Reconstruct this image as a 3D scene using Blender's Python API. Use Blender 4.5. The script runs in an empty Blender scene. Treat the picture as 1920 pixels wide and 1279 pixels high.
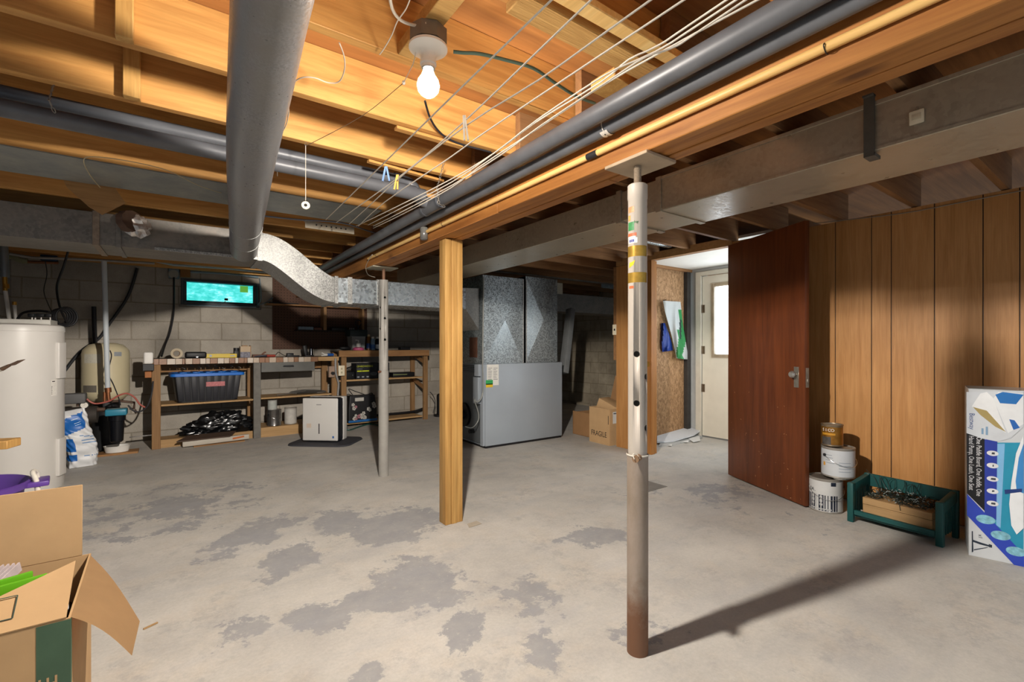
import bpy, bmesh, math, random
from mathutils import Vector, Matrix
random.seed(7)
SC = bpy.context.scene
COL = SC.collection
PI = math.pi

# ------------------------------------------------------------------ camera frame (used to measure positions in the room)
FPX, VH, YAW, EYE = 875.4, 649.0, math.radians(35.478), 1.15
SY, CY = math.sin(YAW), math.cos(YAW)
def ray(u, v):
    a = (u - 960) / FPX; b = (VH - v) / FPX
    return SY + a * CY, CY - a * SY, b
def OZ(u, v, z):
    r = ray(u, v); t = (z - EYE) / r[2]; return Vector((r[0] * t, r[1] * t, z))
def OX(u, v, x):
    r = ray(u, v); t = x / r[0]; return Vector((x, r[1] * t, EYE + r[2] * t))
def OY(u, v, y):
    r = ray(u, v); t = y / r[1]; return Vector((r[0] * t, y, EYE + r[2] * t))
def FL(u, v): return OZ(u, v, 0.0)
def DP(u, v, d):
    r = ray(u, v); return Vector((r[0] * d, r[1] * d, EYE + r[2] * d))

# ------------------------------------------------------------------ mesh builder
class MB:
    def __init__(s): s.bm = bmesh.new(); s.mi = 0
    def _setmi(s, faces):
        for f in faces: f.material_index = s.mi
    def box(s, x0, x1, y0, y1, z0, z1, bev=0, seg=2, M=None):
        if x0 > x1: x0, x1 = x1, x0
        if y0 > y1: y0, y1 = y1, y0
        if z0 > z1: z0, z1 = z1, z0
        b = bmesh.new()
        bmesh.ops.create_cube(b, size=1)
        bmesh.ops.scale(b, vec=(x1 - x0, y1 - y0, z1 - z0), verts=b.verts)
        bmesh.ops.translate(b, vec=((x0 + x1) / 2, (y0 + y1) / 2, (z0 + z1) / 2), verts=b.verts)
        if bev: bmesh.ops.bevel(b, geom=list(b.edges), offset=bev, segments=seg, affect='EDGES', profile=0.5)
        s.merge(b, M); return s
    def merge(s, b, M=None):
        if M is not None: bmesh.ops.transform(b, matrix=M, verts=b.verts)
        for f in b.faces: f.material_index = s.mi
        me = bpy.data.meshes.new('tmp'); b.to_mesh(me); b.free()
        s.bm.from_mesh(me); bpy.data.meshes.remove(me)
    def bar(s, p, q, w, h, up=(0, 0, 1), bev=0):
        """box beam from p to q: w across, h along up"""
        p, q = Vector(p), Vector(q); d = q - p; L = d.length; d.normalize()
        u = Vector(up); sd = d.cross(u)
        if sd.length < 1e-4: u = Vector((1, 0, 0)); sd = d.cross(u)
        sd.normalize(); u = sd.cross(d)
        M = Matrix((d, sd, u)).transposed().to_4x4(); M.translation = (p + q) / 2
        return s.box(-L / 2, L / 2, -w / 2, w / 2, -h / 2, h / 2, bev, 2, M)
    def cyl(s, p, q, r, r2=None, n=24, caps=True):
        p, q = Vector(p), Vector(q); d = q - p; L = d.length
        if L < 1e-7: return s
        b = bmesh.new()
        bmesh.ops.create_cone(b, cap_ends=caps, segments=n, radius1=r, radius2=r if r2 is None else r2, depth=L)
        M = Vector((0, 0, 1)).rotation_difference(d).to_matrix().to_4x4(); M.translation = (p + q) / 2
        s.merge(b, M); return s
    def sph(s, c, r, sc=(1, 1, 1), n=16, M=None):
        b = bmesh.new(); bmesh.ops.create_uvsphere(b, u_segments=n, v_segments=max(6, n // 2), radius=r)
        T = Matrix.Translation(c) @ (M.to_4x4() if M else Matrix()) @ Matrix.Diagonal((*sc, 1)); s.merge(b, T); return s
    def tube(s, pts, r, n=8, smooth=0, caps=True, closed=False):
        pts = [Vector(p) for p in pts]
        rs = list(r) if isinstance(r, (list, tuple)) else [r] * len(pts)
        if smooth and len(pts) > 2:
            P, R = [], []
            for i in range(len(pts) - 1):
                p0 = pts[i - 1] if i > 0 else pts[i]; p1, p2 = pts[i], pts[i + 1]; p3 = pts[i + 2] if i + 2 < len(pts) else p2
                for k in range(smooth):
                    t = k / smooth
                    P.append(0.5 * (2 * p1 + (p2 - p0) * t + (2 * p0 - 5 * p1 + 4 * p2 - p3) * t * t + (3 * p1 - p0 - 3 * p2 + p3) * t ** 3))
                    R.append(rs[i] * (1 - t) + rs[i + 1] * t)
            P.append(pts[-1]); R.append(rs[-1]); pts, rs = P, R
        bm = s.bm; rings = []; nrm = None
        N = len(pts)
        for i, p in enumerate(pts):
            if closed: t = pts[(i + 1) % N] - pts[i - 1]
            else: t = (pts[min(i + 1, N - 1)] - pts[max(i - 1, 0)])
            if t.length < 1e-9: t = Vector((0, 0, 1))
            t.normalize()
            if nrm is None:
                nrm = t.orthogonal().normalized()
            else:
                nrm = nrm - t * nrm.dot(t)
                nrm = nrm.normalized() if nrm.length > 1e-6 else t.orthogonal().normalized()
            bn = t.cross(nrm)
            rings.append([bm.verts.new(p + (nrm * math.cos(2 * PI * k / n) + bn * math.sin(2 * PI * k / n)) * rs[i]) for k in range(n)])
        M = N if closed else N - 1
        for i in range(M):
            a, b = rings[i], rings[(i + 1) % N]
            for k in range(n):
                f = bm.faces.new((a[k], a[(k + 1) % n], b[(k + 1) % n], b[k])); f.material_index = s.mi
        if caps and not closed:
            f = bm.faces.new(rings[0][::-1]); f.material_index = s.mi
            f = bm.faces.new(rings[-1]); f.material_index = s.mi
        return s
    def lathe(s, prof, c=(0, 0, 0), n=32, sc=(1, 1), M=None, caps=True):
        b = bmesh.new(); c = Vector(c); rings = []
        for r, z in prof:
            rings.append([b.verts.new((c.x + r * math.cos(2 * PI * k / n) * sc[0], c.y + r * math.sin(2 * PI * k / n) * sc[1], c.z + z)) for k in range(n)])
        for i in range(len(rings) - 1):
            for k in range(n):
                b.faces.new((rings[i][k], rings[i][(k + 1) % n], rings[i + 1][(k + 1) % n], rings[i + 1][k]))
        if caps and prof[0][0] > 1e-6: b.faces.new(rings[0][::-1])
        if caps and prof[-1][0] > 1e-6: b.faces.new(rings[-1])
        bmesh.ops.remove_doubles(b, verts=b.verts, dist=1e-6)
        s.merge(b, M); return s
    def poly(s, pts, th=0, n=None):
        """flat polygon, thickened by th along its normal (or n)"""
        pts = [Vector(p) for p in pts]; bm = s.bm
        vs = [bm.verts.new(p) for p in pts]; f = bm.faces.new(vs); f.material_index = s.mi
        if th:
            f.normal_update(); nn = (Vector(n).normalized() if n else f.normal.copy()) * th
            ws = [bm.verts.new(p + nn) for p in pts]
            g = bm.faces.new(ws[::-1]); g.material_index = s.mi
            k = len(vs); hs = [f, g]
            for i in range(k):
                h = bm.faces.new((vs[i], ws[i], ws[(i + 1) % k], vs[(i + 1) % k])); h.material_index = s.mi; hs.append(h)
            bmesh.ops.recalc_face_normals(bm, faces=hs)
        return s
    def grid(s, fn, nu, nv, th=0):
        bm = s.bm; V = [[bm.verts.new(fn(i / nu, j / nv)) for j in range(nv + 1)] for i in range(nu + 1)]
        for i in range(nu):
            for j in range(nv):
                f = bm.faces.new((V[i][j], V[i + 1][j], V[i + 1][j + 1], V[i][j + 1])); f.material_index = s.mi
        return s

def link(o, parent=None):
    COL.objects.link(o)
    if parent is not None: o.parent = parent
    return o
def origin_of(p):
    t = Vector((0, 0, 0))
    while p is not None: t += p.location; p = p.parent
    return t
def tag(o, label=None, cat=None, group=None, kind=None):
    if label: o['label'] = label
    if cat: o['category'] = cat
    if group: o['group'] = group
    if kind: o['kind'] = kind
    return o
def finish(name, mb, mats, loc, smooth=40):
    bm = mb.bm
    if loc is not None and loc.length > 0: bmesh.ops.translate(bm, vec=-loc, verts=bm.verts)
    me = bpy.data.meshes.new(name); bm.to_mesh(me); bm.free()
    for m in (mats if isinstance(mats, (list, tuple)) else [mats]): me.materials.append(m)
    if smooth:
        for p in me.polygons: p.use_smooth = True
        me.set_sharp_from_angle(angle=math.radians(smooth))
    return me
def part(name, mb, mat, parent, label=None, kind=None, local=False, smooth=40):
    """child mesh; vertices given in room coordinates unless local"""
    loc = Vector((0, 0, 0)) if local else origin_of(parent)
    o = bpy.data.objects.new(name, finish(name, mb, mat, loc, smooth)); link(o, parent)
    return tag(o, label, None, None, kind)
def solo(name, mb, mat, label=None, cat=None, group=None, kind=None, loc=None, smooth=40):
    if loc is None:
        vs = mb.bm.verts; n = max(1, len(vs))
        lo = Vector((min(v.co.x for v in vs), min(v.co.y for v in vs), min(v.co.z for v in vs)))
        hi = Vector((max(v.co.x for v in vs), max(v.co.y for v in vs), max(v.co.z for v in vs)))
        loc = Vector(((lo.x + hi.x) / 2, (lo.y + hi.y) / 2, lo.z))
    loc = Vector(loc)
    o = bpy.data.objects.new(name, finish(name, mb, mat, loc, smooth)); o.location = loc; link(o)
    return tag(o, label, cat, group, kind)
def thing(name, label, cat, loc=(0, 0, 0), rz=0, group=None, kind=None):
    o = bpy.data.objects.new(name, None); o.location = loc; o.rotation_euler = (0, 0, rz); o.empty_display_size = 0.05
    link(o); return tag(o, label, cat, group, kind)
def copy_tree(o, parent=None):
    c = o.copy(); COL.objects.link(c); c.parent = parent
    for ch in list(o.children): copy_tree(ch, c)
    return c
def text_mesh(s, size, ext=0.0004):
    cu = bpy.data.curves.new('t', 'FONT'); cu.body = s; cu.size = size; cu.extrude = ext; cu.align_x = 'CENTER'; cu.align_y = 'CENTER'; cu.resolution_u = 3
    o = bpy.data.objects.new('t', cu); COL.objects.link(o)
    dg = bpy.context.evaluated_depsgraph_get(); me = bpy.data.meshes.new_from_object(o.evaluated_get(dg))
    bpy.data.objects.remove(o); bpy.data.curves.remove(cu); return me
def frame(o, ex, ey):
    ex = Vector(ex).normalized(); ey = Vector(ey); ey = (ey - ex * ey.dot(ex)).normalized(); ez = ex.cross(ey)
    M = Matrix((ex, ey, ez)).transposed().to_4x4(); M.translation = o; return M
def text(mb, s, M, size, sx=1.0):
    me = text_mesh(s, size); me.transform(M @ Matrix.Diagonal((sx, 1, 1, 1)))
    n0 = len(mb.bm.faces); mb.bm.from_mesh(me); bpy.data.meshes.remove(me)
    mb.bm.faces.ensure_lookup_table()
    for f in list(mb.bm.faces)[n0:]: f.material_index = mb.mi
    return mb
def boolean_cut(o, cutter_mb):
    c = bpy.data.objects.new('cut', finish('cut', cutter_mb, [], None)); COL.objects.link(c)
    c.matrix_world = o.matrix_world if o.parent is None else Matrix.Translation(origin_of(o.parent) * 0)
    m = o.modifiers.new('b', 'BOOLEAN'); m.object = c; m.operation = 'DIFFERENCE'; m.solver = 'EXACT'
    bpy.context.view_layer.update()
    dg = bpy.context.evaluated_depsgraph_get(); me = bpy.data.meshes.new_from_object(o.evaluated_get(dg))
    o.modifiers.clear(); o.data = me; bpy.data.objects.remove(c)

# ------------------------------------------------------------------ materials
def C(h):
    h = h.lstrip('#'); v = [int(h[i:i + 2], 16) / 255 for i in (0, 2, 4)]
    return tuple(((x / 12.92) if x <= 0.04045 else ((x + 0.055) / 1.055) ** 2.4) for x in v) + (1,)
class NT:
    def __init__(s, name):
        s.m = bpy.data.materials.new(name); s.m.use_nodes = True; s.t = s.m.node_tree; s.t.nodes.clear()
        s.out = s.n('ShaderNodeOutputMaterial'); s.b = s.n('ShaderNodeBsdfPrincipled'); s.l(s.b, 0, s.out, 0)
        s.co = s.n('ShaderNodeTexCoord')
    def n(s, t, **k):
        x = s.t.nodes.new(t)
        for a, b in k.items(): setattr(x, a, b)
        return x
    def l(s, a, i, b, j): s.t.links.new(a.outputs[i], b.inputs[j])
    def set(s, n, i, v): n.inputs[i].default_value = v
    def mapping(s, scale=(1, 1, 1), rot=(0, 0, 0), src=None, loc=(0, 0, 0)):
        m = s.n('ShaderNodeMapping'); s.set(m, 'Scale', scale); s.set(m, 'Rotation', rot); s.set(m, 'Location', loc)
        if src is None: s.l(s.co, 'Object', m, 'Vector')
        else: s.l(src, 0, m, 'Vector')
        return m
    def noise(s, scale, detail=4, rough=.55, vec=None, dist=0):
        x = s.n('ShaderNodeTexNoise'); s.set(x, 'Scale', scale); s.set(x, 'Detail', detail); s.set(x, 'Roughness', rough); s.set(x, 'Distortion', dist)
        if vec is None: s.l(s.co, 'Object', x, 'Vector')
        else: s.l(vec, 0, x, 'Vector')
        return x
    def ramp(s, src, stops, si=0, interp='LINEAR'):
        r = s.n('ShaderNodeValToRGB'); e = r.color_ramp.elements; r.color_ramp.interpolation = interp
        while len(e) < len(stops): e.new(0.5)
        for x, (p, c) in zip(e, stops): x.position = p; x.color = c if len(c) == 4 else (*c, 1)
        s.l(src, si, r, 0); return r
    def mix(s, f, a, b, bt='MIX'):
        m = s.n('ShaderNodeMix', data_type='RGBA', blend_type=bt)
        for i, v in ((0, f), (6, a), (7, b)):
            if isinstance(v, tuple) or isinstance(v, (int, float)): m.inputs[i].default_value = v
            elif isinstance(v, list): s.l(v[0], v[1], m, i)
            else: s.l(v, 0, m, i)
        return m
    def math(s, op, a, b=0.0, clamp=False):
        m = s.n('ShaderNodeMath', operation=op); m.use_clamp = clamp
        for i, v in ((0, a), (1, b)):
            if isinstance(v, (int, float)): m.inputs[i].default_value = v
            elif isinstance(v, list): s.l(v[0], v[1], m, i)
            else: s.l(v, 0, m, i)
        return m
    def bump(s, src, st=.3, dist=.01, si=0, prev=None):
        b = s.n('ShaderNodeBump'); s.set(b, 'Strength', st); s.set(b, 'Distance', dist); s.l(src, si, b, 'Height')
        if prev: s.l(prev, 0, b, 'Normal')
        s.l(b, 0, s.b, 'Normal'); return b
    def color(s, src, si=None): s.l(src, si if si is not None else (2 if src.bl_idname == 'ShaderNodeMix' else 0), s.b, 'Base Color')
    def pr(s, rough=.6, metal=0, spec=.4):
        s.set(s.b, 'Roughness', rough); s.set(s.b, 'Metallic', metal); s.set(s.b, 'Specular IOR Level', spec); return s
def k(c, f): return tuple(min(1, x * f) for x in c[:3]) + (1,)
_cache = {}
def MAT(col, rough=.55, metal=0, var=.12, ns=14, bump=.0, spec=.4, alpha=1, trans=0):
    key = (col, rough, metal, var, ns, bump, spec, alpha, trans)
    if key in _cache: return _cache[key]
    N = NT('m_' + col); c = C(col); N.pr(rough, metal, spec)
    if var:
        x = N.noise(ns, 5, .6); N.color(N.ramp(x, [(.25, k(c, 1 - var)), (.75, k(c, 1 + var))]))
        if bump: N.bump(x, bump, .004)
    else: N.set(N.b, 'Base Color', c)
    if trans: N.set(N.b, 'Transmission Weight', trans)
    if alpha < 1: N.set(N.b, 'Alpha', alpha)
    _cache[key] = N.m; return N.m
def WOOD(name, c1, c2, axis=0, sc=1.0, rough=.65, dark=None, knots=True, bump=.15):
    N = NT(name); s = [9 * sc] * 3; s[axis] = .7 * sc
    m = N.mapping(s); a = N.noise(2.2, 6, .65, m, .6)
    s2 = [60 * sc] * 3; s2[axis] = 1.6 * sc; b = N.noise(1.6, 4, .6, N.mapping(s2))
    col = N.ramp(a, [(.3, C(c1)), (.7, C(c2))])
    fine = N.ramp(b, [(.35, (.86, .84, .80)), (.62, (1.05, 1.04, 1.02))])
    x = N.mix(.75, col, fine, 'MULTIPLY'); last = x
    if knots:
        s3 = [5 * sc] * 3; s3[axis] = 2.2 * sc
        v = N.n('ShaderNodeTexVoronoi'); N.set(v, 'Scale', .9); N.l(N.mapping(s3, loc=(3.1, 1.7, .3)), 0, v, 'Vector')
        kn = N.ramp(v, [(.04, (.8, .8, .8)), (.12, (0, 0, 0))])
        last = N.mix([kn, 0], [x, 2], C(dark or '6a3f1c'))
    big = N.noise(.9, 3, .5); last = N.mix(.55, [last, 2], N.ramp(big, [(.3, (.66, .60, .52)), (.7, (1.12, 1.1, 1.08))]), 'MULTIPLY')
    N.color(last); N.pr(rough, 0, .35); N.bump(b, bump, .003); return N.m
def GALV(name, c, rough=.42, metal=.75, spangle=.25, sc=60, dust=None):
    N = NT(name); c = C(c)
    v = N.n('ShaderNodeTexVoronoi'); N.set(v, 'Scale', sc); N.l(N.co, 'Object', v, 'Vector')
    bw = N.n('ShaderNodeRGBToBW'); N.l(v, 'Color', bw, 0)
    col = N.ramp(bw, [(.2, k(c, 1 - spangle)), (.8, k(c, 1 + spangle))])
    n = N.noise(2.5, 6, .65); mx = N.mix(.8, col, N.ramp(n, [(.3, (.72, .70, .68)), (.7, (1.1, 1.08, 1.06))]), 'MULTIPLY'); last = [mx, 2]
    if dust:
        n2 = N.noise(5, 8, .7); f = N.ramp(n2, [(.42, (0, 0, 0)), (.68, (1, 1, 1))]); mx = N.mix([f, 0], last, C(dust)); last = [mx, 2]
    N.color(mx); N.pr(rough, metal, .5)
    r = N.ramp(bw, [(0, (rough - .1,) * 3), (1, (rough + .12,) * 3)]); N.l(r, 0, N.b, 'Roughness')
    N.bump(n, .12, .01); return N.m
def EMIT(name, col, st):
    N = NT(name); N.set(N.b, 'Base Color', (0, 0, 0, 1)); N.set(N.b, 'Emission Color', C(col)); N.set(N.b, 'Emission Strength', st); return N
# ------------------------------------------------------------------ shared materials
M_JOIST = WOOD('m_joist_pine', 'b07c42', 'd9a862', 0, 1.0, .6, '7a4a20')
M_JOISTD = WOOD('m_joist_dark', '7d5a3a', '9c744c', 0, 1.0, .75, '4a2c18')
M_SUB = WOOD('m_subfloor', '96663a', 'b98148', 0, .7, .7, '5a3a20', False)
M_BEAM = WOOD('m_beam', '8c5728', 'c08646', 1, .8, .6, '55301a')
M_POSTW = WOOD('m_post_pine', 'b08448', 'd4ab68', 2, 1.1, .55, '8a5a26')
M_POLE = WOOD('m_pole', 'd9ab62', 'efcf8e', 1, .8, .45, '9a6a30', False)
M_BENCH = WOOD('m_bench_wood', '86623f', 'a47d52', 0, 1.2, .7, '4f3320')
M_BENCHV = WOOD('m_bench_post', '7f6040', '9c7a52', 2, 1.2, .7, '4f3320')
M_SHELF = WOOD('m_shelf_wood', 'a3845a', 'bd9c70', 0, 1.2, .7, '6a4a2a', False)
M_PLY = WOOD('m_plywood', '9a7348', 'b58a58', 0, 1.5, .7, '6a4526', False)
M_DOORW = WOOD('m_door_mahogany', '5c2f18', '7a4222', 2, .9, .38, '4a1f0c', False, .05)
M_PANEL = WOOD('m_wall_panel', 'ad7a44', 'c4925a', 2, 1.3, .5, '7a4e22', False, .04)
M_JAMB = WOOD('m_jamb', '8f5f30', 'a8743c', 2, 1.2, .6, '5a381c')
M_ROUGH = WOOD('m_rough_sawn', 'b48a4e', 'd4ab6a', 0, 2.2, .9, '7a5a30', False, .6)
M_GALV = GALV('m_galvanised', 'b9c4ca', .30, .75, .10, 55)
M_GALVB = GALV('m_galvanised_bright', 'a4a6a4', .45, .30, .36, 130)
M_GALVD = GALV('m_galvanised_dusty', '7d7a74', .5, .30, .18, 60, '8a8278')
M_GALVW = GALV('m_galvanised_warm', 'b0a793', .36, .4, .10, 70, 'a99f8b')
M_PLEN = GALV('m_plenum', '98a2a6', .36, .5, .42, 85)
M_ROUND = GALV('m_round_duct', '8f9194', .36, .35, .16, 220, '85837f')
M_PAN = GALV('m_pan_sheet', '858a88', .5, .2, .12, 40, '95948a')
M_ABS = MAT('54565a', .42, 0, .22, 9, .05, .5)
M_STEEL = MAT('aaa49c', .55, .0, .08, 9, .05)
M_RUST = MAT('7d6a58', .75, .1, .22, 12, .15)
M_BLACK = MAT('141416', .5, 0, .2, 20)
M_DARKM = MAT('2b2c2e', .5, .3, .2, 20)
M_WHITE = MAT('dcdad4', .5, 0, .05, 8)
M_IVORY = MAT('e2d8bd', .45, 0, .05, 8)
M_ROPE = MAT('d8d2c4', .9, 0, .1, 60)
M_BRASS = MAT('b98a3a', .35, .8, .15, 20)
M_COPPER = MAT('8a5a3c', .45, .7, .25, 20)
M_CARD = MAT('bc9a70', .85, 0, .07, 9, .05, .2)
M_CARDD = MAT('9a7550', .85, 0, .08, 9, .05, .2)
M_CARDE = MAT('8a6034', .9, 0, .1, 40)
M_PRINT = MAT('16171a', .7, 0, .1, 20)
M_GREYW = MAT('b0b2b0', .5, 0, .08, 8)
M_CHROME = MAT('c8c8c6', .2, .95, .03, 8)

# ------------------------------------------------------------------ floor
def m_floor():
    N = NT('m_concrete_floor')
    base = N.ramp(N.noise(1.9, 12, .68), [(.28, C('a5a19b')), (.48, C('b6b2aa')), (.72, C('c6c1b8'))])
    warm = N.ramp(N.noise(3.2, 7, .7), [(.5, (0, 0, 0)), (.85, (1, 1, 1))])
    c1 = N.mix([N.math('MULTIPLY', warm, .35), 0], base, C('bfa988'))
    fine = N.ramp(N.noise(70, 6, .75), [(.3, (.86, .86, .86)), (.7, (1.08, 1.08, 1.08))])
    c2 = N.mix(.8, [c1, 2], fine, 'MULTIPLY')
    # worn grey paint: countable patches that lie on the slab
    nz = N.noise(8, 14, .82); nb = N.noise(2.6, 5, .65)
    acc = None
    def patch(u, v, ru, v0, v1, amp=1.0):
        nonlocal acc
        p = FL(u, v); d0 = EYE * FPX / (v0 - VH); d1 = EYE * FPX / (v1 - VH); d = EYE * FPX / (v - VH)
        m = N.n('ShaderNodeMapping', vector_type='TEXTURE'); N.set(m, 'Location', (p.x, p.y, 0)); N.set(m, 'Rotation', (0, 0, -YAW))
        N.set(m, 'Scale', (ru * d / FPX, abs(d0 - d1) / 2, 1)); N.l(N.co, 'Object', m, 'Vector')
        ln = N.n('ShaderNodeVectorMath', operation='LENGTH'); N.l(m, 0, ln, 0)
        x = N.math('SUBTRACT', 1.0, [ln, 1]); x = N.math('MULTIPLY', x, amp); x = N.math('MAXIMUM', x, -1.5)
        acc = x if acc is None else N.math('MAXIMUM', acc, x)
    for a in ((790, 1090, 120, 1035, 1150), (700, 1125, 90, 1090, 1165), (610, 1155, 75, 1120, 1190), (870, 1185, 48, 1140, 1245), (735, 985, 110, 955, 1042),
              (560, 1040, 80, 990, 1100), (480, 1000, 90, 960, 1040, .7), (640, 980, 70, 940, 1020, .8), (690, 1262, 34, 1240, 1300), (1015, 1222, 60, 1175, 1300, .8), (890, 1272, 45, 1245, 1310),
              (320, 950, 170, 900, 1005, .6), (1120, 1010, 60, 985, 1030, .5), (1340, 930, 90, 905, 960, .35), (420, 1200, 70, 1160, 1250, .4),
              (1230, 1180, 50, 1130, 1220, .3), (1000, 1110, 50, 1070, 1140, .4), (1220, 910, 40, 900, 922, .7)):
        patch(*a)
    mm = N.math('ADD', acc, N.math('MULTIPLY', N.math('SUBTRACT', nz, .5), 2.4))
    mm = N.math('ADD', mm, N.math('MULTIPLY', N.math('SUBTRACT', nb, .5), 2.6))
    mask = N.ramp(mm, [(.20, (0, 0, 0)), (.30, (1, 1, 1))])
    grey = N.ramp(N.noise(9, 6, .7), [(.3, C('848589')), (.7, C('989795'))])
    c3 = N.mix([N.math('MULTIPLY', mask, .85), 0], [c2, 2], grey)
    hole = N.ramp(N.noise(26, 8, .8), [(.36, (1, 1, 1)), (.43, (0, 0, 0))])
    c3 = N.mix([N.math('MULTIPLY', hole, .55), 0], [c3, 2], C('b4afa6'))
    mot = N.ramp(N.noise(3.3, 14, .74), [(.50, (0, 0, 0)), (.60, (1, 1, 1))]); spk = N.ramp(N.noise(17, 10, .8), [(.46, (0, 0, 0)), (.54, (1, 1, 1))])
    c3 = N.mix([N.math('MULTIPLY', N.math('MULTIPLY', mot, spk), .42), 0], [c3, 2], C('8f8d8b'))
    # faint trowel streaks of thin grey
    st = N.ramp(N.noise(2.0, 9, .7, N.mapping((.6, 2.2, 1), (0, 0, .3))), [(.5, (0, 0, 0)), (.72, (1, 1, 1))])
    c4 = N.mix([N.math('MULTIPLY', st, .42), 0], [c3, 2], C('9c9da0'))
    N.color(c4); N.pr(.72, 0, .3)
    N.bump(N.noise(30, 8, .7), .12, .01); return N.m
mb = MB(); mb.box(-3.4, 6.5, -.9, 7.3, -.12, 0)
solo('floor', mb, m_floor(), 'bare concrete basement floor with worn grey paint patches', None, None, 'structure', (0, 0, 0), 0)

# ------------------------------------------------------------------ block walls
def m_block(name, axis, c1, c2, mort, zoff, stain=None, bw=.46, rh=.2235):
    N = NT(name); sp = N.n('ShaderNodeSeparateXYZ'); N.l(N.co, 'Object', sp, 0); cb = N.n('ShaderNodeCombineXYZ')
    N.l(sp, axis, cb, 0); z = N.math('ADD', [sp, 2], zoff); N.l(z, 0, cb, 1)
    wob = N.noise(6, 4, .6); wv = N.n('ShaderNodeVectorMath', operation='SCALE'); N.l(wob, 1, wv, 0); N.set(wv, 'Scale', .016)
    ad = N.n('ShaderNodeVectorMath', operation='ADD'); N.l(cb, 0, ad, 0); N.l(wv, 0, ad, 1)
    b = N.n('ShaderNodeTexBrick'); N.l(ad, 0, b, 'Vector'); N.set(b, 'Scale', 1); N.set(b, 'Brick Width', bw); N.set(b, 'Row Height', rh); N.set(b, 'Mortar Size', .009); N.set(b, 'Mortar Smooth', .4)
    N.set(b, 'Color1', C(c1)); N.set(b, 'Color2', C(c2)); N.set(b, 'Mortar', C(mort)); b.offset = .5
    n = N.noise(3, 8, .7); x = N.mix(.85, [b, 0], N.ramp(n, [(.3, (.74, .73, .71)), (.7, (1.14, 1.13, 1.1))]), 'MULTIPLY')
    f = N.noise(90, 4, .7); x = N.mix(.6, [x, 2], N.ramp(f, [(.3, (.8, .8, .8)), (.7, (1.1, 1.1, 1.1))]), 'MULTIPLY')
    if stain:
        sn = N.ramp(N.noise(1.4, 7, .7, N.mapping((1, 1, .7))), [(.45, (0, 0, 0)), (.66, (1, 1, 1))]); x = N.mix([N.math('MULTIPLY', sn, .8), 0], [x, 2], C(stain))
    N.color(x); N.pr(.9, 0, .2)
    h = N.mix(.35, [b, 1], [f, 0]); N.bump(h, -.5, .012, 2); return N.m
YB = 7.2
MBLK = m_block('m_block_wall', 0, 'aca69c', '9b958b', '8b8478', -.12)
w0, w1 = OY(339, 545, YB), OY(486, 545, YB); wz1, wz0 = 2.0, OY(420, 574, YB).z
mb = MB()
for x0, x1, z0, z1 in ((-1.5, w0.x, 0, 2.3), (w1.x, 6.5, 0, 2.3), (w0.x, w1.x, 0, wz0), (w0.x, w1.x, wz1, 2.3)):
    mb.box(x0, x1, YB, YB + .2, z0, z1)
solo('wall_back', mb, MBLK, 'grey concrete block wall behind the workbench', None, None, 'structure', (0, 0, 0), 0)
mb = MB(); mb.box(-1.62, -1.47, 3.9, YB, 0, 2.3)
solo('wall_left', mb, m_block('m_block_left', 1, '9d9a96', '8c8986', '837d74', -.12), 'grey concrete block wall at the water heater corner', None, None, 'structure', (0, 0, 0), 0)
mb = MB(); mb.box(6.4, 6.55, 3.7, YB, 0, 2.3)
solo('wall_right', mb, m_block('m_stone_wall', 1, 'a89f8c', '9c9280', '8a806e', -.05, '62584a', .40, .2), 'rough stained masonry wall beside the furnace', None, None, 'structure', (0, 0, 0), 0)

# ------------------------------------------------------------------ ceiling, joists
ZJ, HJ = 2.10, .20
mb = MB(); mb.box(-3.4, 6.5, -.3, 7.3, ZJ + HJ + .001, ZJ + HJ + .03)
solo('ceiling', mb, M_SUB, 'orange brown subfloor boards seen between the floor joists', None, None, 'structure', (0, 0, 0), 0)
ORD = ['first', 'second', 'third', 'fourth', 'fifth', 'sixth', 'seventh', 'eighth', 'ninth', 'tenth', 'eleventh', 'twelfth', 'thirteenth', 'fourteenth']
rj = random.Random(3)
for i in range(-2, 14):
    yf = 1.495 + .43 * i
    mb = MB(); mb.box(-3.2 if yf < 4 else -1.46, 1.50, yf - .038, yf, ZJ, ZJ + HJ, .002, 1)
    if i < 0: lab = 'yellow pine floor joist %s' % ('next to the bare bulb, with the rough board on it' if i == -1 else 'nearest the viewer left of the beam')
    else: lab = 'yellow pine floor joist left of the main beam, %s one past the bulb' % ORD[i]
    o = solo('floor_joist', mb, M_JOIST, lab, 'joist', 'floor joists left of the beam', None, (rj.uniform(-1.2, 0), yf - .02, ZJ))
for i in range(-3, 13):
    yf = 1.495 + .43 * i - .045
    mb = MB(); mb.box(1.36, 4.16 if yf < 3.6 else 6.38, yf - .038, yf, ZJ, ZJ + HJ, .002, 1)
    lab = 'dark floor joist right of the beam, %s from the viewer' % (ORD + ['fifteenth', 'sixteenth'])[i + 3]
    solo('floor_joist', mb, M_JOISTD, lab, 'joist', 'floor joists right of the beam', None, (2 + rj.uniform(0, 1), yf - .02, ZJ))

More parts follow.
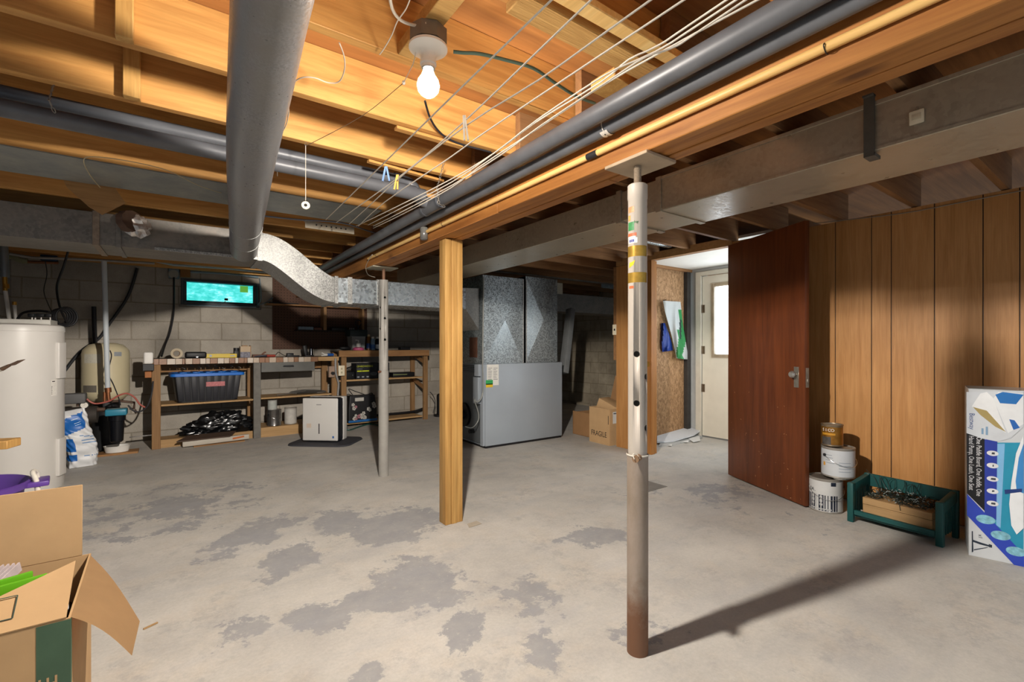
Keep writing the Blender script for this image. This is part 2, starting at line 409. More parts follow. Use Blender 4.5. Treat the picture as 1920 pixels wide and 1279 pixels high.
# ------------------------------------------------------------------ right hand panel wall, passage and doors
XW = 4.07
mb = MB(); mb.mi = 1; mb.box(XW + .008, XW + .09, -.8, 2.29, 0, 2.095); mb.mi = 0
gr = sorted([OX(u, 600, XW).y for u in (1566, 1634, 1671, 1752, 1843, 1912)] + [.36, .22, .0, -.2, -.5, 2.285, 1.86, -.8])
for a, b in zip(gr[:-1], gr[1:]): mb.box(XW, XW + .012, a + .0025, b - .0025, .004, 2.094, .0015, 1)
solo('wall_panelled', mb, [M_PANEL, M_BLACK], 'grooved brown wood panelling right of the open door', None, None, 'structure', (XW, 0, 0), 0)
mb = MB(); mb.mi = 1; mb.box(XW + .02, XW + .09, 2.31, 3.64, 2.065, 2.095)
mb.mi = 0; mb.box(XW - .005, XW + .02, 2.29, 3.64, 2.06, 2.097)
mb.box(XW - .01, XW + .012, 2.28, 3.65, 2.06, 2.135)
solo('trim_1', mb, [M_PLY, M_JOISTD], 'dark wood header over the passage opening', None, None, 'structure', (XW, 3, 2.06))
# stub of wall that ends the panelling left of the opening
a = thing('wall_stub', 'narrow wood panelled wall end with the wire grille left of the passage', None, (XW, 3.4, 0), 0, None, 'structure')
mb = MB(); mb.box(XW + .012, XW + .085, 3.24, 3.64, 0, 2.06); part('wall_core', mb, M_JOISTD, a)
mb = MB(); mb.box(XW, XW + .011, 3.24, 3.655, .002, .49); mb.box(XW, XW + .011, 3.24, 3.265, .49, .905); mb.box(XW, XW + .011, 3.33, 3.655, .49, .905); mb.box(XW, XW + .011, 3.24, 3.655, .905, 2.055)
part('panel', mb, M_PANEL, a)
mb = MB(); mb.box(XW + .0105, XW + .0118, 3.265, 3.33, .49, .905); part('grille_opening', mb, M_BLACK, a, 'dark grille opening')
mb = MB()
for kx in range(9): mb.bar((XW + .004, 3.262, .51 + kx * .046), (XW + .004, 3.333, .51 + kx * .046), .002, .003)
part('grille_wire', mb, M_CHROME, a)
mb = MB(); mb.box(XW - .012, XW + .05, 3.16, 3.238, 0, 2.06, .003, 1); mb.box(XW + .05, XW + .10, 3.175, 3.238, 0, 2.06, .003, 1)
part('door_jamb', mb, M_JAMB, a); 
mb = MB(); mb.box(XW - .0135, XW - .011, 3.185, 3.21, .93, .985); part('strike_plate', mb, M_BRASS, a)
# passage
def m_osb():
    N = NT('m_osb'); v = N.n('ShaderNodeTexVoronoi'); N.set(v, 'Scale', 60); d = N.noise(22, 3, .6)
    w = N.n('ShaderNodeVectorMath', operation='ADD'); N.l(N.mapping((1, 1, .55), (.3, .5, .4)), 0, w, 0); sc = N.n('ShaderNodeVectorMath', operation='SCALE'); N.l(d, 1, sc, 0); N.set(sc, 'Scale', .06); N.l(sc, 0, w, 1)
    N.l(w, 0, v, 'Vector'); bw = N.n('ShaderNodeRGBToBW'); N.l(v, 1, bw, 0)
    N.color(N.ramp(bw, [(.15, C('7d5f42')), (.5, C('92704e')), (.85, C('a6835f'))])); N.pr(.8, 0, .25); N.bump(bw, .15, .003); return N.m
mb = MB(); mb.box(XW + .10, 5.37, 3.62, 3.66, 0, 2.13); solo('wall_passage', mb, m_osb(), 'brown chipboard wall inside the entry passage', None, None, 'structure', (0, 0, 0), 0)
mb = MB(); mb.box(5.30, 5.372, 3.565, 3.619, 0, 2.13, .003, 1); solo('trim_2', mb, MAT('35312d', .8, 0, .35, 10), 'dark weathered stud in the passage corner beside the white door', None, None, 'structure')
mb = MB(); mb.box(XW + .10, 5.6, 1.9, 3.62, 2.135, 2.16); solo('ceiling_passage', mb, MAT('d9d6cc', .8, 0, .05, 5), 'white passage ceiling', None, None, 'structure', (0, 0, 0), 0)
X2 = 5.42
mb = MB(); mb.box(X2 - .02, X2 + .12, 3.44, 3.62, 0, 2.13); mb.box(X2 - .02, X2 + .12, 1.8, 2.55, 0, 2.13); mb.box(X2 - .02, X2 + .12, 2.55, 3.44, 2.06, 2.13)
solo('wall_exterior', mb, M_GREYW, 'pale wall holding the white outside door', None, None, 'structure', (0, 0, 0), 0)
MDW = MAT('d4cdbc', .5, 0, .06, 5)
mb = MB(); mb.box(X2 - .045, X2 - .021, 3.425, 3.50, 0, 2.09, .003, 1); mb.box(X2 - .045, X2 - .021, 2.5, 3.425, 2.035, 2.09, .003, 1)
solo('trim_3', mb, MAT('c9c3b3', .5, 0, .1, 6), 'white door casing around the outside door', None, None, 'structure')
d2 = thing('door_2', 'white outside door with a narrow bright window in the passage', None, (X2, 3.42, 0), 0, None, 'structure')
g = [OX(1341, 600, X2 - .02).y, 2.78]; gz0, gz1 = OX(1350, 664, X2 - .02).z, OX(1350, 537, X2 - .02).z
mb = MB(); yA, yB = 2.56, 3.42
for y0, y1, z0, z1 in ((yA, g[1] - .0, .02, 2.03), (g[0], yB, .02, 2.03), (g[1], g[0], .02, gz0), (g[1], g[0], gz1, 2.03)): mb.box(X2 - .02, X2 + .025, y0, y1, z0, z1)
part('door_slab', mb, MDW, d2)
mb = MB()
for q in (0, 1):
    e = .045 - .02 * q; x0 = X2 - .034 - .008 * q
    mb.box(x0, X2 - .019, g[0], g[0] + e, gz0 - e, gz1 + e, .003, 1); mb.box(x0, X2 - .019, g[1] - e, g[1], gz0 - e, gz1 + e, .003, 1)
    mb.box(x0, X2 - .019, g[1], g[0], gz1, gz1 + e, .003, 1); mb.box(x0, X2 - .019, g[1], g[0], gz0 - e, gz0, .003, 1)
part('window_frame', mb, MAT('a89880', .5, 0, .25, 8), d2)
mb = MB(); mb.box(X2, X2 + .006, g[1], g[0], gz0, gz1); E1 = EMIT('m_daylight_pane', 'e6f1ff', 9.0); part('window_pane', mb, E1.m, d2, 'bright daylit window pane')
for zz in (1.62, 1.10, .62, ):
    mb = MB(); mb.box(X2 - .026, X2 - .0195, 3.385, 3.43, zz - .05, zz + .05); mb.cyl((X2 - .03, 3.418, zz - .05), (X2 - .03, 3.418, zz + .05), .007, n=10); part('hinge', mb, MAT('6a5a48', .5, .5, .3, 20), d2)
# open brown door
hg, ed = FL(1365, 892), FL(1509, 953); dv = (hg - ed); dv.z = 0; L = dv.length; ang = math.atan2(dv.y, dv.x)
d1 = thing('door_1', 'open reddish brown flat wooden door standing into the room', None, (ed.x, ed.y, 0), ang, None, 'structure')
mb = MB(); mb.box(0, L, -.038, 0, .012, 2.042, .003, 2)
part('door_slab', mb, M_DOORW, d1, local=True)
# find which side faces the camera: local y>0 side
kx = .075; kz = 1.15 + (649 - 714) / FPX * 2.9
mb = MB(); mb.box(kx - .022, kx + .022, 0, .003, kz - .085, kz + .065, .001, 1); part('knob_plate', mb, MAT('9a9488', .4, .7, .2, 30), d1, local=True)
mb = MB(); mb.lathe([(.0, .05), (.018, .049), (.026, .038), (.026, .028), (.018, .018), (.009, .014), (.009, 0)], n=20, M=Matrix.Translation((kx, .003, kz + .01)) @ Matrix.Rotation(-PI / 2, 4, 'X')); part('door_knob', mb, MAT('b5b2aa', .3, .7, .1, 30), d1, 'round metal knob', local=True)
mb = MB(); mb.box(-.0015, 0, -.032, -.008, kz - .08, kz + .06); mb.box(-.009, -.0015, -.028, -.014, kz - .045, kz - .015, .002, 1); part('latch', mb, MAT('9a9488', .4, .7, .2, 30), d1, local=True)
mb = MB(); rs = random.Random(5)
for q in range(34):
    x = rs.uniform(.03, L - .03); z = rs.choice([rs.uniform(.03, .5), rs.uniform(.03, 1.0)]); s = rs.uniform(.003, .010); t = rs.uniform(0, 3)
    p = Vector((x, .0004, z)); e = Vector((math.cos(t), 0, math.sin(t))) * s; w = Vector((-e.z, 0, e.x)) * .22
    mb.poly([p - e, p - w, p + e, p + w], .0003, (0, 1, 0))
part('scratch', mb, MAT('c99a6a', .7), d1, 'pale scratches', local=True)
# ------------------------------------------------------------------ main beam and the wooden pole on it
BX0, BX1, ZB = 1.345, 1.512, 1.842
bm_ = thing('support_beam', 'long built-up wooden main beam carrying the joists on steel and timber posts', 'beam', ((BX0 + BX1) / 2, 3, ZB))
for i in range(3):
    w = (BX1 - BX0) / 3; x = BX0 + i * w; dz = (0, .004, .001)[i]
    mb = MB(); cuts = [(-.6, 2.02, 7.18), (-.6, 3.3, 7.18), (-.6, 1.35, 7.18)][i]
    for a, b in zip(cuts[:-1], cuts[1:]): mb.box(x + .0015, x + w - .0015, a + .002, b - .002, ZB + dz, ZJ - .001, .003, 1)
    part('beam_plank', mb, M_BEAM, bm_)
pl = thing('wooden_pole', 'long round pale wooden pole with a metal ferrule resting along the main beam', 'pole', (BX0 - .016, 2, 1.9))
mb = MB(); mb.cyl((BX0 - .0145, -.6, 1.905), (BX0 - .0145, 1.30, 1.905), .0125, n=14); mb.cyl((BX0 - .0145, 1.335, 1.905), (BX0 - .0145, 4.0, 1.905), .0115, n=14); part('shaft', mb, M_POLE, pl)
mb = MB(); mb.cyl((BX0 - .0145, 1.29, 1.905), (BX0 - .0145, 1.345, 1.905), .0136, n=14); part('ferrule', mb, M_DARKM, pl, 'dark metal ferrule')
for y in (.5, 2.6, 3.8): mb = MB(); mb.tube([(BX0 - .0015, y, 1.925), (BX0 - .012, y, 1.919), (BX0 - .03, y, 1.905), (BX0 - .0145, y, 1.8905), (BX0 - .002, y, 1.892)], .0014, 6, 4); part('wire_hook', mb, M_DARKM, pl)

# ------------------------------------------------------------------ posts
PX, PY = 1.405, 1.157
def steel_post(name, label, x, y, z1, r, rtop, lower=None, dirt=True):
    return thing(name, label, 'post', (x, y, 0), 0, 'steel support posts')
p = steel_post('steel_post', 'near telescoping steel post with stickers and gold bands, rusty lower half', PX, PY, 0, 0, 0)
def m_posttube():
    N = NT('m_post_beige'); n = N.noise(7, 8, .7); c = N.ramp(N.noise(3, 4, .5), [(.3, C('bab2a6')), (.7, C('c6beb2'))])
    f = N.ramp(n, [(.60, (0, 0, 0)), (.72, (1, 1, 1))]); N.color(N.mix([N.math('MULTIPLY', f, .6), 0], [c, 0], C('8d7a66'))); N.pr(.45, 0, .4); return N.m
def m_postrust():
    N = NT('m_post_rusty'); sp = N.n('ShaderNodeSeparateXYZ'); N.l(N.co, 'Object', sp, 0)
    c = N.ramp(N.noise(6, 8, .7, N.mapping((1, 1, .4))), [(.3, C('8d7f6e')), (.55, C('a5978a')), (.75, C('977658'))])
    g = N.math('ADD', N.math('MULTIPLY', [sp, 2], -3.2), 1.0); g = N.math('ADD', g, N.math('MULTIPLY', N.noise(12, 6, .7), .9))
    f = N.ramp(g, [(.55, (0, 0, 0)), (1.25, (1, 1, 1))]); N.color(N.mix([N.math('MULTIPLY', f, .85), 0], [c, 0], C('73492c'))); N.pr(.65, .05, .35); return N.m
MPT, MPR = m_posttube(), m_postrust()
def hollow(x, y, r, t, z0, z1):
    return MB().lathe([(r - t, z0), (r, z0), (r, z1), (r - t, z1), (r - t, z0)], (x, y, 0), 40, caps=False)
mb = MB(); mb.lathe([(.0, .0), (.039, 0), (.039, .742), (.031, .742)], (PX, PY, 0), 40); part('lower_tube', mb, MPR, p, 'rusty lower tube')
mb = MB(); mb.lathe([(.033, .74), (.0350, .74), (.0350, 1.70), (.0368, 1.702), (.0368, 1.752), (.034, 1.756), (.010, 1.757)], (PX, PY, 0), 40, caps=False)
up = part('upper_tube', mb, MPT, p, 'beige upper tube')
# drilled holes: rows facing the viewer's left and the room's right
vx, vy = -PX, -PY; vl = math.hypot(vx, vy); vx /= vl; vy /= vl
def cutholes(o, cx, cy, r, zs, angs, hr):
    c = MB()
    for z, a in zip(zs, angs):
        dx, dy = math.cos(a), math.sin(a)
        c.cyl((0, 0, z), (dx * r * 1.6, dy * r * 1.6, z), hr, n=18)
    b = bpy.data.objects.new('c', finish('c', c, [], None)); COL.objects.link(b); b.location = (cx, cy, 0)
    m = o.modifiers.new('b', 'BOOLEAN'); m.object = b; m.operation = 'DIFFERENCE'; m.solver = 'EXACT'
    bpy.context.view_layer.update(); dg = bpy.context.evaluated_depsgraph_get()
    me = bpy.data.meshes.new_from_object(o.evaluated_get(dg)); o.modifiers.clear(); o.data = me; bpy.data.objects.remove(b)
def thick(mbx, th=.003):
    bmesh.ops.solidify(mbx.bm, geom=list(mbx.bm.faces), thickness=th); return mbx
va = math.atan2(vy, vx)
# rebuild the upper tube as a walled tube so the holes read as holes
bpy.data.objects.remove(up)
mb = MB(); mb.lathe([(.0305, .742), (.0350, .742), (.0350, 1.70), (.0366, 1.702), (.0366, 1.752), (.033, 1.756), (.0305, 1.756), (.0305, .742)], (PX, PY, 0), 40, caps=False)
bmesh.ops.remove_doubles(mb.bm, verts=mb.bm.verts, dist=1e-6); bmesh.ops.recalc_face_normals(mb.bm, faces=mb.bm.faces)
up = part('upper_tube', mb, MPT, p, 'beige upper tube')
zs = [EYE + (649 - v) / FPX * 1.735 for v in (664, 756)] + [EYE + (649 - v) / FPX * 1.74 for v in (706, 802)]
cutholes(up, PX, PY, .035, zs, [va - .1, va - .1, va + 1.12, va + 1.12], .0115)
mb = MB(); mb.cyl((PX, PY, 1.70), (PX, PY, 1.828), .0128, n=20)
for q in range(14): mb.lathe([(.0128, 0), (.0142, .0022), (.0128, .0044)], (PX, PY, 1.757 + q * .0044), 20, caps=False)
part('jack_screw', mb, MAT('9a8a76', .6, .2, .2, 30), p, 'threaded jack screw')
mb = MB(); mb.box(BX0 - .012, BX1 - .01, PY - .10, PY + .10, 1.828, 1.8405, .002, 1); part('top_plate', mb, MAT('b5a288', .65, .1, .15, 8), p, 'tan steel top plate')
mb = MB(); mb.cyl((PX - .075 * .86 + .0, PY - .075 * .58, .741), (PX - .03, PY - .03, .741), .0125, n=18); mb.cyl((PX, PY, .741), (PX + .05, PY + .03, .741), .010, n=14)
part('locking_pin', mb, MAT('93765a', .7, .1, .25, 30), p, 'rust brown locking pin')
mb = MB(); mb.lathe([(.0395, .739), (.0415, .7405), (.0415, .744), (.0395, .7455)], (PX, PY, 0), 40, caps=False); mb.tube([(PX - .048, PY - .05, .742), (PX - .055, PY - .04, .758), (PX - .066, PY - .034, .757), (PX - .07, PY - .043, .742)], .002, 6, 4)
part('wire_loop', mb, M_ROPE, p, 'pale wire loop')
def wrap(mbx, cx, cy, r, z0, z1, a0, a1, n=14):
    return mbx.grid(lambda s, t: Vector((cx + r * math.cos(a0 + (a1 - a0) * s), cy + r * math.sin(a0 + (a1 - a0) * s), z0 + (z1 - z0) * t)), n, 1)
zp = lambda v: EYE + (649 - v) / FPX * 1.735
MGOLD = MAT('c09a44', .3, .6, .25, 25)
for v0_, v1_ in ((481, 461), (530, 511)):
    mb = MB(); wrap(mb, PX, PY, .0353, zp(v0_), zp(v1_), va - 1.5, va + 1.2); part('gold_band', mb, MGOLD, p, 'gold foil band')
def sticker(col, v0, v1, a0, a1, nm='sticker', lab=None):
    m_ = MB(); wrap(m_, PX, PY, .0355, zp(v1), zp(v0), va + a0, va + a1, 8); part(nm, m_, MAT(col, .5, 0, .25, 90), p, lab)
sticker('d66a45', 437, 443, -1.25, -.1, 'sticker', 'orange lettering sticker'); sticker('e6e2dc', 443, 446, -1.25, -.2)
sticker('d5956a', 387, 398, -1.2, -.35, 'sticker', 'faded orange sticker'); sticker('cfa25a', 403, 413, -1.2, -.8); sticker('3f8a52', 416, 432, -1.2, -.35, 'sticker', 'green sticker')
sticker('ece8e2', 446, 456, -1.15, .0); sticker('33408a', 449, 454, -1.0, -.35, 'sticker', 'small blue emblem'); sticker('d2693f', 536, 541, -1.0, -.4)
mb = MB()
def onpost(a, v): return Vector((PX + .0356 * math.cos(va + a), PY + .0356 * math.sin(va + a), zp(v)))
mb.poly([onpost(-1.05, 502), onpost(-.95, 492), onpost(-.55, 491), onpost(-.25, 488), onpost(-.42, 497), onpost(-.75, 500)]); part('sticker', mb, MAT('d8c42a', .5), p, 'yellow flag shaped sticker')
def letters(mbx, s, a0, da, v, size):
    for i, ch in enumerate(s):
        a = va + a0 + da * i; c = Vector((PX + .0357 * math.cos(a), PY + .0357 * math.sin(a), zp(v))); text(mbx, ch, frame(c, (-math.sin(a), math.cos(a), 0), (0, 0, 1)), size)
mb = MB(); letters(mb, 'loy', -.32, .17, 417, .014); part('lettering', mb, MAT('2f7a45', .5), p, 'green lettering')

def lumberpost():
    o = thing('timber_post', 'three-ply yellow timber post standing under the main beam', 'post', (1.45, 2.72, 0))
    for i in range(3):
        w = (1.517 - 1.386) / 3; mb = MB(); mb.box(1.386 + i * w + .0016, 1.386 + (i + 1) * w - .0016, 2.678 + (.003, 0, .006)[i], 2.768, 0, ZB - .001, .003, 2)
        part('timber_ply', mb, M_POSTW, o)
    return o
lumberpost()
fx, fy = 1.475, 4.03
f = steel_post('steel_post', 'far plain grey steel post in front of the low duct', fx, fy, 0, 0, 0)
MFP = MAT('99968f', .5, .05, .12, 12)
def walled(x, y, r, z0, z1):
    m_ = MB().lathe([(r - .004, z0), (r, z0), (r, z1), (r - .004, z1), (r - .004, z0)], (x, y, 0), 36, caps=False)
    bmesh.ops.remove_doubles(m_.bm, verts=m_.bm.verts, dist=1e-6); bmesh.ops.recalc_face_normals(m_.bm, faces=m_.bm.faces); return m_
mb = MB(); mb.lathe([(0, 0), (.0435, 0), (.0435, .93), (.0395, .932)], (fx, fy, 0), 36); part('lower_tube', mb, MFP, f)
o = part('upper_tube', walled(fx, fy, .0395, .93, 1.735), MFP, f)
vb = math.atan2(-fy, -fx); zf = lambda v: EYE + (649 - v) / FPX * 4.10
cutholes(o, fx, fy, .0395, [zf(v) for v in (558, 597, 637, 577, 617)], [vb + .3, vb + .3, vb + .3, vb - .9, vb - .9], .011)
mb = MB(); mb.cyl((fx, fy, 1.70), (fx, fy, 1.831), .014, n=16); part('jack_screw', mb, MAT('7a5a44', .6, .2, .2, 30), f, 'brown jack screw')
mb = MB(); mb.box(BX0 + .0, BX1 + .06, fy - .1, fy + .1, 1.831, 1.8412, .002, 1); part('top_plate', mb, MAT('a09a86', .6, .1, .2, 10), f)
mb = MB(); mb.cyl((fx - .055, fy - .03, .925), (fx - .03, fy - .02, .925), .010, n=12); part('locking_pin', mb, MAT('73503c', .7, .1), f, 'rusty locking pin')

# ------------------------------------------------------------------ drain pipes
def pipe(name, pts, r, mat, label, cat='pipe', group=None, n=20, smooth=0): 
    mb = MB(); mb.tube(pts, r, n, smooth); return solo(name, mb, mat, label, cat, group)
dp = thing('drain_pipe', 'thicker lit black drain pipe hung below the joists beside the beam', 'pipe', (1.22, 2.5, 1.98), 0, 'black drain pipes')
mb = MB(); mb.tube([(1.222, -.6, 1.985), (1.222, 2.44, 1.982)], .0325, 24); mb.tube([(1.222, 2.56, 1.982), (1.222, 5.6, 1.965)], .0315, 24); part('pipe', mb, M_ABS, dp)
mb = MB(); mb.cyl((1.222, 2.42, 1.982), (1.222, 2.62, 1.981), .0385, n=24); mb.tube([(1.222, 2.54, 1.985), (1.20, 2.545, 1.998), (1.165, 2.55, 2.012), (1.142, 2.55, 2.03)], .034, 20, 4); part('wye_fitting', mb, M_ABS, dp)
for y in (2.42, 2.62): mb = MB(); mb.cyl((1.222, y - .012, 1.982), (1.222, y + .012, 1.982), .041, n=24); part('pipe_collar', mb, MAT('4a4d52', .35), dp)
dp2 = thing('drain_pipe', 'thinner black pipe tucked between the lit drain pipe and the beam', 'pipe', (1.297, 1, 1.95), 0, 'black drain pipes')
mb = MB(); mb.tube([(1.298, -.6, 1.968), (1.298, 5.5, 1.955)], .0280, 20); part('pipe', mb, M_ABS, dp2)
mb = MB()
for y, wd in ((1.21, .034),):
    mb.tube([(1.2985 + .0318 * math.cos(t), y + .004 * math.sin(t), 1.966 + .0318 * math.sin(t)) for t in [PI * .35 - 2 * PI * q / 20 for q in range(16)]], .002, 6)
    mb.grid(lambda s, t: Vector((1.2985 + .0322 * math.cos(-.1 - 2.3 * s), y - wd / 2 + wd * t, 1.966 + .0322 * math.sin(-.1 - 2.3 * s))), 12, 1)
part('pipe_strap', mb, MAT('c9c4ba', .5, .2, .1, 20), dp2, 'perforated metal strap')
mb = MB()
for q in range(4):
    t = -.4 - .5 * q; mb.cyl((1.2985 + .0318 * math.cos(t), 1.21, 1.966 + .0318 * math.sin(t)), (1.2985 + .0328 * math.cos(t), 1.21, 1.966 + .0328 * math.sin(t)), .004, n=8)
part('strap_hole', mb, M_BLACK, dp2)
pu = thing('drain_pipe', 'upper of two black pipes crossing under the joists, ending in an elbow', 'pipe', (0, 2.30, 2.02), 0, 'black drain pipes')
mb = MB(); mb.tube([(-3.2, 2.565, 2.115), (1.02, 2.565, 2.105)], .0315, 20); part('pipe', mb, M_ABS, pu)
mb = MB(); mb.cyl((1.0, 2.565, 2.105), (1.05, 2.565, 2.105), .0375, n=20); mb.tube([(1.05, 2.565, 2.105), (1.085, 2.565, 2.10), (1.11, 2.56, 2.085), (1.125, 2.555, 2.06), (1.135, 2.55, 2.04)], .033, 20, 4); part('elbow', mb, M_ABS, pu)
pw = thing('drain_pipe', 'lower of two black pipes crossing under the joists, ending in a coupling', 'pipe', (0, 2.27, 1.93), 0, 'black drain pipes')
mb = MB(); mb.tube([(-3.2, 2.485, 2.032), (.98, 2.485, 2.022)], .0335, 20); part('pipe', mb, M_ABS, pw)
mb = MB(); mb.cyl((.97, 2.485, 2.022), (1.09, 2.485, 2.020), .040, n=22); mb.cyl((1.09, 2.485, 2.02), (1.150, 2.485, 2.018), .034, n=22); part('coupling', mb, M_ABS, pw)
# chains that hold the pipes
def chain(pts, name, lab, par=None):
    mb = MB(); pts = [Vector(q) for q in pts]
    P = []
    for a, b in zip(pts[:-1], pts[1:]):
        m_ = max(1, int((b - a).length / .016)); P += [a.lerp(b, i / m_) for i in range(m_)]
    P.append(pts[-1])
    for i, (a, b) in enumerate(zip(P[:-1], P[1:])):
        d = (b - a).normalized(); s = d.cross(Vector((1, 0, 0)) if i % 2 else Vector((.5, .86, 0))).normalized(); c = (a + b) / 2; L = .0125
        mb.tube([c + d * L * math.cos(t) * .85 + s * .0055 * math.sin(t) for t in [2 * PI * q / 8 for q in range(8)]], .0013, 5, closed=True)
    return solo(name, mb, MAT('8a847a', .5, .5, .15, 20), lab, 'chain')
chain([OZ(832, 305, 2.098), (1.168, 2.355, 2.03), (1.18, 2.36, 1.945), (1.222, 2.365, 1.935)], 'hanging_chain', 'rusty chain hanging from a joist around the drain pipe fitting')
chain([OZ(100, 160, 2.09), OZ(92, 188, 2.0), OZ(103, 212, 1.97)], 'hanging_chain', 'short loose pale chain hanging beside the crossing pipes')
# ------------------------------------------------------------------ ducts
rd = thing('round_duct', 'large round galvanised duct running overhead into the flat duct', 'duct', (.2, 2.5, 1.95))
RP = [Vector(q) for q in ((.135, .55, 2.0), (.182, 1.253, 1.985), (.200, 1.556, 1.955), (.236, 2.14, 1.902), (.305, 2.95, 1.886), (.402, 4.10, 1.886))]
mb = MB(); mb.tube(RP, [.0865, .0865, .088, .0865, .0875, .092], 40, 5); part('duct_pipe', mb, M_ROUND, rd)
for t in (.25, .62): mb = MB(); c = RP[4].lerp(RP[5], t); d_ = (RP[5] - RP[4]).normalized() * .003; mb.cyl(c - d_, c + d_, .0895 + .0045 * t, n=40); part('seam_ring', mb, M_GALVB, rd)
mb = MB(); mb.tube([q + Vector((.086, 0, .012)) for q in RP], .0022, 6, 5); part('side_seam', mb, M_GALVB, rd)

Y0, Y1 = 4.15, 4.60
ld = thing('flat_duct', 'flat galvanised duct crossing the room and dropping in an S-bend below the beam', 'duct', (0, 4.38, 1.53))
mb = MB(); mb.box(-1.45, .50, Y0, Y1, 1.83, 2.045, .002, 1); part('duct_run', mb, M_GALVD, ld, 'dusty dark duct run')
def sb(x0, x1, zb0, zb1, h):
    mb = MB(); n = 20; bm = mb.bm; R = []
    for i in range(n + 1):
        t = i / n; s = t * t * (3 - 2 * t); x = x0 + (x1 - x0) * t; z = zb0 + (zb1 - zb0) * s
        sl = (zb1 - zb0) / (x1 - x0) * 6 * t * (1 - t); nx, nz = -sl, 1; l = math.hypot(nx, nz); nx /= l; nz /= l; cx, cz = x, z + h / 2
        R.append([bm.verts.new((cx + nx * q * h / 2 * .98, y, cz + nz * q * h / 2)) for q, y in ((-1, Y0), (1, Y0), (1, Y1), (-1, Y1))])
    for a, b in zip(R[:-1], R[1:]):
        for q in range(4): bm.faces.new((a[q], a[(q + 1) % 4], b[(q + 1) % 4], b[q]))
    bm.faces.new(R[0][::-1]); bm.faces.new(R[-1]); bmesh.ops.recalc_face_normals(bm, faces=bm.faces); return mb
XS0, XS1 = .53, 1.10
part('s_bend', sb(XS0, XS1, 1.83, 1.525, .215), M_GALVB, ld, 'bright speckled S-bend')
for x_, w_, m_ in ((.518, .018, M_GALVB), (OY(180, 430, Y0).x, .018, MAT('8d7d6c', .6, .2, .3, 30)), (OY(222, 430, Y0).x, .014, M_GALVD)):
    mb = MB(); mb.box(x_ - w_, x_ + w_, Y0 - .008, Y1 + .008, 1.822, 2.052, .001, 1); part('duct_flange', mb, m_, ld)
mb = MB(); mb.box(OY(290, 460, Y0).x, .5, Y0 - .012, Y0, 1.828, 1.848); part('duct_lip', mb, M_GALVB, ld)
mb = MB(); mb.box(1.10, 2.38, Y0, Y1, 1.527, 1.742, .002, 1); mb.box(1.10, 2.38, Y0 - .004, Y0, 1.632, 1.640); part('low_duct_run', mb, M_GALV, ld, 'shiny low duct run')
for xa, xb_ in ((1.085, 1.115), (1.195, 1.235), (1.455, 1.485)): mb = MB(); mb.box(xa, xb_, Y0 - .010, Y1 + .01, 1.517, 1.752, .001, 1); part('duct_collar', mb, M_GALVB, ld)
# transition to the furnace
mb = MB(); bm = mb.bm
a = [(2.38, Y0, 1.527), (2.38, Y0, 1.742), (2.38, Y1, 1.742), (2.38, Y1, 1.527)]; b = [(2.752, 4.50, 1.33), (2.752, 4.50, 1.80), (2.752, 4.95, 1.80), (2.752, 4.95, 1.33)]
va_, vb_ = [bm.verts.new(q) for q in a], [bm.verts.new(q) for q in b]
for q in range(4): bm.faces.new((va_[q], va_[(q + 1) % 4], vb_[(q + 1) % 4], vb_[q]))
bm.faces.new(va_[::-1]); bm.faces.new(vb_); bmesh.ops.recalc_face_normals(bm, faces=bm.faces); part('transition', mb, M_GALVB, ld)

DX0, DX1, DZ0, DZ1 = 2.14, 2.55, 1.889, 2.07
sd = thing('supply_duct', 'long flat brownish duct running overhead right of the main beam', 'duct', (2.35, 2, 1.89))
mb = MB(); mb.box(DX0, DX1, -.6, 1.60, DZ0, DZ1, .002, 1); mb.box(DX0 + .004, DX1 - .004, 1.60, 5.4, DZ0 + .004, DZ1 - .004, .002, 1); part('duct_run', mb, M_GALVW, sd)
mb = MB(); mb.box(DX0 - .006, DX0 + .01, -.6, 1.60, DZ1 - .012, DZ1 + .004, .001, 1); mb.box(DX0 - .004, DX0, -.6, 1.60, DZ0 + .002, DZ0 + .012); part('duct_lip', mb, M_GALVW, sd)
for y in (1.615, 1.90): mb = MB(); mb.box(DX0 - .008, DX1 + .008, y - .018, y + .018, DZ0 - .006, DZ1 + .006, .001, 1); part('seam_band', mb, M_GALVW, sd)
hy = OX(1632, 240, DX0).y
mb = MB(); mb.box(DX0 - .016, DX0 - .0085, hy - .017, hy + .017, DZ0 - .02, ZJ - .005); mb.box(DX0 - .016, DX0 + .05, hy - .017, hy + .017, DZ0 - .022, DZ0 - .009); mb.box(DX0 - .03, DX0 + .0, hy - .017, hy + .017, ZJ - .008, ZJ - .002); part('hanger', mb, MAT('57534b', .6, .2, .15, 20), sd, 'dark metal hanger strap')
ly, lz = OX(1720, 221, DX0).y, OX(1720, 221, DX0).z
sp = thing('wall_plate', 'small ivory rounded square plate stuck on the overhead duct', 'plate', (DX0 - .005, ly, lz))
mb = MB(); mb.box(DX0 - .010, DX0 - .0062, ly - .021, ly + .021, lz - .024, lz + .024, .0035, 3); part('plate', mb, M_IVORY, sp)
mb = MB(); mb.box(DX0 - .0125, DX0 - .0098, ly - .013, ly + .013, lz - .009, lz + .012, .001, 2); part('clip', mb, MAT('c9bea2', .5), sp)
# sheet nailed under two joists
mb = MB(); mb.box(-3.2, 1.15, 3.18, 3.64, ZJ - .006, ZJ - .0008); solo('metal_sheet', mb, M_PAN, 'grey sheet metal nailed under two joists behind the round duct', 'sheet metal')
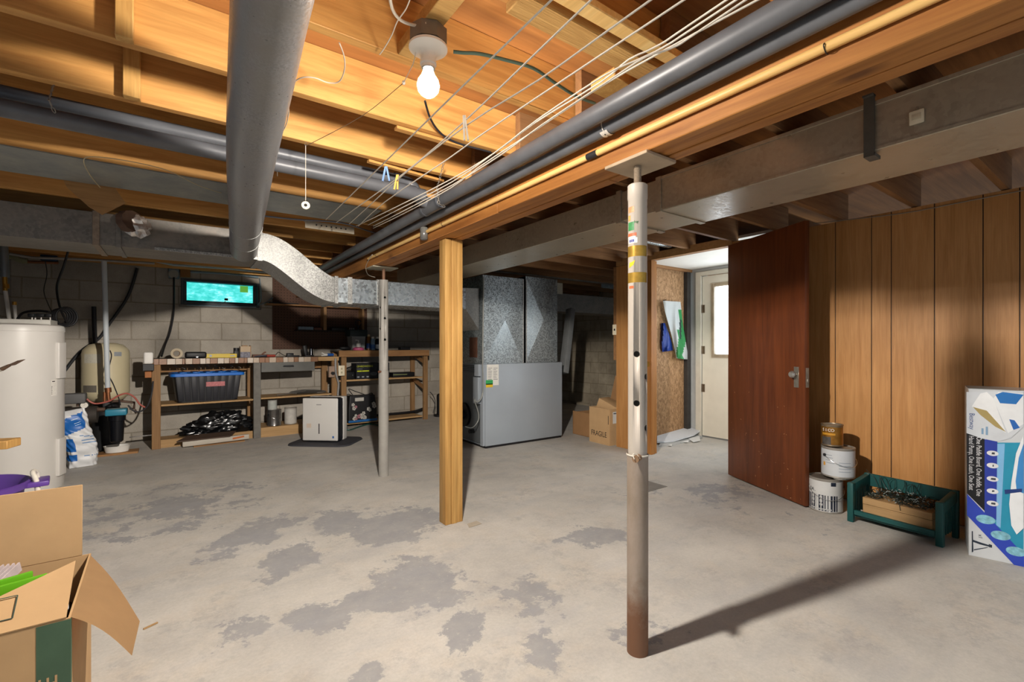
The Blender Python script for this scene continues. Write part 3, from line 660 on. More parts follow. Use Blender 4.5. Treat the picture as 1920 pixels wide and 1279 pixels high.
# small ducts in the right bays and round pipes above the furnace
pipe('round_pipe', [(2.60, 2.93, 2.20), (4.05, 2.93, 2.20)], .055, M_GALV, 'galvanised round pipe in the joist space above the passage header', 'duct', n=20)
pipe('flexible_pipe', [(2.6, 5.08, 2.18), (3.4, 5.08, 2.17), (4.4, 5.08, 2.165), (6.3, 5.08, 2.17)], .055, M_GALVD, 'dusty pale round pipe above the furnace plenums', 'duct', n=18, smooth=4)
a = thing('branch_duct', 'dark square duct stub on the right of the furnace plenum with a shiny patch', 'duct', (5, 5.2, 1.7))
mb = MB(); mb.box(3.90, 6.38, 5.2, 5.6, 1.66, 1.93, .002, 1); part('duct_run', mb, M_GALVD, a)
e0 = OY(1128, 500, 5.19); e1 = OY(1161, 543, 5.19)
mb = MB(); mb.box(e0.x, e1.x, 5.192, 5.1995, e1.z, e0.z, .002, 1); part('foil_patch', mb, M_PLEN, a, 'shiny foil patch')
e0 = OY(1044, 530, 5.19); e1 = OY(1055, 552, 5.19)
mb = MB(); mb.box(e0.x, e1.x, 5.188, 5.1995, e1.z, e0.z, .002, 1); part('outlet_plate', mb, M_IVORY, a, 'ivory label plate')
# ------------------------------------------------------------------ furnace
FX0, FX1, FY0, FY1, FZ = 2.757, 3.93, 4.425, 5.15, .948
fu = thing('furnace', 'grey sheet metal furnace with two galvanised plenums on top', 'furnace', ((FX0 + FX1) / 2, 4.8, 0))
MFU = MAT('99a1a8', .45, .1, .05, 3)
mb = MB(); mb.box(FX0 + .03, FX1, FY0, FY1, .025, FZ, .006, 2); part('cabinet', mb, MFU, fu)
mb = MB(); mb.box(FX0 + .04, FX1 - .01, FY0 + .01, FY1, .0, .025); part('base', mb, M_BLACK, fu)
mb = MB(); mb.box(FX0, FX0 + .028, FY0 + .004, FY0 + .06, .03, FZ - .002, .002, 1); part('corner_trim', mb, MFU, fu)
mb = MB(); mb.box(FX0 + .010, FX0 + .028, FY0 + .07, FY1 - .02, .05, FZ - .10, .003, 1); part('service_door', mb, MAT('5c6164', .5, .1, .1, 6), fu)
mb = MB()
for i in range(4): mb.box(FX0 + .004, FX0 + .012, FY0 + .20, FY1 - .06, FZ - .09 + i * .02, FZ - .08 + i * .02)
part('vent_slat', mb, MAT('4a4f52', .5, .2), fu)
mb = MB(); mb.box(FX0 - .035, FX0 + .009, FY0 + .05, FY0 + .16, .50, .80, .003, 1); mb.box(FX0 - .03, FX0 + .009, FY0 + .05, FY0 + .14, .81, .945, .003, 1); part('control_box', mb, MFU, fu)
mb = MB(); mb.cyl((FX0 - .02, FY0 + .42, .34), (FX0 + .010, FY0 + .42, .34), .14, n=28); mb.cyl((FX0 - .06, FY0 + .42, .34), (FX0 - .02, FY0 + .42, .34), .06, n=20); mb.cyl((FX0 - .05, FY0 + .22, .17), (FX0 + .01, FY0 + .22, .17), .022, n=14); part('blower', mb, M_BLACK, fu)
def crossbreak(mb, x0, x1, z0, z1, y, d):
    c = Vector(((x0 + x1) / 2, y - d, (z0 + z1) / 2)); q = [Vector((x0, y, z0)), Vector((x1, y, z0)), Vector((x1, y, z1)), Vector((x0, y, z1))]
    for i in range(4): mb.poly([q[i], q[(i + 1) % 4], c])
def plenum(x0, x1, z1, name, d):
    mb = MB(); mb.box(x0, x1, FY0 + .025, 5.0, FZ + .001, z1); crossbreak(mb, x0, x1, FZ + .001, z1, FY0 + .024, d)
    mb.poly([(x0, FY0 + .024, FZ), (x0, 5, FZ), (x0, 5, z1), (x0, FY0 + .024, z1)]); part(name, mb, M_PLEN, fu, smooth=0)
plenum(2.765, 3.335, 1.95, 'supply_plenum', .035); plenum(3.372, 3.87, 1.985, 'return_plenum', .035)
mb = MB(); mb.box(3.337, 3.371, FY0 + .05, 5.0, FZ + .001, 1.95); part('plenum_gap', mb, M_BLACK, fu)
for x in (2.765, 3.325, 3.373):
    mb = MB(); mb.box(x, x + .012, FY0 + .016, FY0 + .026, FZ + .002, 1.945); part('plenum_seam', mb, M_GALVB, fu)
mb = MB(); mb.box(2.7565, 2.7635, FY0 + .13, FY0 + .30, 1.02, 1.25, .001, 1); part('rust_plate', mb, MAT('5d3c2c', .8, 0, .3, 20), fu, 'rusty brown plate')
# conduit on the corner
def FYp(u, v, y=FY0 - .008): return OY(u, v, y)
mb = MB(); mb.tube([FYp(907, 520), FYp(906, 600), FYp(905, 680), FYp(906, 725), FYp(903, 745), FYp(895, 754), FYp(889, 748)], .008, 10, 4); mb.tube([FYp(889, 750), FYp(897, 775), FYp(896, 790), FYp(885, 802), FYp(872, 800)], .006, 8, 4); part('conduit', mb, MAT('8b8d88', .5, .3, .1, 30), fu, 'grey armoured conduit')
# paper labels
def plate(u0, v0, u1, v1, y, th=.0015): 
    a, b = OY(u0, v0, y), OY(u1, v1, y); return MB().box(a.x, b.x, y - th, y, b.z, a.z)
part('paper_label', plate(913, 684, 935, 722, FY0 - .0005), MAT('d5d3ca', .7, 0, .06, 60), fu, 'white paper label')
mb = plate(911, 713, 924, 721, FY0 - .0022, .001); part('green_label', mb, MAT('2f9a50', .6), fu)
mb = plate(911, 720, 924, 726, FY0 - .0022, .001); part('yellow_label', mb, MAT('d8b52c', .6), fu)
mb = MB(); rs = random.Random(2)
for v in list(range(690, 712, 3)):
    for u0 in (915, 925): 
        a, b = OY(u0, v, FY0 - .0022), OY(u0 + rs.uniform(5, 8), v + .7, FY0 - .0022); mb.box(a.x, b.x, FY0 - .0026, FY0 - .0022, b.z, a.z)
part('label_print', mb, MAT('7a7c7c', .7), fu)
# leaning grey vent pipe beside the furnace
lo, hi = OY(1060, 700, 5.0), OY(1066, 585, 5.6)
mb = MB(); mb.bar(OY(1057, 700, 4.6), OY(1070, 580, 4.75), .11, .08, (1, 0, 0), .005); solo('leaning_vent', mb, MAT('7d8080', .6, .3, .15, 8), 'grey flat metal vent leaning behind the furnace', 'vent')

# ------------------------------------------------------------------ bulb holder
BXc, BYc = .610, 1.290
lampP = thing('ceiling_lamp', 'bare lit bulb in a white porcelain holder on a dark junction box', 'lamp', (BXc, BYc, 2.0), 0)
mb = MB(); mb.lathe([(0, 2.098), (.058, 2.098), (.058, 2.055), (.0, 2.055)], (BXc, BYc, 0), 8); part('junction_box', mb, MAT('7b7468', .6, .4, .15, 20), lampP, 'dark octagonal junction box')
mb = MB(); mb.lathe([(0, 2.0545), (.050, 2.0545), (.0575, 2.050), (.0575, 2.043), (.048, 2.036), (.030, 2.030), (.0225, 2.020), (.0225, 2.006), (.0245, 2.004), (.0245, 1.996), (.0205, 1.994), (.0205, 1.985), (.0, 1.985)], (BXc, BYc, 0), 36); part('porcelain_holder', mb, MAT('e8e4da', .3, 0, .02, 5), lampP, 'white porcelain holder')
mb = MB(); mb.lathe([(.014, 1.9845), (.0155, 1.975), (.021, 1.962), (.030, 1.948), (.033, 1.934), (.030, 1.918), (.021, 1.907), (.011, 1.900), (.0, 1.8985)], (BXc, BYc, 0), 20, caps=False)
NB = EMIT('m_bulb_glass', 'fff5ea', 1); lf = NB.n('ShaderNodeLightFalloff'); NB.set(lf, 'Strength', 2550.0); NB.set(lf, 'Smooth', .55); NB.l(lf, 1, NB.b, 'Emission Strength')
part('bulb', mb, NB.m, lampP, 'glowing glass bulb')
mb = MB(); mb.tube([(BXc - .03, BYc + .02, 2.036), (BXc - .036, BYc + .03, 2.0), OZ(757, 155, 2.05)], .0014, 6); mb.sph(OZ(757, 155, 2.05), .006, (1, 1, 1.3), 10); part('pull_chain', mb, M_ROPE, lampP)
mb = MB(); mb.box(BXc - .03, BXc + .03, 1.07, 1.455, ZJ - .0, ZJ + .04, .002, 1); solo('wood_block', mb, M_ROUGH, 'pale wood block between two joists holding the bulb fitting', 'block')
# pull string
hk = OZ(573, 272, 2.092); hk.y = 2.318; hk.x = OY(573, 272, 2.318).x
ps = thing('pull_string', 'long pull string with a white ring at its end hanging from a hook', 'string', (hk.x, hk.y, hk.z))
rz = EYE + (649 - 385) / FPX * (hk.x * SY + hk.y * CY)
mb = MB(); mb.tube([OZ(757, 155, 2.05), OZ(678, 218, 2.075), OZ(585, 268, 2.085), hk + Vector((0, 0, -.012))], .0013, 6, 4); part('cord', mb, MAT('6a5c48', .9), ps, 'dark slack cord')
mb = MB(); mb.tube([hk + Vector((0, 0, -.012)), (hk.x, hk.y, rz + .022)], .0013, 6); part('hanging_cord', mb, M_ROPE, ps)
mb = MB(); Mx = Matrix.Translation((hk.x, hk.y, rz)) @ Matrix.Rotation(PI / 2, 4, 'X') @ Matrix.Rotation(-.25, 4, 'Y'); mb.lathe([(.0075, -.004), (.017, -.004), (.019, 0), (.017, .004), (.0075, .004), (.0075, -.004)], n=24, M=Mx, caps=False); part('ring', mb, MAT('e0d8c4', .5), ps, 'white ring')
mb = MB(); mb.tube([hk + Vector((0, 0, .004)), hk + Vector((.004, 0, -.004)), hk + Vector((.0, 0, -.013)), hk + Vector((-.004, 0, -.006))], .0014, 6, 4); part('screw_eye', mb, M_CHROME, ps)

# ------------------------------------------------------------------ clotheslines
ZL = 1.885
def line(i, pts, lab, r=.0026, z=ZL):
    P = [OZ(u, v, (2.045 + (z - ZL) if v > 405 else z)) for u, v in pts]
    e = P[0] + (P[0] - P[1]).normalized() * 1.2; e.z = z; P = [e] + P
    mb = MB(); mb.tube(P, r, 6, 3); return solo('clothesline', mb, M_ROPE, lab, 'clothesline', 'clotheslines under the joists')
line(0, [(1034, 0), (822, 206), (645, 379), (611, 412)], 'single taut white clothesline nearest the bulb')
line(1, [(1108, 0), (866, 232), (752, 329), (672, 387), (631, 417)], 'white clothesline second from the bulb, with the white and yellow pegs')
line(2, [(1220, 0), (1140, 57), (1010, 150), (876, 234), (757, 327), (690, 388), (655, 420)], 'white clothesline third from the bulb that meets the second', .0026, ZL - .012)
line(3, [(1282, 0), (1080, 134), (905, 251), (840, 298), (720, 380), (672, 424)], 'white clothesline fourth from the bulb, beside the loose bundle')
line(4, [(1362, 0), (1238, 83), (1178, 112), (1125, 155), (1002, 231), (931, 284), (846, 336), (735, 392), (668, 424)], 'white clothesline along the left edge of the loose bundle', .0026, ZL + .03)
line(5, [(1380, 0), (1250, 85), (1196, 112), (1132, 142), (1008, 224), (936, 280), (848, 341), (745, 394), (690, 422)], 'white clothesline in the middle of the loose bundle', .0026, ZL + .014)
line(6, [(1398, 0), (1268, 86), (1212, 106), (1140, 152), (1016, 234), (940, 290), (850, 346), (752, 398), (700, 424)], 'white clothesline sagging under the loose bundle', .0026, ZL - .01)
line(7, [(1420, 0), (1290, 70), (1130, 160), (1010, 240), (900, 312), (846, 352), (758, 400), (700, 428)], 'white clothesline nearest the drain pipe', .0026, ZL + .006)
def peg(p, col, lab, d=(0, 0, -1), open_=.010, L=.072, spread=Vector((SY * 0 + CY, -SY, 0))):
    o = thing('hanging_clothespin', lab, 'clothespin', p, 0, 'clothespins'); d = Vector(d).normalized(); s = spread.normalized()
    M_ = MAT(col, .6, 0, .06, 30)
    for q in (-1, 1):
        mb = MB(); a = Vector(p) - d * .012 + s * q * .002; mb.bar(a, a + d * L + s * q * open_, .006, .008, s.cross(d)); part('jaw', mb, M_, o)
    mb = MB(); c = Vector(p) + d * .026; mb.cyl(c - s * .008, c + s * .008, .0022, n=8); part('spring', mb, M_CHROME, o)
peg(OZ(871, 224, ZL), 'f2ecdc', 'white wooden clothespin on the second and third clotheslines', (.10, 0, -1), .004, .078)
peg(OZ(724, 318, ZL), '7ea3d8', 'blue plastic clothespin clipped on the first clothesline', (0, 0, -1), .012, .06)
peg(OZ(745, 333, ZL), 'd9ae54', 'yellow wooden clothespin below the blue one', (-.12, 0, -1), .005, .066)

# ------------------------------------------------------------------ cables under the joists
def cable(name, pts, r, mat, lab, z=2.085, cat='cable', smooth=4):
    P = [OZ(*q, z) if len(q) == 2 else Vector(q) for q in pts]; mb = MB(); mb.tube(P, r, 8, smooth); return solo(name, mb, mat, lab, cat)
MWC = MAT('cfc6b4', .6, 0, .05, 30); MGC = MAT('4d6355', .6, 0, .1, 30); MDC = MAT('26262a', .6, 0, .1, 30)
cable('electric_cable', [(728, -30), (735, 15), (752, 38), (780, 48), (800, 44)], .0045, MWC, 'thick white cable looping into the junction box of the bulb')
cable('loose_string', [(775, -20), (762, 15), (745, 40), (735, 65), (722, 88), (712, 102)], .0018, M_ROPE, 'short white string dangling left of the bulb fitting')
cable('loose_wire', [(636, 80), (645, 105), (646, 130), (636, 153), (615, 155), (590, 146), (565, 146), (548, 160), (541, 190), (541, 215), (534, 240), (522, 253)], .0022, MWC, 'white wire looping down beside the round duct')
cable('loose_wire', [(513, 270), (519, 300), (520, 330)], .0022, MWC, 'short frayed white wire hanging right of the round duct')
cable('electric_cable', [(850, 97), (868, 99), (900, 101), (950, 113), (1000, 128), (1040, 155), (1080, 180), (1116, 194)], .0055, MGC, 'green grey cable stapled along a joist right of the bulb', 2.092)
cable('electric_cable', [(797, 190), (806, 220), (820, 243), (840, 260), (870, 272), (920, 285)], .0045, MDC, 'dark cable drooping from the joist behind the bulb', 2.092)
cable('hanging_wire', [(188, 352), (170, 330), (157, 303), (172, 294), (240, 302), (315, 320), (370, 347), (415, 362)], .0022, MAT('c2b490', .7), 'thin tan wire draped across the sheet metal left of the round duct', 2.075)
cable('electric_cable', [(485, 404), (560, 412), (640, 418), (700, 436), (760, 452)], .006, MAT('6f7580', .5), 'grey cable running behind the S-bend duct under the joists', 2.085)
cable('hanging_wire', [(698, 478), (694, 483), (686, 500), (690, 515), (703, 520)], .0026, MWC, 'white wire loop hanging left of the far steel post plate', 1.80)
# wood blocks and boards on the joists
def wblock(u0, u1, vb, y, lab, z1=ZJ + HJ - .002, th=.036, mat=None):
    a = OY(u0, vb, y); b = OY(u1, vb, y); mb = MB(); mb.box(a.x, b.x, y, y + th, a.z, z1, .002, 1); return solo('wood_block', mb, mat or M_POSTW, lab, 'block', 'nailer blocks on the joists')
wblock(215, 250, 64, 1.925 - .0765, 'short upright wood block high on the joist, topmost left of the round duct')
wblock(230, 263, 177, 2.355 - .0765, 'short upright wood block lower left of the round duct')
mb = MB(); q = [OZ(950, 6, 2.075), OZ(945, 28, 2.075), OZ(1180, 168, 2.075), OZ(1222, 130, 2.075)]; mb.box(.735, 1.345, .975, 1.062, 2.07, 2.0985, .003, 1); solo('rough_board', mb, M_ROUGH, 'rough sawn pale board nailed under a joist above the clotheslines', 'board')
mb = MB(); mb.box(.80, 1.345, .905, .955, 2.074, 2.098, .003, 1); solo('smooth_board', mb, M_POLE, 'smooth pale batten beside the rough sawn board', 'board')
mb = MB(); mb.box(1.20, 1.344, 1.085, 1.20, 2.06, 2.0985, .003, 1); solo('wood_block', mb, M_POSTW, 'square pale wood block at the beam end of the rough board', 'block')
mb = MB(); a, b = OZ(742, 240, 2.09), OZ(865, 275, 2.09); mb.bar(a, b, .030, .012); solo('wood_batten', mb, M_JOIST, 'thin pale batten under the joist right behind the bulb', 'batten')
mb = MB(); a, b = OZ(690, 302, 2.09), OZ(830, 340, 2.09); mb.bar(a, b, .026, .012); solo('wood_batten', mb, M_JOIST, 'thin pale batten under the joist above the crossing pipes', 'batten')
mb = MB(); y = 3.648; P = [OY(u, v, y) for u, v in ((100, 300), (205, 300), (207, 340), (235, 380), (191, 402), (165, 386), (125, 350))]; mb.poly(P, .018, (0, 1, 0)); solo('plywood_gusset', mb, M_PLY, 'pointed brown plywood scrap hanging above the dusty flat duct', 'board')
# perforated bracket
br = thing('perforated_bracket', 'pale perforated metal bracket at the far end of the clotheslines', 'bracket', OZ(615, 425, 2.06))
a, b = OZ(572, 420, 2.068), OZ(664, 433, 2.068); mb = MB(); mb.bar(a, b, .004, .055, (0, 0, 1)); mb.bar(a + Vector((0, .02, .026)), b + Vector((0, .02, .026)), .04, .004); part('bracket_plate', mb, MAT('a39a88', .6, .2, .12, 20), br)
mb = MB(); dv = (b - a); nn = Vector((dv.y, -dv.x, 0)).normalized()
if nn.y > 0: nn = -nn
for q in range(7):
    c = a + dv * (.22 + q * .1) + Vector((0, 0, .004)); mb.cyl(c + nn * .0018, c + nn * .0026, .0065, n=10)
part('hole', mb, M_BLACK, br, 'row of dark round holes')
# glass jar screwed to the beam
jc = OX(795, 437, BX0 - .028)
jr = thing('hanging_jar', 'small cloudy glass jar fixed to the dark side of the main beam', 'jar', (jc.x, jc.y, jc.z))
mb = MB(); mb.lathe([(0, -.045), (.020, -.045), (.0255, -.038), (.026, .03), (.022, .038), (0, .038)], jc, 24); part('jar_glass', mb, MAT('8d8c86', .15, 0, .15, 30, 0, .6, 1, .55), jr)
mb = MB(); mb.lathe([(0, .0385), (.024, .0385), (.024, .052), (0, .052)], jc, 24); part('jar_lid', mb, M_DARKM, jr)
# foil wrapped pipe end
fo = thing('pipe_stub', 'torn brown pipe wrap with a crumpled silver end on the dusty duct', 'pipe', OY(250, 425, 4.08))
c = OY(258, 425, 4.075); rs = random.Random(4)
b = bmesh.new(); bmesh.ops.create_icosphere(b, subdivisions=3, radius=.075)
for v in b.verts: v.co *= 1 + rs.uniform(-.18, .14); v.co.y *= .45; v.co.x *= 1.05
mb = MB(); mb.merge(b, Matrix.Translation(c)); part('foil_end', mb, MAT('cfc8c0', .35, .55, .25, 40), fo, 'crumpled silver foil', smooth=0)
mb = MB(); mb.cyl(OY(240, 417, 4.09), OY(250, 414, 4.05), .08, .072, 10); part('pipe_wrap', mb, MAT('5a4538', .9, 0, .2, 20), fo, 'brown torn wrap')
# ------------------------------------------------------------------ water heater corner
HX, HY, HR, HT = -1.055, 5.335, .275, 1.325
wh = thing('water_heater', 'tall white cylindrical water heater at the left edge', 'water heater', (HX, HY, 0))
MWH = MAT('cfccc6', .35, 0, .03, 3)
mb = MB(); mb.lathe([(0, 0), (HR - .005, 0), (HR, .01), (HR, HT - .06), (HR + .003, HT - .058), (HR + .003, HT - .03), (HR - .004, HT - .012), (HR - .03, HT), (0, HT)], (HX, HY, 0), 56); part('tank_jacket', mb, MWH, wh)
mb = MB(); mb.box(HX - .25, HX + .215, HY - .14, HY - .12, HT - .005, HT + .035, .002, 1); mb.box(HX + .20, HX + .215, HY - .13, HY + .12, HT - .005, HT + .035); mb.box(HX - .25, HX + .20, HY - .13, HY + .12, HT + .0, HT + .006); part('top_tray', mb, MAT('c2c0b8', .5), wh)
ta = math.atan2(-.14, .99); 
def hw(a, z0, z1, r=HR): 
    return MB().grid(lambda s, t: Vector((HX + r * math.cos(a[0] + (a[1] - a[0]) * s), HY + r * math.sin(a[0] + (a[1] - a[0]) * s), z0 + (z1 - z0) * t)), 8, 1)
zh = lambda v, d=3.93: EYE + (649 - v) / FPX * d
for v0, v1, nm in ((642, 708, 'upper_cover'), (816, 884, 'lower_cover')):
    mb = MB(); a = ta - .16; c = Vector((HX + HR * math.cos(a), HY + HR * math.sin(a), 0)); M = Matrix.Translation((c.x, c.y, 0)) @ Matrix.Rotation(a, 4, 'Z'); mb.box(-.02, .018, -.05, .05, zh(v1), zh(v0), .008, 3, M); part(nm, mb, MWH, wh)
mb = hw((ta - .50, ta - .30), zh(738), zh(709), HR + .001); part('rating_label', mb, MAT('dddad2', .6, 0, .12, 90), wh, 'white barcode label')
mb = MB(); rs = random.Random(9)
for q in range(7):
    z = zh(735 - q * 2.2); a0 = ta - .49; 
    for w_ in ((a0, a0 + rs.uniform(.02, .03)),): mb.grid(lambda s, t: Vector((HX + (HR + .002) * math.cos(w_[0] + (w_[1] - w_[0]) * s), HY + (HR + .002) * math.sin(w_[0] + (w_[1] - w_[0]) * s), z + .004 * t)), 2, 1)
mb.grid(lambda s, t: Vector((HX + (HR + .002) * math.cos(ta - .47 + .09 * s), HY + (HR + .002) * math.sin(ta - .47 + .09 * s), zh(713) + .007 * t)), 4, 1)
part('label_print', mb, M_PRINT, wh)
# pipes on top
def topp(u, v): return DP(u, v, 3.95)
b0, b1, b2 = topp(18, 603), topp(10, 545), topp(8, 440)
mb = MB(); mb.tube([b0, b1], .0135, 14); mb.tube([topp(30, 603), topp(27, 570)], .0115, 14); part('white_pipe', mb, MAT('dcdad2', .4), wh)
mb = MB(); mb.tube([b1 - Vector((0, 0, .002)), topp(9, 520)], .0155, 14); mb.cyl(topp(12, 541) - Vector((0, 0, .0)), topp(11, 533), .02, n=14); mb.cyl(topp(18, 611), topp(18, 600), .022, n=14); mb.cyl(topp(30, 611), topp(30, 601), .020, n=14); mb.cyl(topp(27, 572), topp(27, 566), .015, n=14); part('brass_fitting', mb, M_BRASS, wh)
mb = MB(); mb.tube([topp(9, 520), topp(6, 455)], .03, 16); part('flue_pipe', mb, MAT('7f878c', .4, .5), wh, 'grey metal pipe')
mb = MB(); mb.tube([topp(30, 604), topp(40, 589), topp(55, 584), topp(75, 583), topp(92, 585)], .010, 10, 5); part('black_hose', mb, M_BLACK, wh)
mb = MB()
for u in (60, 66, 77, 94): mb.cyl(topp(u, 600), topp(u, 594), .006, n=8)
part('terminal', mb, MAT('c8c4bc', .4, .5), wh)
mb = MB()
for u, w in ((60, 10), (78, 14), (92, 9)): c = topp(u, 592); mb.box(c.x - w / 450, c.x + w / 450, c.y - .03, c.y + .03, c.z - .012, c.z + .016, .004, 2)
part('terminal_block', mb, M_BLACK, wh)
co = thing('cable_coil', 'black coiled cable hanging at the right of the water heater top', 'cable', topp(118, 595))
c = DP(118, 594, 4.05); mb = MB()
for q in range(5):
    rr = .062 + .004 * q; t0 = q * .3
    mb.tube([c + Vector((.25 * rr * math.cos(t) + .012 * (q - 2), .9 * rr * math.cos(t) * .5, 1.05 * rr * math.sin(t) - .0)) + Vector((.55 * rr * math.cos(t), 0, 0)) for t in [t0 + 2 * PI * j / 20 for j in range(20)]], .008, 8, closed=True)
part('coil', mb, M_BLACK, co)
mb = MB(); mb.tube([DP(128, 470, 4.1), DP(119, 500, 4.1), DP(108, 530, 4.08), DP(107, 550, 4.07), DP(112, 575, 4.05), DP(118, 590, 4.05), DP(126, 605, 4.05)], .0085, 8, 5); part('cable', mb, M_BLACK, co)
cable('hanging_wire', [OY(85, 490, 6.84), OY(88, 515, 6.84), OY(82, 545, 6.7), OY(90, 570, 6.3), DP(99, 588, 4.2)], .0035, MDC, 'thin black wire hanging down to the water heater top')
# bucket
bk = thing('bucket', 'purple plastic tub with a white rope handle in front of the water heater', 'bucket', (-.88, 3.42, 0))
MPU = MAT('5d3d8f', .4, 0, .06, 6)
cB = Vector((-.88, 3.42, 0)); rB = .235; zB = .455
mb = MB(); mb.lathe([(0, .0), (rB * .80, 0), (rB * .83, .01), (rB * .97, zB - .035), (rB * 1.06, zB - .03), (rB * 1.08, zB), (rB * 1.04, zB + .004), (rB * .95, zB - .03), (rB * .80, .012), (0, .012)], cB, 48); part('tub', mb, MPU, bk)
mb = MB(); ha = math.radians(8); M = Matrix.Translation(cB) @ Matrix.Rotation(ha, 4, 'Z'); mb.box(rB * .98, rB * 1.36, -.07, .07, zB - .035, zB - .008, .006, 2, M); part('handle_lug', mb, MPU, bk)
mb = MB(); P = [M @ Vector((rB * 1.18, -.05, zB - .06)), M @ Vector((rB * 1.15, -.052, zB + .0)), M @ Vector((rB * 1.1, -.03, zB + .03)), M @ Vector((rB * 1.1, .01, zB + .036)), M @ Vector((rB * 1.14, .045, zB + .02)), M @ Vector((rB * 1.16, .05, zB - .03))]; mb.tube(P, .011, 10, 6); part('rope_handle', mb, M_ROPE, bk)
# tools poking in from the left
tl = thing('garden_tool', 'rusty pointed tool on a pale shaft poking in from the left edge', 'tool', DP(20, 690, 2.3))
a, b, c, e = DP(-120, 740, 2.3), DP(4, 692, 2.3), DP(18, 685, 2.3), DP(48, 674, 2.3)
mb = MB(); mb.tube([a, b], .009, 12); part('shaft', mb, M_ROPE, tl)
mb = MB(); mb.tube([b, c], [.010, .007], 12); d = (e - c); w = Vector((.003, 0, .009)); mb.poly([c - w * .5, c + d * .45 - w * 1.3, e, c + d * .5 + w * .9, c + w * .5], .004); part('blade', mb, MAT('6d5644', .6, .4, .3, 40), tl, 'rusty blade')
mb = MB(); a = DP(27, 831, 2.2); mb.box(a.x - 1.1, a.x, a.y - .05, a.y + .05, a.z - .019, a.z + .019, .003, 1, Matrix.Translation(a) @ Matrix.Rotation(-.28, 4, 'Z') @ Matrix.Translation(-a)); solo('timber_offcut', mb, M_POSTW, 'end of a pale timber poking in from the left edge', 'timber')

# foreground cardboard box
cb = thing('cardboard_box', 'large open cardboard box with a green printed panel in the near left corner', 'box', (-.55, 1.87, 0))
bx0, bx1, by0, by1, bh, T = -.92, -.232, 1.640, 2.11, .45, .005
mb = MB(); mb.box(bx0, bx1, by0, by0 + T, 0, bh); mb.box(bx0, bx1, by1 - T, by1, 0, bh); mb.box(bx1 - T, bx1, by0 + T, by1 - T, 0, bh); mb.box(bx0, bx0 + T, by0 + T, by1 - T, 0, bh); mb.box(bx0 + T, bx1 - T, by0 + T, by1 - T, .0, T); part('carton', mb, M_CARD, cb)
mb = MB(); mb.box(bx0, bx1 - .022, by1 - T, by1, bh + .001, bh + .235, .001, 1, Matrix.Translation((0, by1, bh)) @ Matrix.Rotation(-.03, 4, 'X') @ Matrix.Translation((0, -by1, -bh))); part('flap', mb, M_CARD, cb)
mb = MB(); mb.poly([(bx0, by0, bh + .001), (bx1 - .008, by0, bh + .001), (bx1 - .005, by0 + .145, bh + .092), (-.376, by0 + .098, bh + .055), (-.6, by0 + .07, bh + .04), (bx0, by0 + .06, bh + .035)], T, (0, -.5, 1)); part('flap', mb, M_CARD, cb)
e0, e1 = OZ(263, 1166, .315), OZ(244, 1232, .30)
hA, hB = Vector((bx1, by0 + .004, bh)), Vector((bx1, by1 - .02, bh))
def fl_(s, t):
    A = hA.lerp(hB, t); B = e1.lerp(e0, t); z = math.sin(s * PI) * .018; return A.lerp(B, s) + Vector((0, 0, z))
mb = MB(); mb.grid(fl_, 8, 8); bmesh.ops.solidify(mb.bm, geom=list(mb.bm.faces), thickness=T); part('flap', mb, M_CARD, cb)
gx0, gx1 = OY(64, 1200, by0).x, bx1
mb = MB(); mb.box(gx0, gx1 + .0006, by0 - .0008, by0, .0, bh - .003); mb.box(gx1, gx1 + .0008, by0 - .0008, by0 + .018, .0, bh - .003); part('printed_panel', mb, MAT('47604a', .8, 0, .12, 12), cb, 'dark green printed panel')
mb = MB(); text(mb, 'E', frame(OY(88, 1279, by0 - .0012), (0, 0, 1), (-1, 0, 0)), .05); part('lettering', mb, M_CARD, cb)
# outline print on the front flap
fA, fB, fC = Vector((bx0, by0, bh + .001)), Vector((bx1, by0, bh + .001)), Vector((bx0, by0 + .165, bh + .10))
upv = (fC - fA).normalized(); nf = Vector((1, 0, 0)).cross(upv).normalized(); 
def fp(x, s): return Vector((x, 0, 0)) + Vector((0, fA.y, fA.z)) + upv * s + nf * .0063
xr = OZ(22, 1145, .49).x
mb = MB()
for a, b in (((xr - .2, .035), (xr, .035)), ((xr, .035), (xr, .10)), ((xr, .10), (xr - .2, .10))): mb.bar(fp(*a), fp(*b), .0025, .0006, nf)
for q in range(4): mb.bar(fp(xr - .19, .05 + q * .012), fp(xr - .035 - .01 * (q % 2), .05 + q * .012), .0018, .0006, nf)
part('printed_outline', mb, MAT('3c4a3e', .8), cb)
cb.rotation_euler[2] = .03; cb.location.x -= .003; cb.location.y -= .0095
# things in the box
gt = thing('plastic_tray', 'bright green plastic tray inside the near cardboard box', 'tray', (-.6, 1.95, .45))
mb = MB(); a, b = OZ(-120, 1140, .468), OZ(62, 1086, .472); mb.bar(a, b, .010, .05, (0, 0, 1), .003); mb.bar(a + Vector((.03, -.03, 0)), b + Vector((.035, -.028, -.006)), .010, .05, (0, 0, 1), .003); mb.bar(a + Vector((.015, -.015, -.025)), b + Vector((.016, -.014, -.03)), .04, .006); part('tray_edge', mb, MAT('5fa51c', .35, 0, .05, 5), gt)
mb = MB(); P = [OZ(110, 1172, .40), OZ(114, 1120, .47), OZ(128, 1097, .485), OZ(124, 1108, .48), OZ(129, 1140, .44), OZ(113, 1165, .405)]; mb.poly([P[0], P[1], P[2], P[4]], .002); mb.poly([P[0] + Vector((-.01, .05, 0)), P[1] + Vector((.0, .06, .01)), P[2] + Vector((-.01, .04, .0)), P[4] + Vector((-.015, .03, -.01))], .002); solo('folded_paper', mb, MAT('e6e8e8', .7, 0, .03, 10), 'white folded paper sticking out of the near cardboard box', 'paper')
mb = MB()
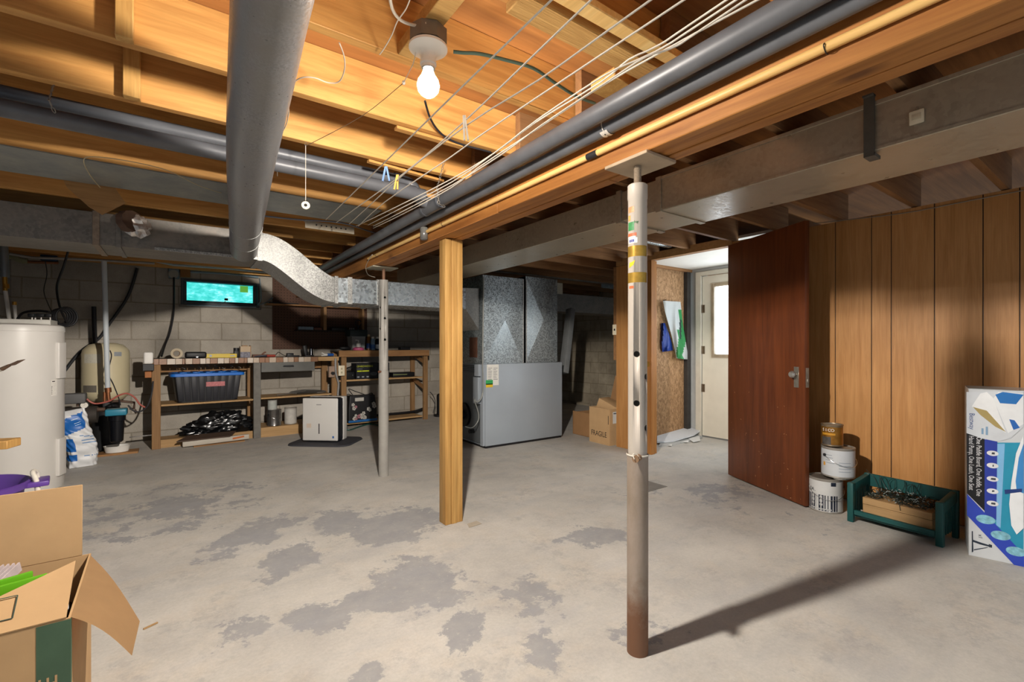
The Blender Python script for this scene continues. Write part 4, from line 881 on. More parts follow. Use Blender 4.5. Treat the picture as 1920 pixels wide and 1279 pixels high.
for q in range(4): a, b = OZ(-60 + q * 3, 1130, .43), OZ(8 + q * 3, 1066, .468); mb.bar(a + Vector((.008 * q, 0, 0)), b + Vector((.008 * q, 0, 0)), .004, .03)
solo('plastic_strip', mb, MAT('b9aeb0', .2, 0, .2, 20, 0, .6), 'bundle of shiny clear plastic strips at the left of the near cardboard box', 'plastic')
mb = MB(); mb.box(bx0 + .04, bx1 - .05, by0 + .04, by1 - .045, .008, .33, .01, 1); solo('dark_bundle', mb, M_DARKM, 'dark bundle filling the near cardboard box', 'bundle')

# pressure tank
TX, TY, TR = OY(199, 700, 6.90).x, 6.90, .208
pt = thing('pressure_tank', 'cream coloured pressure tank on the wall behind the water filter', 'tank', (TX, TY, 0))
MCR = MAT('c8bd9c', .45, 0, .05, 4)
zt0, zt1 = EYE + (649 - 757) / FPX * 5.05, EYE + (649 - 643) / FPX * 5.05
mb = MB(); mb.lathe([(0, zt0), (.10, zt0), (.16, zt0 + .025), (TR - .01, zt0 + .075), (TR, zt0 + .11), (TR, zt0 + .115), (TR, zt1 - .12), (TR - .01, zt1 - .075), (.15, zt1 - .02), (.08, zt1), (0, zt1)], (TX, TY, 0), 44); part('tank_shell', mb, MCR, pt)
mb = MB(); mb.lathe([(.12, 0), (.12, zt0 - .002), (.11, zt0 - .002), (.11, 0), (.12, 0)], (TX, TY, 0), 30, caps=False); part('stand_ring', mb, M_DARKM, pt)
def tw(u0, u1, v0, v1, col, nm, lab=None):
    def P(u, v):
        r = ray(u, v); ox, oy = -TX, -TY; a = r[0] ** 2 + r[1] ** 2; bq = 2 * (r[0] * ox + r[1] * oy); cq = ox * ox + oy * oy - (TR + .002) ** 2; t = (-bq - math.sqrt(max(0, bq * bq - 4 * a * cq))) / (2 * a); return Vector((r[0] * t, r[1] * t, EYE + r[2] * t))
    mb = MB(); mb.grid(lambda s, t: P(u0 + (u1 - u0) * s, v1 + (v0 - v1) * t), 6, 2); part(nm, mb, MAT(col, .5, 0, .12, 60), pt, lab)
tw(158, 189, 664, 681, 'c4c0b0', 'paper_label', 'pale paper label'); tw(156, 181, 723, 736, '6c675e', 'name_plate', 'grey metal name plate'); tw(214, 228, 660, 668, '8d9296', 'name_plate')
# pipes, pump, gauge
YPp = 6.32
def pp(u, v, y=YPp): return OY(u, v, y)
cd = thing('conduit', 'vertical silver pipe standing in front of the pressure tank', 'pipe', pp(200, 740))
mb = MB(); mb.tube([pp(195, 490), pp(202, 728)], .0225, 16); part('pipe', mb, MAT('bcc4c8', .5, 0, .06, 10), cd)
mb = MB(); mb.tube([pp(202, 728), pp(204, 752)], .017, 12); mb.cyl(pp(202, 727), pp(203, 736), .028, n=12); mb.tube([pp(203, 752), pp(196, 756), pp(196, 735)], .014, 10); part('pipe_fitting', mb, M_COPPER, cd)
mb = MB(); mb.tube([pp(206, 657, 6.36), pp(209, 668, 6.36), pp(204, 690, 6.36), pp(203, 702, 6.36), pp(212, 720, 6.36), pp(222, 745, 6.36), pp(226, 760, 6.36)], .0055, 6, 4); part('wire', mb, MDC, cd)
mb = MB(); mb.box(*(lambda c: (c.x - .012, c.x + .012, c.y - .012, c.y + .012, c.z - .008, c.z + .008))(pp(202, 699, 6.372))); part('clamp', mb, M_BLACK, cd)
mb = MB(); mb.tube([pp(176, 575, 7.12), pp(178, 650, 7.12)], .022, 10); solo('wall_pipe', mb, M_DARKM, 'thin dark vertical pipe on the block wall above the pressure tank', 'pipe')
pm = thing('water_pump', 'grimy water pump with pipes and a round pressure gauge beside the salt bag', 'pump', pp(150, 765))
mb = MB(); c = pp(142, 747); mb.box(c.x - .09, c.x + .08, c.y - .06, c.y + .06, c.z - .05, c.z + .05, .012, 3); part('motor_box', mb, MAT('5c5c5c', .6, .1, .1, 10), pm)
mb = MB(); c = pp(143, 785); mb.cyl(c + Vector((-.11, 0, .03)), c + Vector((.16, 0, .03)), .085, n=24); mb.sph(c + Vector((-.1, 0, .03)), .085, (.6, 1, 1), 18); part('pump_body', mb, MAT('3a3530', .7, .2, .3, 20, .1), pm)
mb = MB(); c = pp(134, 780); mb.box(c.x - .08, c.x + .1, c.y - .08, c.y + .08, 0, c.z - .08); part('pump_base', mb, MAT('4a443c', .9, 0, .2, 10), pm)
gc = pp(158, 760, 6.28)
mb = MB(); mb.cyl(gc + Vector((0, .03, 0)), gc, .036, n=24); part('gauge', mb, M_DARKM, pm, 'dark gauge case')
mb = MB(); mb.cyl(gc + Vector((0, -.0005, 0)), gc + Vector((0, -.002, 0)), .029, n=24); part('gauge_face', mb, MAT('dedbd0', .5), pm, 'white gauge face')
mb = MB(); mb.bar(gc + Vector((-.004, -.0026, -.006)), gc + Vector((.008, -.0026, .014)), .003, .001); part('gauge_needle', mb, M_PRINT, pm)
mb = MB(); mb.tube([pp(150, 770), pp(175, 768), pp(197, 768)], .022, 12); mb.tube([pp(146, 762), pp(146, 748)], .012, 10); mb.cyl(pp(176, 768), pp(184, 768), .03, n=14); mb.tube([pp(243, 766, 6.40), pp(251, 766, 6.40), pp(252, 755, 6.40), pp(225, 752, 6.40), pp(209, 753, 6.40)], .013, 10); mb.tube([pp(252, 768, 6.40), pp(256, 775, 6.40)], .013, 10); part('copper_pipe', mb, MAT('5a463a', .6, .4, .3, 20), pm)
mb = MB(); mb.tube([pp(172, 772, 6.42), pp(120, 775, 6.42)], .02, 10); mb.tube([pp(150, 772, 6.34), pp(184, 774, 6.34)], .016, 10); part('black_pipe', mb, M_BLACK, pm)
cable('red_tube', [pp(163, 748, 6.24), pp(170, 754, 6.24), pp(182, 757, 6.24), pp(205, 752, 6.24), pp(222, 742, 6.24), pp(238, 738, 6.24), pp(252, 745, 6.24), pp(262, 758, 6.24), pp(272, 764, 6.24)], .0085, MAT('a3564a', .5), 'dull red water tube arching over the filter', cat='tube')
cable('black_tube', [pp(240, 760, 6.3), pp(250, 770, 6.3), pp(262, 772, 6.3), pp(276, 762, 6.35), pp(284, 740, 6.4), pp(287, 715, 6.4)], .008, MDC, 'black tube curving right from the water filter', cat='tube')
wf = thing('water_filter', 'water filter with a blue cap and a black body', 'filter', pp(219, 800))
c = pp(219, 772); mb = MB(); mb.box(c.x - .088, c.x + .085, c.y - .075, c.y + .075, c.z - .035, c.z + .032, .012, 3); part('filter_cap', mb, MAT('2f7f99', .35, 0, .08, 10), wf, 'blue cap')
za, zb = pp(219, 780).z, pp(219, 829).z
mb = MB(); mb.lathe([(0, zb), (.042, zb), (.054, zb + .012), (.064, za - .05), (.074, za - .045), (.074, za + .006), (0, za + .006)], (c.x, c.y, 0), 32); part('filter_bowl', mb, MAT('0f1116', .22, 0, .1, 10), wf, 'glossy black bowl')
wb = FL(219, 852)
mb = MB(); mb.box(wb.x - .16, wb.x + .18, wb.y - .06, wb.y + .12, .0, .022, .002, 1); solo('wood_scrap', mb, M_BENCH, 'flat wood scrap under the white drip tub', 'board')
mb = MB(); mb.lathe([(0, .024), (.088, .024), (.100, .085), (.104, .09), (.096, .09), (.084, .03), (0, .03)], (wb.x + .0, wb.y + .03, 0), 32, (1.1, .8)); solo('drip_tub', mb, M_WHITE, 'small white plastic tub under the water filter', 'tub')
# salt bag
sbp = FL(151, 876); sg = thing('salt_bag', 'white and blue plastic bag of salt leaning between the heater and the filter', 'bag', (sbp.x, sbp.y, 0))
bc = Vector((sbp.x, sbp.y + .06, 0)); bw_, bd_, bh_ = .20, .16, .535
Rb = Matrix.Translation(bc) @ Matrix.Rotation(.28, 4, 'Z')
def bagpt(a, t):
    """a: angle round the bag, t: 0 floor .. 1 top"""
    ca_, sa_ = math.cos(a), math.sin(a); e = .55
    x = math.copysign(abs(ca_) ** e, ca_); y = math.copysign(abs(sa_) ** e, sa_)
    top = max(0, (t - .62) / .38); w = bw_ / 2 * (1.0 + .10 * math.sin(PI * min(1, t * 1.5)) + .14 * top); d = bd_ / 2 * (1.05 + .25 * math.sin(PI * min(1, t * 1.25)) - 1.02 * top ** 1.3)
    wr = .007 * math.sin(7 * a + 16 * t) * math.sin(23 * t + 2 * a) + .004 * math.sin(31 * t - 3 * a)
    return Rb @ Vector((x * (w + wr) - .085 * t * t + .01 * math.sin(6 * t), y * (d + wr) + .02 * t, bh_ * t * (1 + .03 * x * top) + .004))
mb = MB(); bm = mb.bm; NA, NTT = 72, 60
V = [[bm.verts.new(bagpt(2 * PI * i / NA, j / NTT)) for i in range(NA)] for j in range(NTT + 1)]
for j in range(NTT):
    for i in range(NA):
        f = bm.faces.new((V[j][i], V[j][(i + 1) % NA], V[j + 1][(i + 1) % NA], V[j + 1][i])); a = 2 * PI * (i + .5) / NA; t = (j + .5) / NTT
        x = math.copysign(abs(math.cos(a)) ** .55, math.cos(a)); fr = math.sin(a) < 0
        if fr and .64 < t - .07 * x < .90 and -1.1 < x < .72: f.material_index = 1
        elif fr and x < -.48 and (.28 < t < .52 or .11 < t < .23): f.material_index = 1
        elif fr and .0 < x < .9 and (abs(t - .56 + .04 * x) < .008 or abs(t - .47) < .006 or abs(t - .42) < .006 or abs(t - .19) < .01 and math.sin(40 * x) > 0): f.material_index = 2
bm.faces.new(V[0][::-1]); bm.faces.new(V[-1])
part('bag_skin', mb, [MAT('d3d5d6', .4, 0, .05, 12), MAT('1f63b0', .4, 0, .06, 12), MAT('5f86b4', .5)], sg, smooth=60)
mb = MB()
for q, (t, x0, x1) in enumerate(((.83, -.1, .35), (.77, .0, .45), (.74, .0, .4))):
    def ap(x, t): 
        a = -math.acos(max(-1, min(1, math.copysign(abs(x) ** (1 / .55), x)))); return bagpt(a, t)
    P = [ap(x0 + (x1 - x0) * s / 6, t + .02 * s / 6) for s in range(7)]; mb.tube([p + (Rb.to_3x3() @ Vector((0, -.0015, 0))) for p in P], .005 if q == 0 else .0025, 6)
part('bag_print', mb, MAT('cfe2f2', .5), sg, 'pale printed lines')
# ------------------------------------------------------------------ workbench on the back wall
RB, AB = Vector((-.205, 6.50, 0)), math.radians(3.5)
ca, sa = math.cos(AB), math.sin(AB)
def bl(u, v, yo=0.0):
    r = ray(u, v); t = (yo + (-RB.x * sa + RB.y * ca)) / (-r[0] * sa + r[1] * ca); w = Vector((r[0] * t, r[1] * t, EYE + r[2] * t)) - RB
    return Vector((w.x * ca + w.y * sa, yo, w.z))
def bw(x, y, z): return Vector((RB.x + x * ca - y * sa, RB.y + x * sa + y * ca, z))
MLOC = Matrix.Translation(RB) @ Matrix.Rotation(AB, 4, 'Z')
xl, xm, xr_, xe = bl(293, 700).x, bl(483, 700).x, bl(632, 700).x, bl(804, 700).x
ZT = bl(400, 672).z; DB = .50; x2a, x2b = bl(636, 700).x, bl(805, 700).x; Z2 = bl(700, 657).z
b1 = thing('workbench', 'long wooden workbench with a tiled front edge, shelves and a grey drawer', 'workbench', RB, AB)
mb = MB(); mb.box(xl - .03, x2a - .004, .012, DB, ZT - .04, ZT, .002, 1); part('worktop', mb, MAT('5d5448', .7, 0, .2, 12), b1, 'grimy worktop', local=True)
mb = MB(); us = [288, 298, 313, 329, 342, 346, 348, 361, 375, 386, 394, 408, 420, 430, 441, 447, 458, 464, 475, 486, 497, 505, 518, 531, 540, 551, 560, 570, 583, 596]
xs = [bl(u, 680).x for u in us]
for i, (a, b) in enumerate(zip(xs[:-1], xs[1:])): mb.mi = i % 3 if i % 5 else 1; mb.box(a + .002, b - .002, .0, .012, ZT - .062, ZT + .001, .001, 1)
part('tile_edging', mb, [MAT('b3a08c', .4, 0, .12, 40), MAT('8a6448', .4, 0, .2, 30), MAT('c0b3a4', .4, 0, .08, 30)], b1, 'patterned tile edging', local=True)
mb = MB(); mb.box(xs[-1] + .004, x2a - .004, .0, .012, ZT - .055, ZT); part('edge_strip', mb, M_SHELF, b1, 'pale wood edge strip', local=True)
ML2 = MAT('6b6862', .7, 0, .25, 14)
for x, y, m_ in ((xl, .02, M_BENCHV), (xm, .02, ML2), (xr_ - .02, .02, M_BENCHV), (xl + .01, DB - .07, M_BENCHV), (xm, DB - .07, M_BENCHV), (xr_ - .03, DB - .07, M_BENCHV)):
    mb = MB(); mb.box(x - .04, x + .04, y, y + .05, 0, ZT - .041, .003, 1); part('leg', mb, m_, b1, None if m_ is M_BENCHV else 'grey painted leg', local=True)
zs1, zs2, zs3 = bl(390, 754).z, bl(560, 742).z, .07
mb = MB(); mb.box(xl + .042, xm - .042, .03, DB - .02, zs1 - .02, zs1, .002, 1); part('shelf', mb, M_SHELF, b1, local=True)
mb = MB(); mb.box(xm + .042, xr_ - .062, .03, DB - .02, zs2 - .02, zs2, .002, 1); part('shelf', mb, M_SHELF, b1, local=True)
mb = MB(); mb.box(xl + .042, xm - .042, .09, DB - .02, zs3 - .02, zs3, .002, 1); mb.box(xl + .042, xm - .042, .075, .089, .0, zs3 + .02); part('bottom_board', mb, M_SHELF, b1, local=True)
mb = MB(); mb.box(xm + .042, xr_ - .062, .06, DB - .02, zs3 + .03, zs3 + .05, .002, 1); mb.box(xm + .042, xr_ - .062, .045, .059, .0, zs3 + .05); part('bottom_board', mb, M_SHELF, b1, local=True)
d0, d1_ = bl(490, 677), bl(590, 695)
mb = MB(); mb.box(d0.x, d1_.x, -.004, .016, d1_.z, d0.z - .02, .002, 1); mb.box(d0.x + .01, d1_.x - .01, .016, .40, d1_.z, d0.z - .04); dr = part('drawer', mb, MAT('62625e', .6, 0, .15, 8), b1, 'grey drawer', local=True)
mb = MB(); c = bl(541, 686); mb.tube([(c.x - .06, -.004, c.z - .006), (c.x - .05, -.02, c.z - .008), (c.x + .05, -.02, c.z - .008), (c.x + .06, -.004, c.z - .006)], .004, 6, 3); mb.box(c.x - .06, c.x + .06, -.006, -.004, c.z - .012, c.z + .010); part('drawer_pull', mb, M_DARKM, dr, local=True)
mb = MB(); mb.box(xl + .042, xm - .042, DB - .03, DB - .01, ZT - .17, ZT - .042); mb.box(xm + .042, xr_ - .06, DB - .03, DB - .01, ZT - .17, ZT - .042); part('back_rail', mb, M_BENCH, b1, local=True)
mb = MB(); c = bl(289, 690); mb.box(xl - .10, xl - .042, .0, .03, bl(289, 708).z, bl(289, 673).z, .002, 1); part('side_cleat', mb, MAT('a4683a', .7, 0, .12, 10), b1, 'orange brown cleat', local=True)
mb = MB(); rs = random.Random(8)
for q in range(9): u = 330 + q * 15; c = bl(u, 688 + rs.uniform(-3, 3), .3); mb.tube([c + Vector((-.02, 0, .01)), c, c + Vector((.012, 0, -.012))], .004, 5)
part('hook', mb, MAT('8a867c', .5, .4), b1, local=True)
# second bench unit
x2a, x2b = bl(636, 700).x, bl(805, 700).x; Z2 = bl(700, 657).z
b2 = thing('shelf_unit', 'low open wooden shelf unit with diagonal braces right of the workbench', 'shelf unit', RB, AB)
mb = MB(); mb.box(x2a, x2b, .0, .035, Z2 - .09, Z2, .003, 1); mb.box(x2b - .05, x2b, .035, DB, Z2 - .09, Z2, .003, 1); part('top_rail', mb, M_BENCH, b2, local=True)
mb = MB(); mb.box(x2a + .04, x2b - .001, .036, DB, Z2 - .022, Z2 - .001, .002, 1); part('worktop', mb, MAT('5d5448', .7, 0, .2, 12), b2, local=True)
for x, y in ((x2b - .075, .036), (x2a + .045, .036), (x2b - .09, DB - .06), (x2a + .05, DB - .06)):
    mb = MB(); mb.box(x, x + .07, y, y + .045, 0, Z2 - .024, .003, 1); part('leg', mb, M_BENCHV, b2, local=True)
z2s, z2b = bl(700, 711).z, bl(740, 786).z
for z in (z2s, z2b):
    mb = MB(); mb.box(x2a + .04, x2b - .08, .09, DB - .07, z - .018, z, .002, 1); mb.box(x2a + .01, x2b - .08, .075, .089, z - .022, z + .001); part('shelf', mb, M_SHELF, b2, local=True)
mb = MB()
for z in (Z2 - .03, z2s - .02): mb.bar((x2b - .055, .05, z - .16), (x2b - .055, DB - .07, z - .04), .02, .06)
part('brace', mb, M_BENCH, b2, 'dark diagonal braces', local=True)

def onb(u, v, yo): 
    p = bl(u, v, yo); return bw(p.x, yo, p.z)
def bobj(name, label, cat, u, yo, z, group=None):
    p = bl(u, 660, yo); w = bw(p.x, yo, z); return thing(name, label, cat, w, AB, group)
SC_ = lambda yo=0.2: (RB.y + yo + .1) / FPX / 1.16      # metres per pixel near the bench (approx)
zt = ZT + .002; zt2 = Z2 + .002
# things on the worktop
o = bobj('tape_roll', 'roll of tan packing tape standing at the left end of the workbench', 'tape', 331, .10, zt); r_ = .058
Mx = Matrix.Translation((0, 0, r_)) @ Matrix.Rotation(PI / 2, 4, 'X')
mb = MB(); mb.lathe([(.034, -.025), (r_, -.025), (r_, .025), (.034, .025), (.034, -.025)], n=30, M=Mx, caps=False); part('tape', mb, MAT('b0a184', .5, 0, .08, 20), o, local=True)
mb = MB(); mb.lathe([(.031, -.024), (.0338, -.024), (.0338, .024), (.031, .024), (.031, -.024)], n=30, M=Mx, caps=False); part('core', mb, M_CARDE, o, local=True)
o = bobj('tool_case', 'black soft tool case on the workbench left of the yellow level', 'case', 367, .12, zt)
mb = MB(); mb.box(-.105, .105, -.05, .05, 0, .075, .02, 3); part('case_body', mb, M_BLACK, o, local=True)
mb = MB(); mb.box(.0, .02, -.052, -.0495, .008, .02); part('buckle', mb, M_CHROME, o, local=True)
o = bobj('spirit_level', 'long yellow spirit level lying on the workbench', 'level', 413, .12, zt)
mb = MB(); mb.box(-.175, .175, -.012, .012, 0, .05, .003, 1); part('level_body', mb, MAT('c9ad1c', .4, 0, .05, 10), o, local=True)
mb = MB(); mb.cyl((-.10, -.0135, .026), (-.10, -.012, .026), .014, n=16); mb.box(.10, .15, -.0132, -.012, .018, .03); part('vial', mb, MAT('8f9aa4', .3), o, local=True)
o = bobj('angle_grinder', 'dark power tool head beside the pale carton on the workbench', 'power tool', 443, .14, zt)
mb = MB(); mb.cyl((0, 0, .085), (0, 0, .12), .032, n=16); mb.box(-.03, .03, -.03, .03, .0, .09, .012, 2); part('tool_head', mb, M_BLACK, o, local=True)
o = bobj('small_carton', 'small pale carton with a printed lower half on the workbench', 'carton', 459, .13, zt)
mb = MB(); mb.box(-.055, .055, -.04, .04, 0, .14, .001, 1); part('carton', mb, MAT('b5a187', .8, 0, .05, 10), o, local=True)
mb = MB(); mb.box(-.0555, .0545, -.0408, -.04, .0, .07); part('printed_panel', mb, MAT('72707a', .6, 0, .6, 45), o, 'grey printed panel', local=True)
mb = MB(); mb.box(.0552, .062, -.035, .045, 0, .15); mb.box(-.03, .03, -.01, .04, .141, .15); part('carton_flap', mb, M_CARDD, o, local=True)
o = bobj('screwdriver', 'screwdriver with a red handle lying on the workbench', 'screwdriver', 500, .10, zt)
mb = MB(); mb.cyl((.0, 0, .018), (.10, .01, .018), .016, n=12); part('handle', mb, MAT('97392c', .5), o, 'red handle', local=True)
mb = MB(); mb.tube([(0, 0, .018), (-.06, .0, .02), (-.14, .01, .012)], [.010, .012, .004], 10); part('shank', mb, MAT('3c3f4a', .4, .3), o, local=True)
o = bobj('wood_block', 'reddish wood offcut behind the screwdriver on the workbench', 'block', 488, .22, zt)
mb = MB(); mb.box(-.09, .09, -.03, .03, 0, .035, .002, 1); mb.tube([(.02, 0, .035), (.05, 0, .06), (.065, 0, .065)], .01, 8); part('offcut', mb, MAT('6d4a3a', .7), o, local=True)
o = bobj('battery_charger', 'black charger with its cord on the workbench in front of the pegboard', 'charger', 545, .16, zt)
mb = MB(); mb.box(-.05, .03, -.04, .04, 0, .05, .01, 2); mb.box(-.06, .10, -.05, .03, 0, .02, .006, 2); part('charger_body', mb, MAT('222426', .5), o, local=True)
mb = MB(); mb.tube([(-.06, 0, .012), (-.10, 0, .03), (-.14, 0, .06), (-.16, 0, .055), (-.19, 0, .015), (-.21, .02, .006)], .004, 6, 4); part('cord', mb, M_BLACK, o, local=True)
o = bobj('heat_gun', 'black upright power tool with a shiny nozzle on the workbench', 'power tool', 579, .16, zt)
mb = MB(); mb.bar((-.03, 0, .0), (-.055, 0, .155), .05, .045, (0, 1, 0), .012); mb.box(-.05, .06, -.03, .03, 0, .02, .006, 2); part('tool_body', mb, M_BLACK, o, local=True)
mb = MB(); mb.cyl((.03, 0, .02), (.028, 0, .11), .028, .02, 16); mb.sph((.03, 0, .11), .022, (1, 1, .7), 12); part('nozzle', mb, MAT('2a2b30', .15, .8), o, 'shiny dark nozzle', local=True)
o = bobj('marker', 'blue and white caulk tube lying on the workbench', 'tube', 617, .15, zt)
mb = MB(); mb.cyl((-.02, 0, .022), (.06, .01, .022), .02, n=12); part('tube_body', mb, MAT('2a58a0', .4, 0, .3, 40), o, local=True)
mb = MB(); mb.tube([(-.02, 0, .022), (-.06, 0, .03), (-.10, .0, .05)], .008, 8); mb.tube([(-.02, .0, .02), (-.1, .01, .01)], .009, 8); part('tube_nozzle', mb, M_WHITE, o, local=True)
o = bobj('cloth_bag', 'black crumpled cloth pouch on the bench left of the pink based bottle', 'pouch', 647, .14, zt2)
mb = MB(); mb.sph((0, 0, .031), .04, (2.2, 1.2, .75), 20); part('pouch', mb, M_BLACK, o, local=True)
o = bobj('storage_bin', 'clear plastic storage bin with a dark green lid on the right bench', 'bin', 668, .27, zt2)
mb = MB(); mb.lathe([(0, 0), (.10, 0), (.115, .2), (.112, .2), (.097, .004), (0, .004)], n=4, M=Matrix.Rotation(PI / 4, 4, 'Z') @ Matrix.Scale(1.25, 4)); part('bin_body', mb, MAT('a5a8a6', .3, 0, .05, 6, 0, .4, 1, .35), o, local=True, smooth=0)
mb = MB(); mb.box(-.13, .13, -.11, .11, .20, .30, .012, 2); part('bin_lid', mb, MAT('1e2a2a', .5), o, 'dark lid box', local=True)
o = bobj('soap_bottle', 'clear pump bottle with a pink base in front of the storage bin', 'bottle', 672, .085, zt2)
mb = MB(); mb.lathe([(0, 0), (.075, 0), (.08, .01), (.078, .03), (.04, .045), (0, .045)], n=24); part('pink_base', mb, MAT('b8527a', .4), o, 'pink base', local=True)
mb = MB(); mb.lathe([(.03, .046), (.032, .05), (.032, .10), (.012, .12), (.012, .14)], n=18); mb.box(-.045, .012, -.01, .01, .135, .15, .004, 2); part('pump', mb, MAT('b9bcb6', .3), o, local=True)
for i, (u, c1, c2, h) in enumerate(((691, '6c4a1c', '1f3f7a', .235), (699, '7d96ac', '2a5a96', .20), (708, '1a1b20', 'c8c8c8', .20))):
    o = bobj('spray_can', ('tall orange and blue spray can beside the storage bin', 'silver blue spray can in the middle of the three cans', 'black and white spray can rightmost of the three cans')[i], 'can', u, (.20, .14, .16)[i], zt2, 'spray cans on the right bench')
    mb = MB(); mb.lathe([(0, 0), (.033, 0), (.033, h * .75), (.022, h * .85)], n=20, caps=False); part('can_body', mb, MAT(c1, .35, .2, .5, 35), o, local=True)
    mb = MB(); mb.lathe([(.0335, h * .1), (.0335, h * .42)], n=20, caps=False); part('can_label', mb, MAT(c2, .4, 0, .5, 30), o, local=True)
    mb = MB(); mb.lathe([(.022, h * .85), (.022, h * .97), (.008, h), (0, h)], n=16, caps=False); part('cap', mb, MAT('c9b48a' if i == 0 else 'd0d0cc', .4), o, local=True)
o = bobj('dark_case', 'flat dark box on the right end of the shelf unit top', 'box', 758, .30, zt2)
mb = MB(); mb.box(-.08, .08, -.05, .05, 0, .045, .004, 1); part('case', mb, M_BLACK, o, local=True)
o = bobj('rag', 'dark brown rag on the shelf unit top behind the far post', 'rag', 716, .2, zt2)
mb = MB(); mb.sph((0, 0, .02), .03, (2.4, 1.5, .8), 14); part('rag', mb, MAT('3a2a22', .9), o, local=True)

# under the bench
cx = (bl(316, 720, .05).x + bl(462, 720, .05).x) / 2; hw_ = (bl(455, 720, .05).x - bl(322, 720, .05).x) / 2
o = thing('storage_tote', 'black ribbed storage tote with a bright blue lid on the bench shelf', 'tote', bw(cx, .25, zs1 + .002), AB)
th = bl(390, 702, .05).z - zs1 - .002
mb = MB(); bm = mb.bm
def rr(hx, hy, z, r=.05, n=5): 
    P = []
    for (sx, sy, a0) in ((1, 1, 0), (-1, 1, PI / 2), (-1, -1, PI), (1, -1, 1.5 * PI)):
        for k_ in range(n + 1): a = a0 + PI / 2 * k_ / n; P.append(Vector((sx * (hx - r) + r * math.cos(a), sy * (hy - r) + r * math.sin(a), z)))
    return P
def loft(mb, rings, cap=True):
    bm = mb.bm; R = [[bm.verts.new(p) for p in r] for r in rings]; n = len(R[0])
    for a, b in zip(R[:-1], R[1:]):
        for i in range(n): bm.faces.new((a[i], a[(i + 1) % n], b[(i + 1) % n], b[i]))
    if cap: bm.faces.new(R[0][::-1]); bm.faces.new(R[-1])
    return mb
MTOT = MAT('17181c', .45, 0, .08, 8)
loft(mb, [rr(hw_ * .86, .165, 0), rr(hw_ * .97, .19, th)]); part('tub', mb, MTOT, o, local=True)
mb = MB()
for q in range(9):
    x = -hw_ * .78 + q * hw_ * 1.56 / 8; mb.bar((x * .97, -.168, .015), (x * 1.08, -.1935, th - .02), .075 * hw_ / .5, .010, (0, -1, .1), .003)
part('rib', mb, MAT('232429', .5), o, local=True)
mb = MB(); loft(mb, [rr(hw_ * 1.03, .20, th - .022), rr(hw_ * 1.06, .205, th - .018), rr(hw_ * 1.05, .205, th + .012), rr(hw_ * .98, .19, th + .02), rr(hw_ * .96, .18, th + .012)])
for q in range(5): mb.box(-hw_ * .8 + q * hw_ * .36, -hw_ * .8 + q * hw_ * .36 + hw_ * .2, -.15, .15, th + .013, th + .028, .006, 2)
part('lid', mb, MAT('1f6ac2', .35, 0, .06, 6), o, 'bright blue lid', local=True)
mb = MB(); mb.box(-.03, .16, -.1975, -.1945, th * .55, th * .72); part('sticker', mb, MAT('b06a6c', .6, 0, .3, 60), o, 'pinkish sticker', local=True)
# garbage bag and panels below
c = bl(410, 800, .18)
o = thing('garbage_bag', 'crumpled shiny black garbage bag on the bottom board of the workbench', 'bag', bw(c.x, .26, zs3 + .002), AB)
b = bmesh.new(); bmesh.ops.create_icosphere(b, subdivisions=5, radius=1); rs = random.Random(12)
from mathutils import noise as mn
for v in b.verts:
    n = v.co.copy(); f = 1 + .28 * mn.noise(n * 2.4) + .26 * abs(mn.noise(n * 4.2 + Vector((3, 1, 2)))) - .20 * abs(mn.noise(n * 7.5))
    v.co = Vector((n.x * .34 * f, n.y * .115 * f, max(0, (n.z * f + .55)) * .165 * (1 + .25 * n.x - .15 * n.x * n.x)))
mb = MB(); mb.merge(b); part('bag_skin', mb, MAT('0e0f11', .24, 0, .1, 10, 0, .6), o, local=True, smooth=60)
MPB = MAT('4b3a2e', .7, 0, .15, 8)
o = thing('flat_board', 'brown flat board lying in front of the garbage bag under the workbench', 'board', RB, AB)
P = [bl(330, 834, -.03), bl(430, 818, -.03), bl(442, 805, .12), bl(352, 806, .16)]
mb = MB(); mb.poly([(P[0].x, -.09, .073), (P[1].x, -.09, .073), (P[2].x, .088, .10), (P[3].x, .088, .10)], .012, (0, 0, 1)); part('board', mb, MPB, o, local=True)
o = thing('flat_carton', 'long flat white carton with an orange mark lying before the workbench', 'carton', RB, AB)
a, b_ = bl(342, 838, -.06), bl(466, 815, -.04)
mb = MB(); mb.bar((a.x, -.065, .040), (b_.x, -.045, .048), .045, .055, (0, 0, 1), .002); part('carton', mb, MAT('b4ada0', .7, 0, .08, 8), o, local=True)
mb = MB(); e = bl(447, 815, -.07); mb.bar((e.x - .06, -.0735, .045), (e.x + .06, -.0715, .058), .002, .02); part('orange_mark', mb, MAT('b5622a', .6), o, 'orange mark', local=True)
mb = MB(); mb.bar((a.x + .1, -.09, .006), (b_.x - .05, -.07, .006), .06, .010); part('wood_strip', mb, M_BENCH, o, local=True)
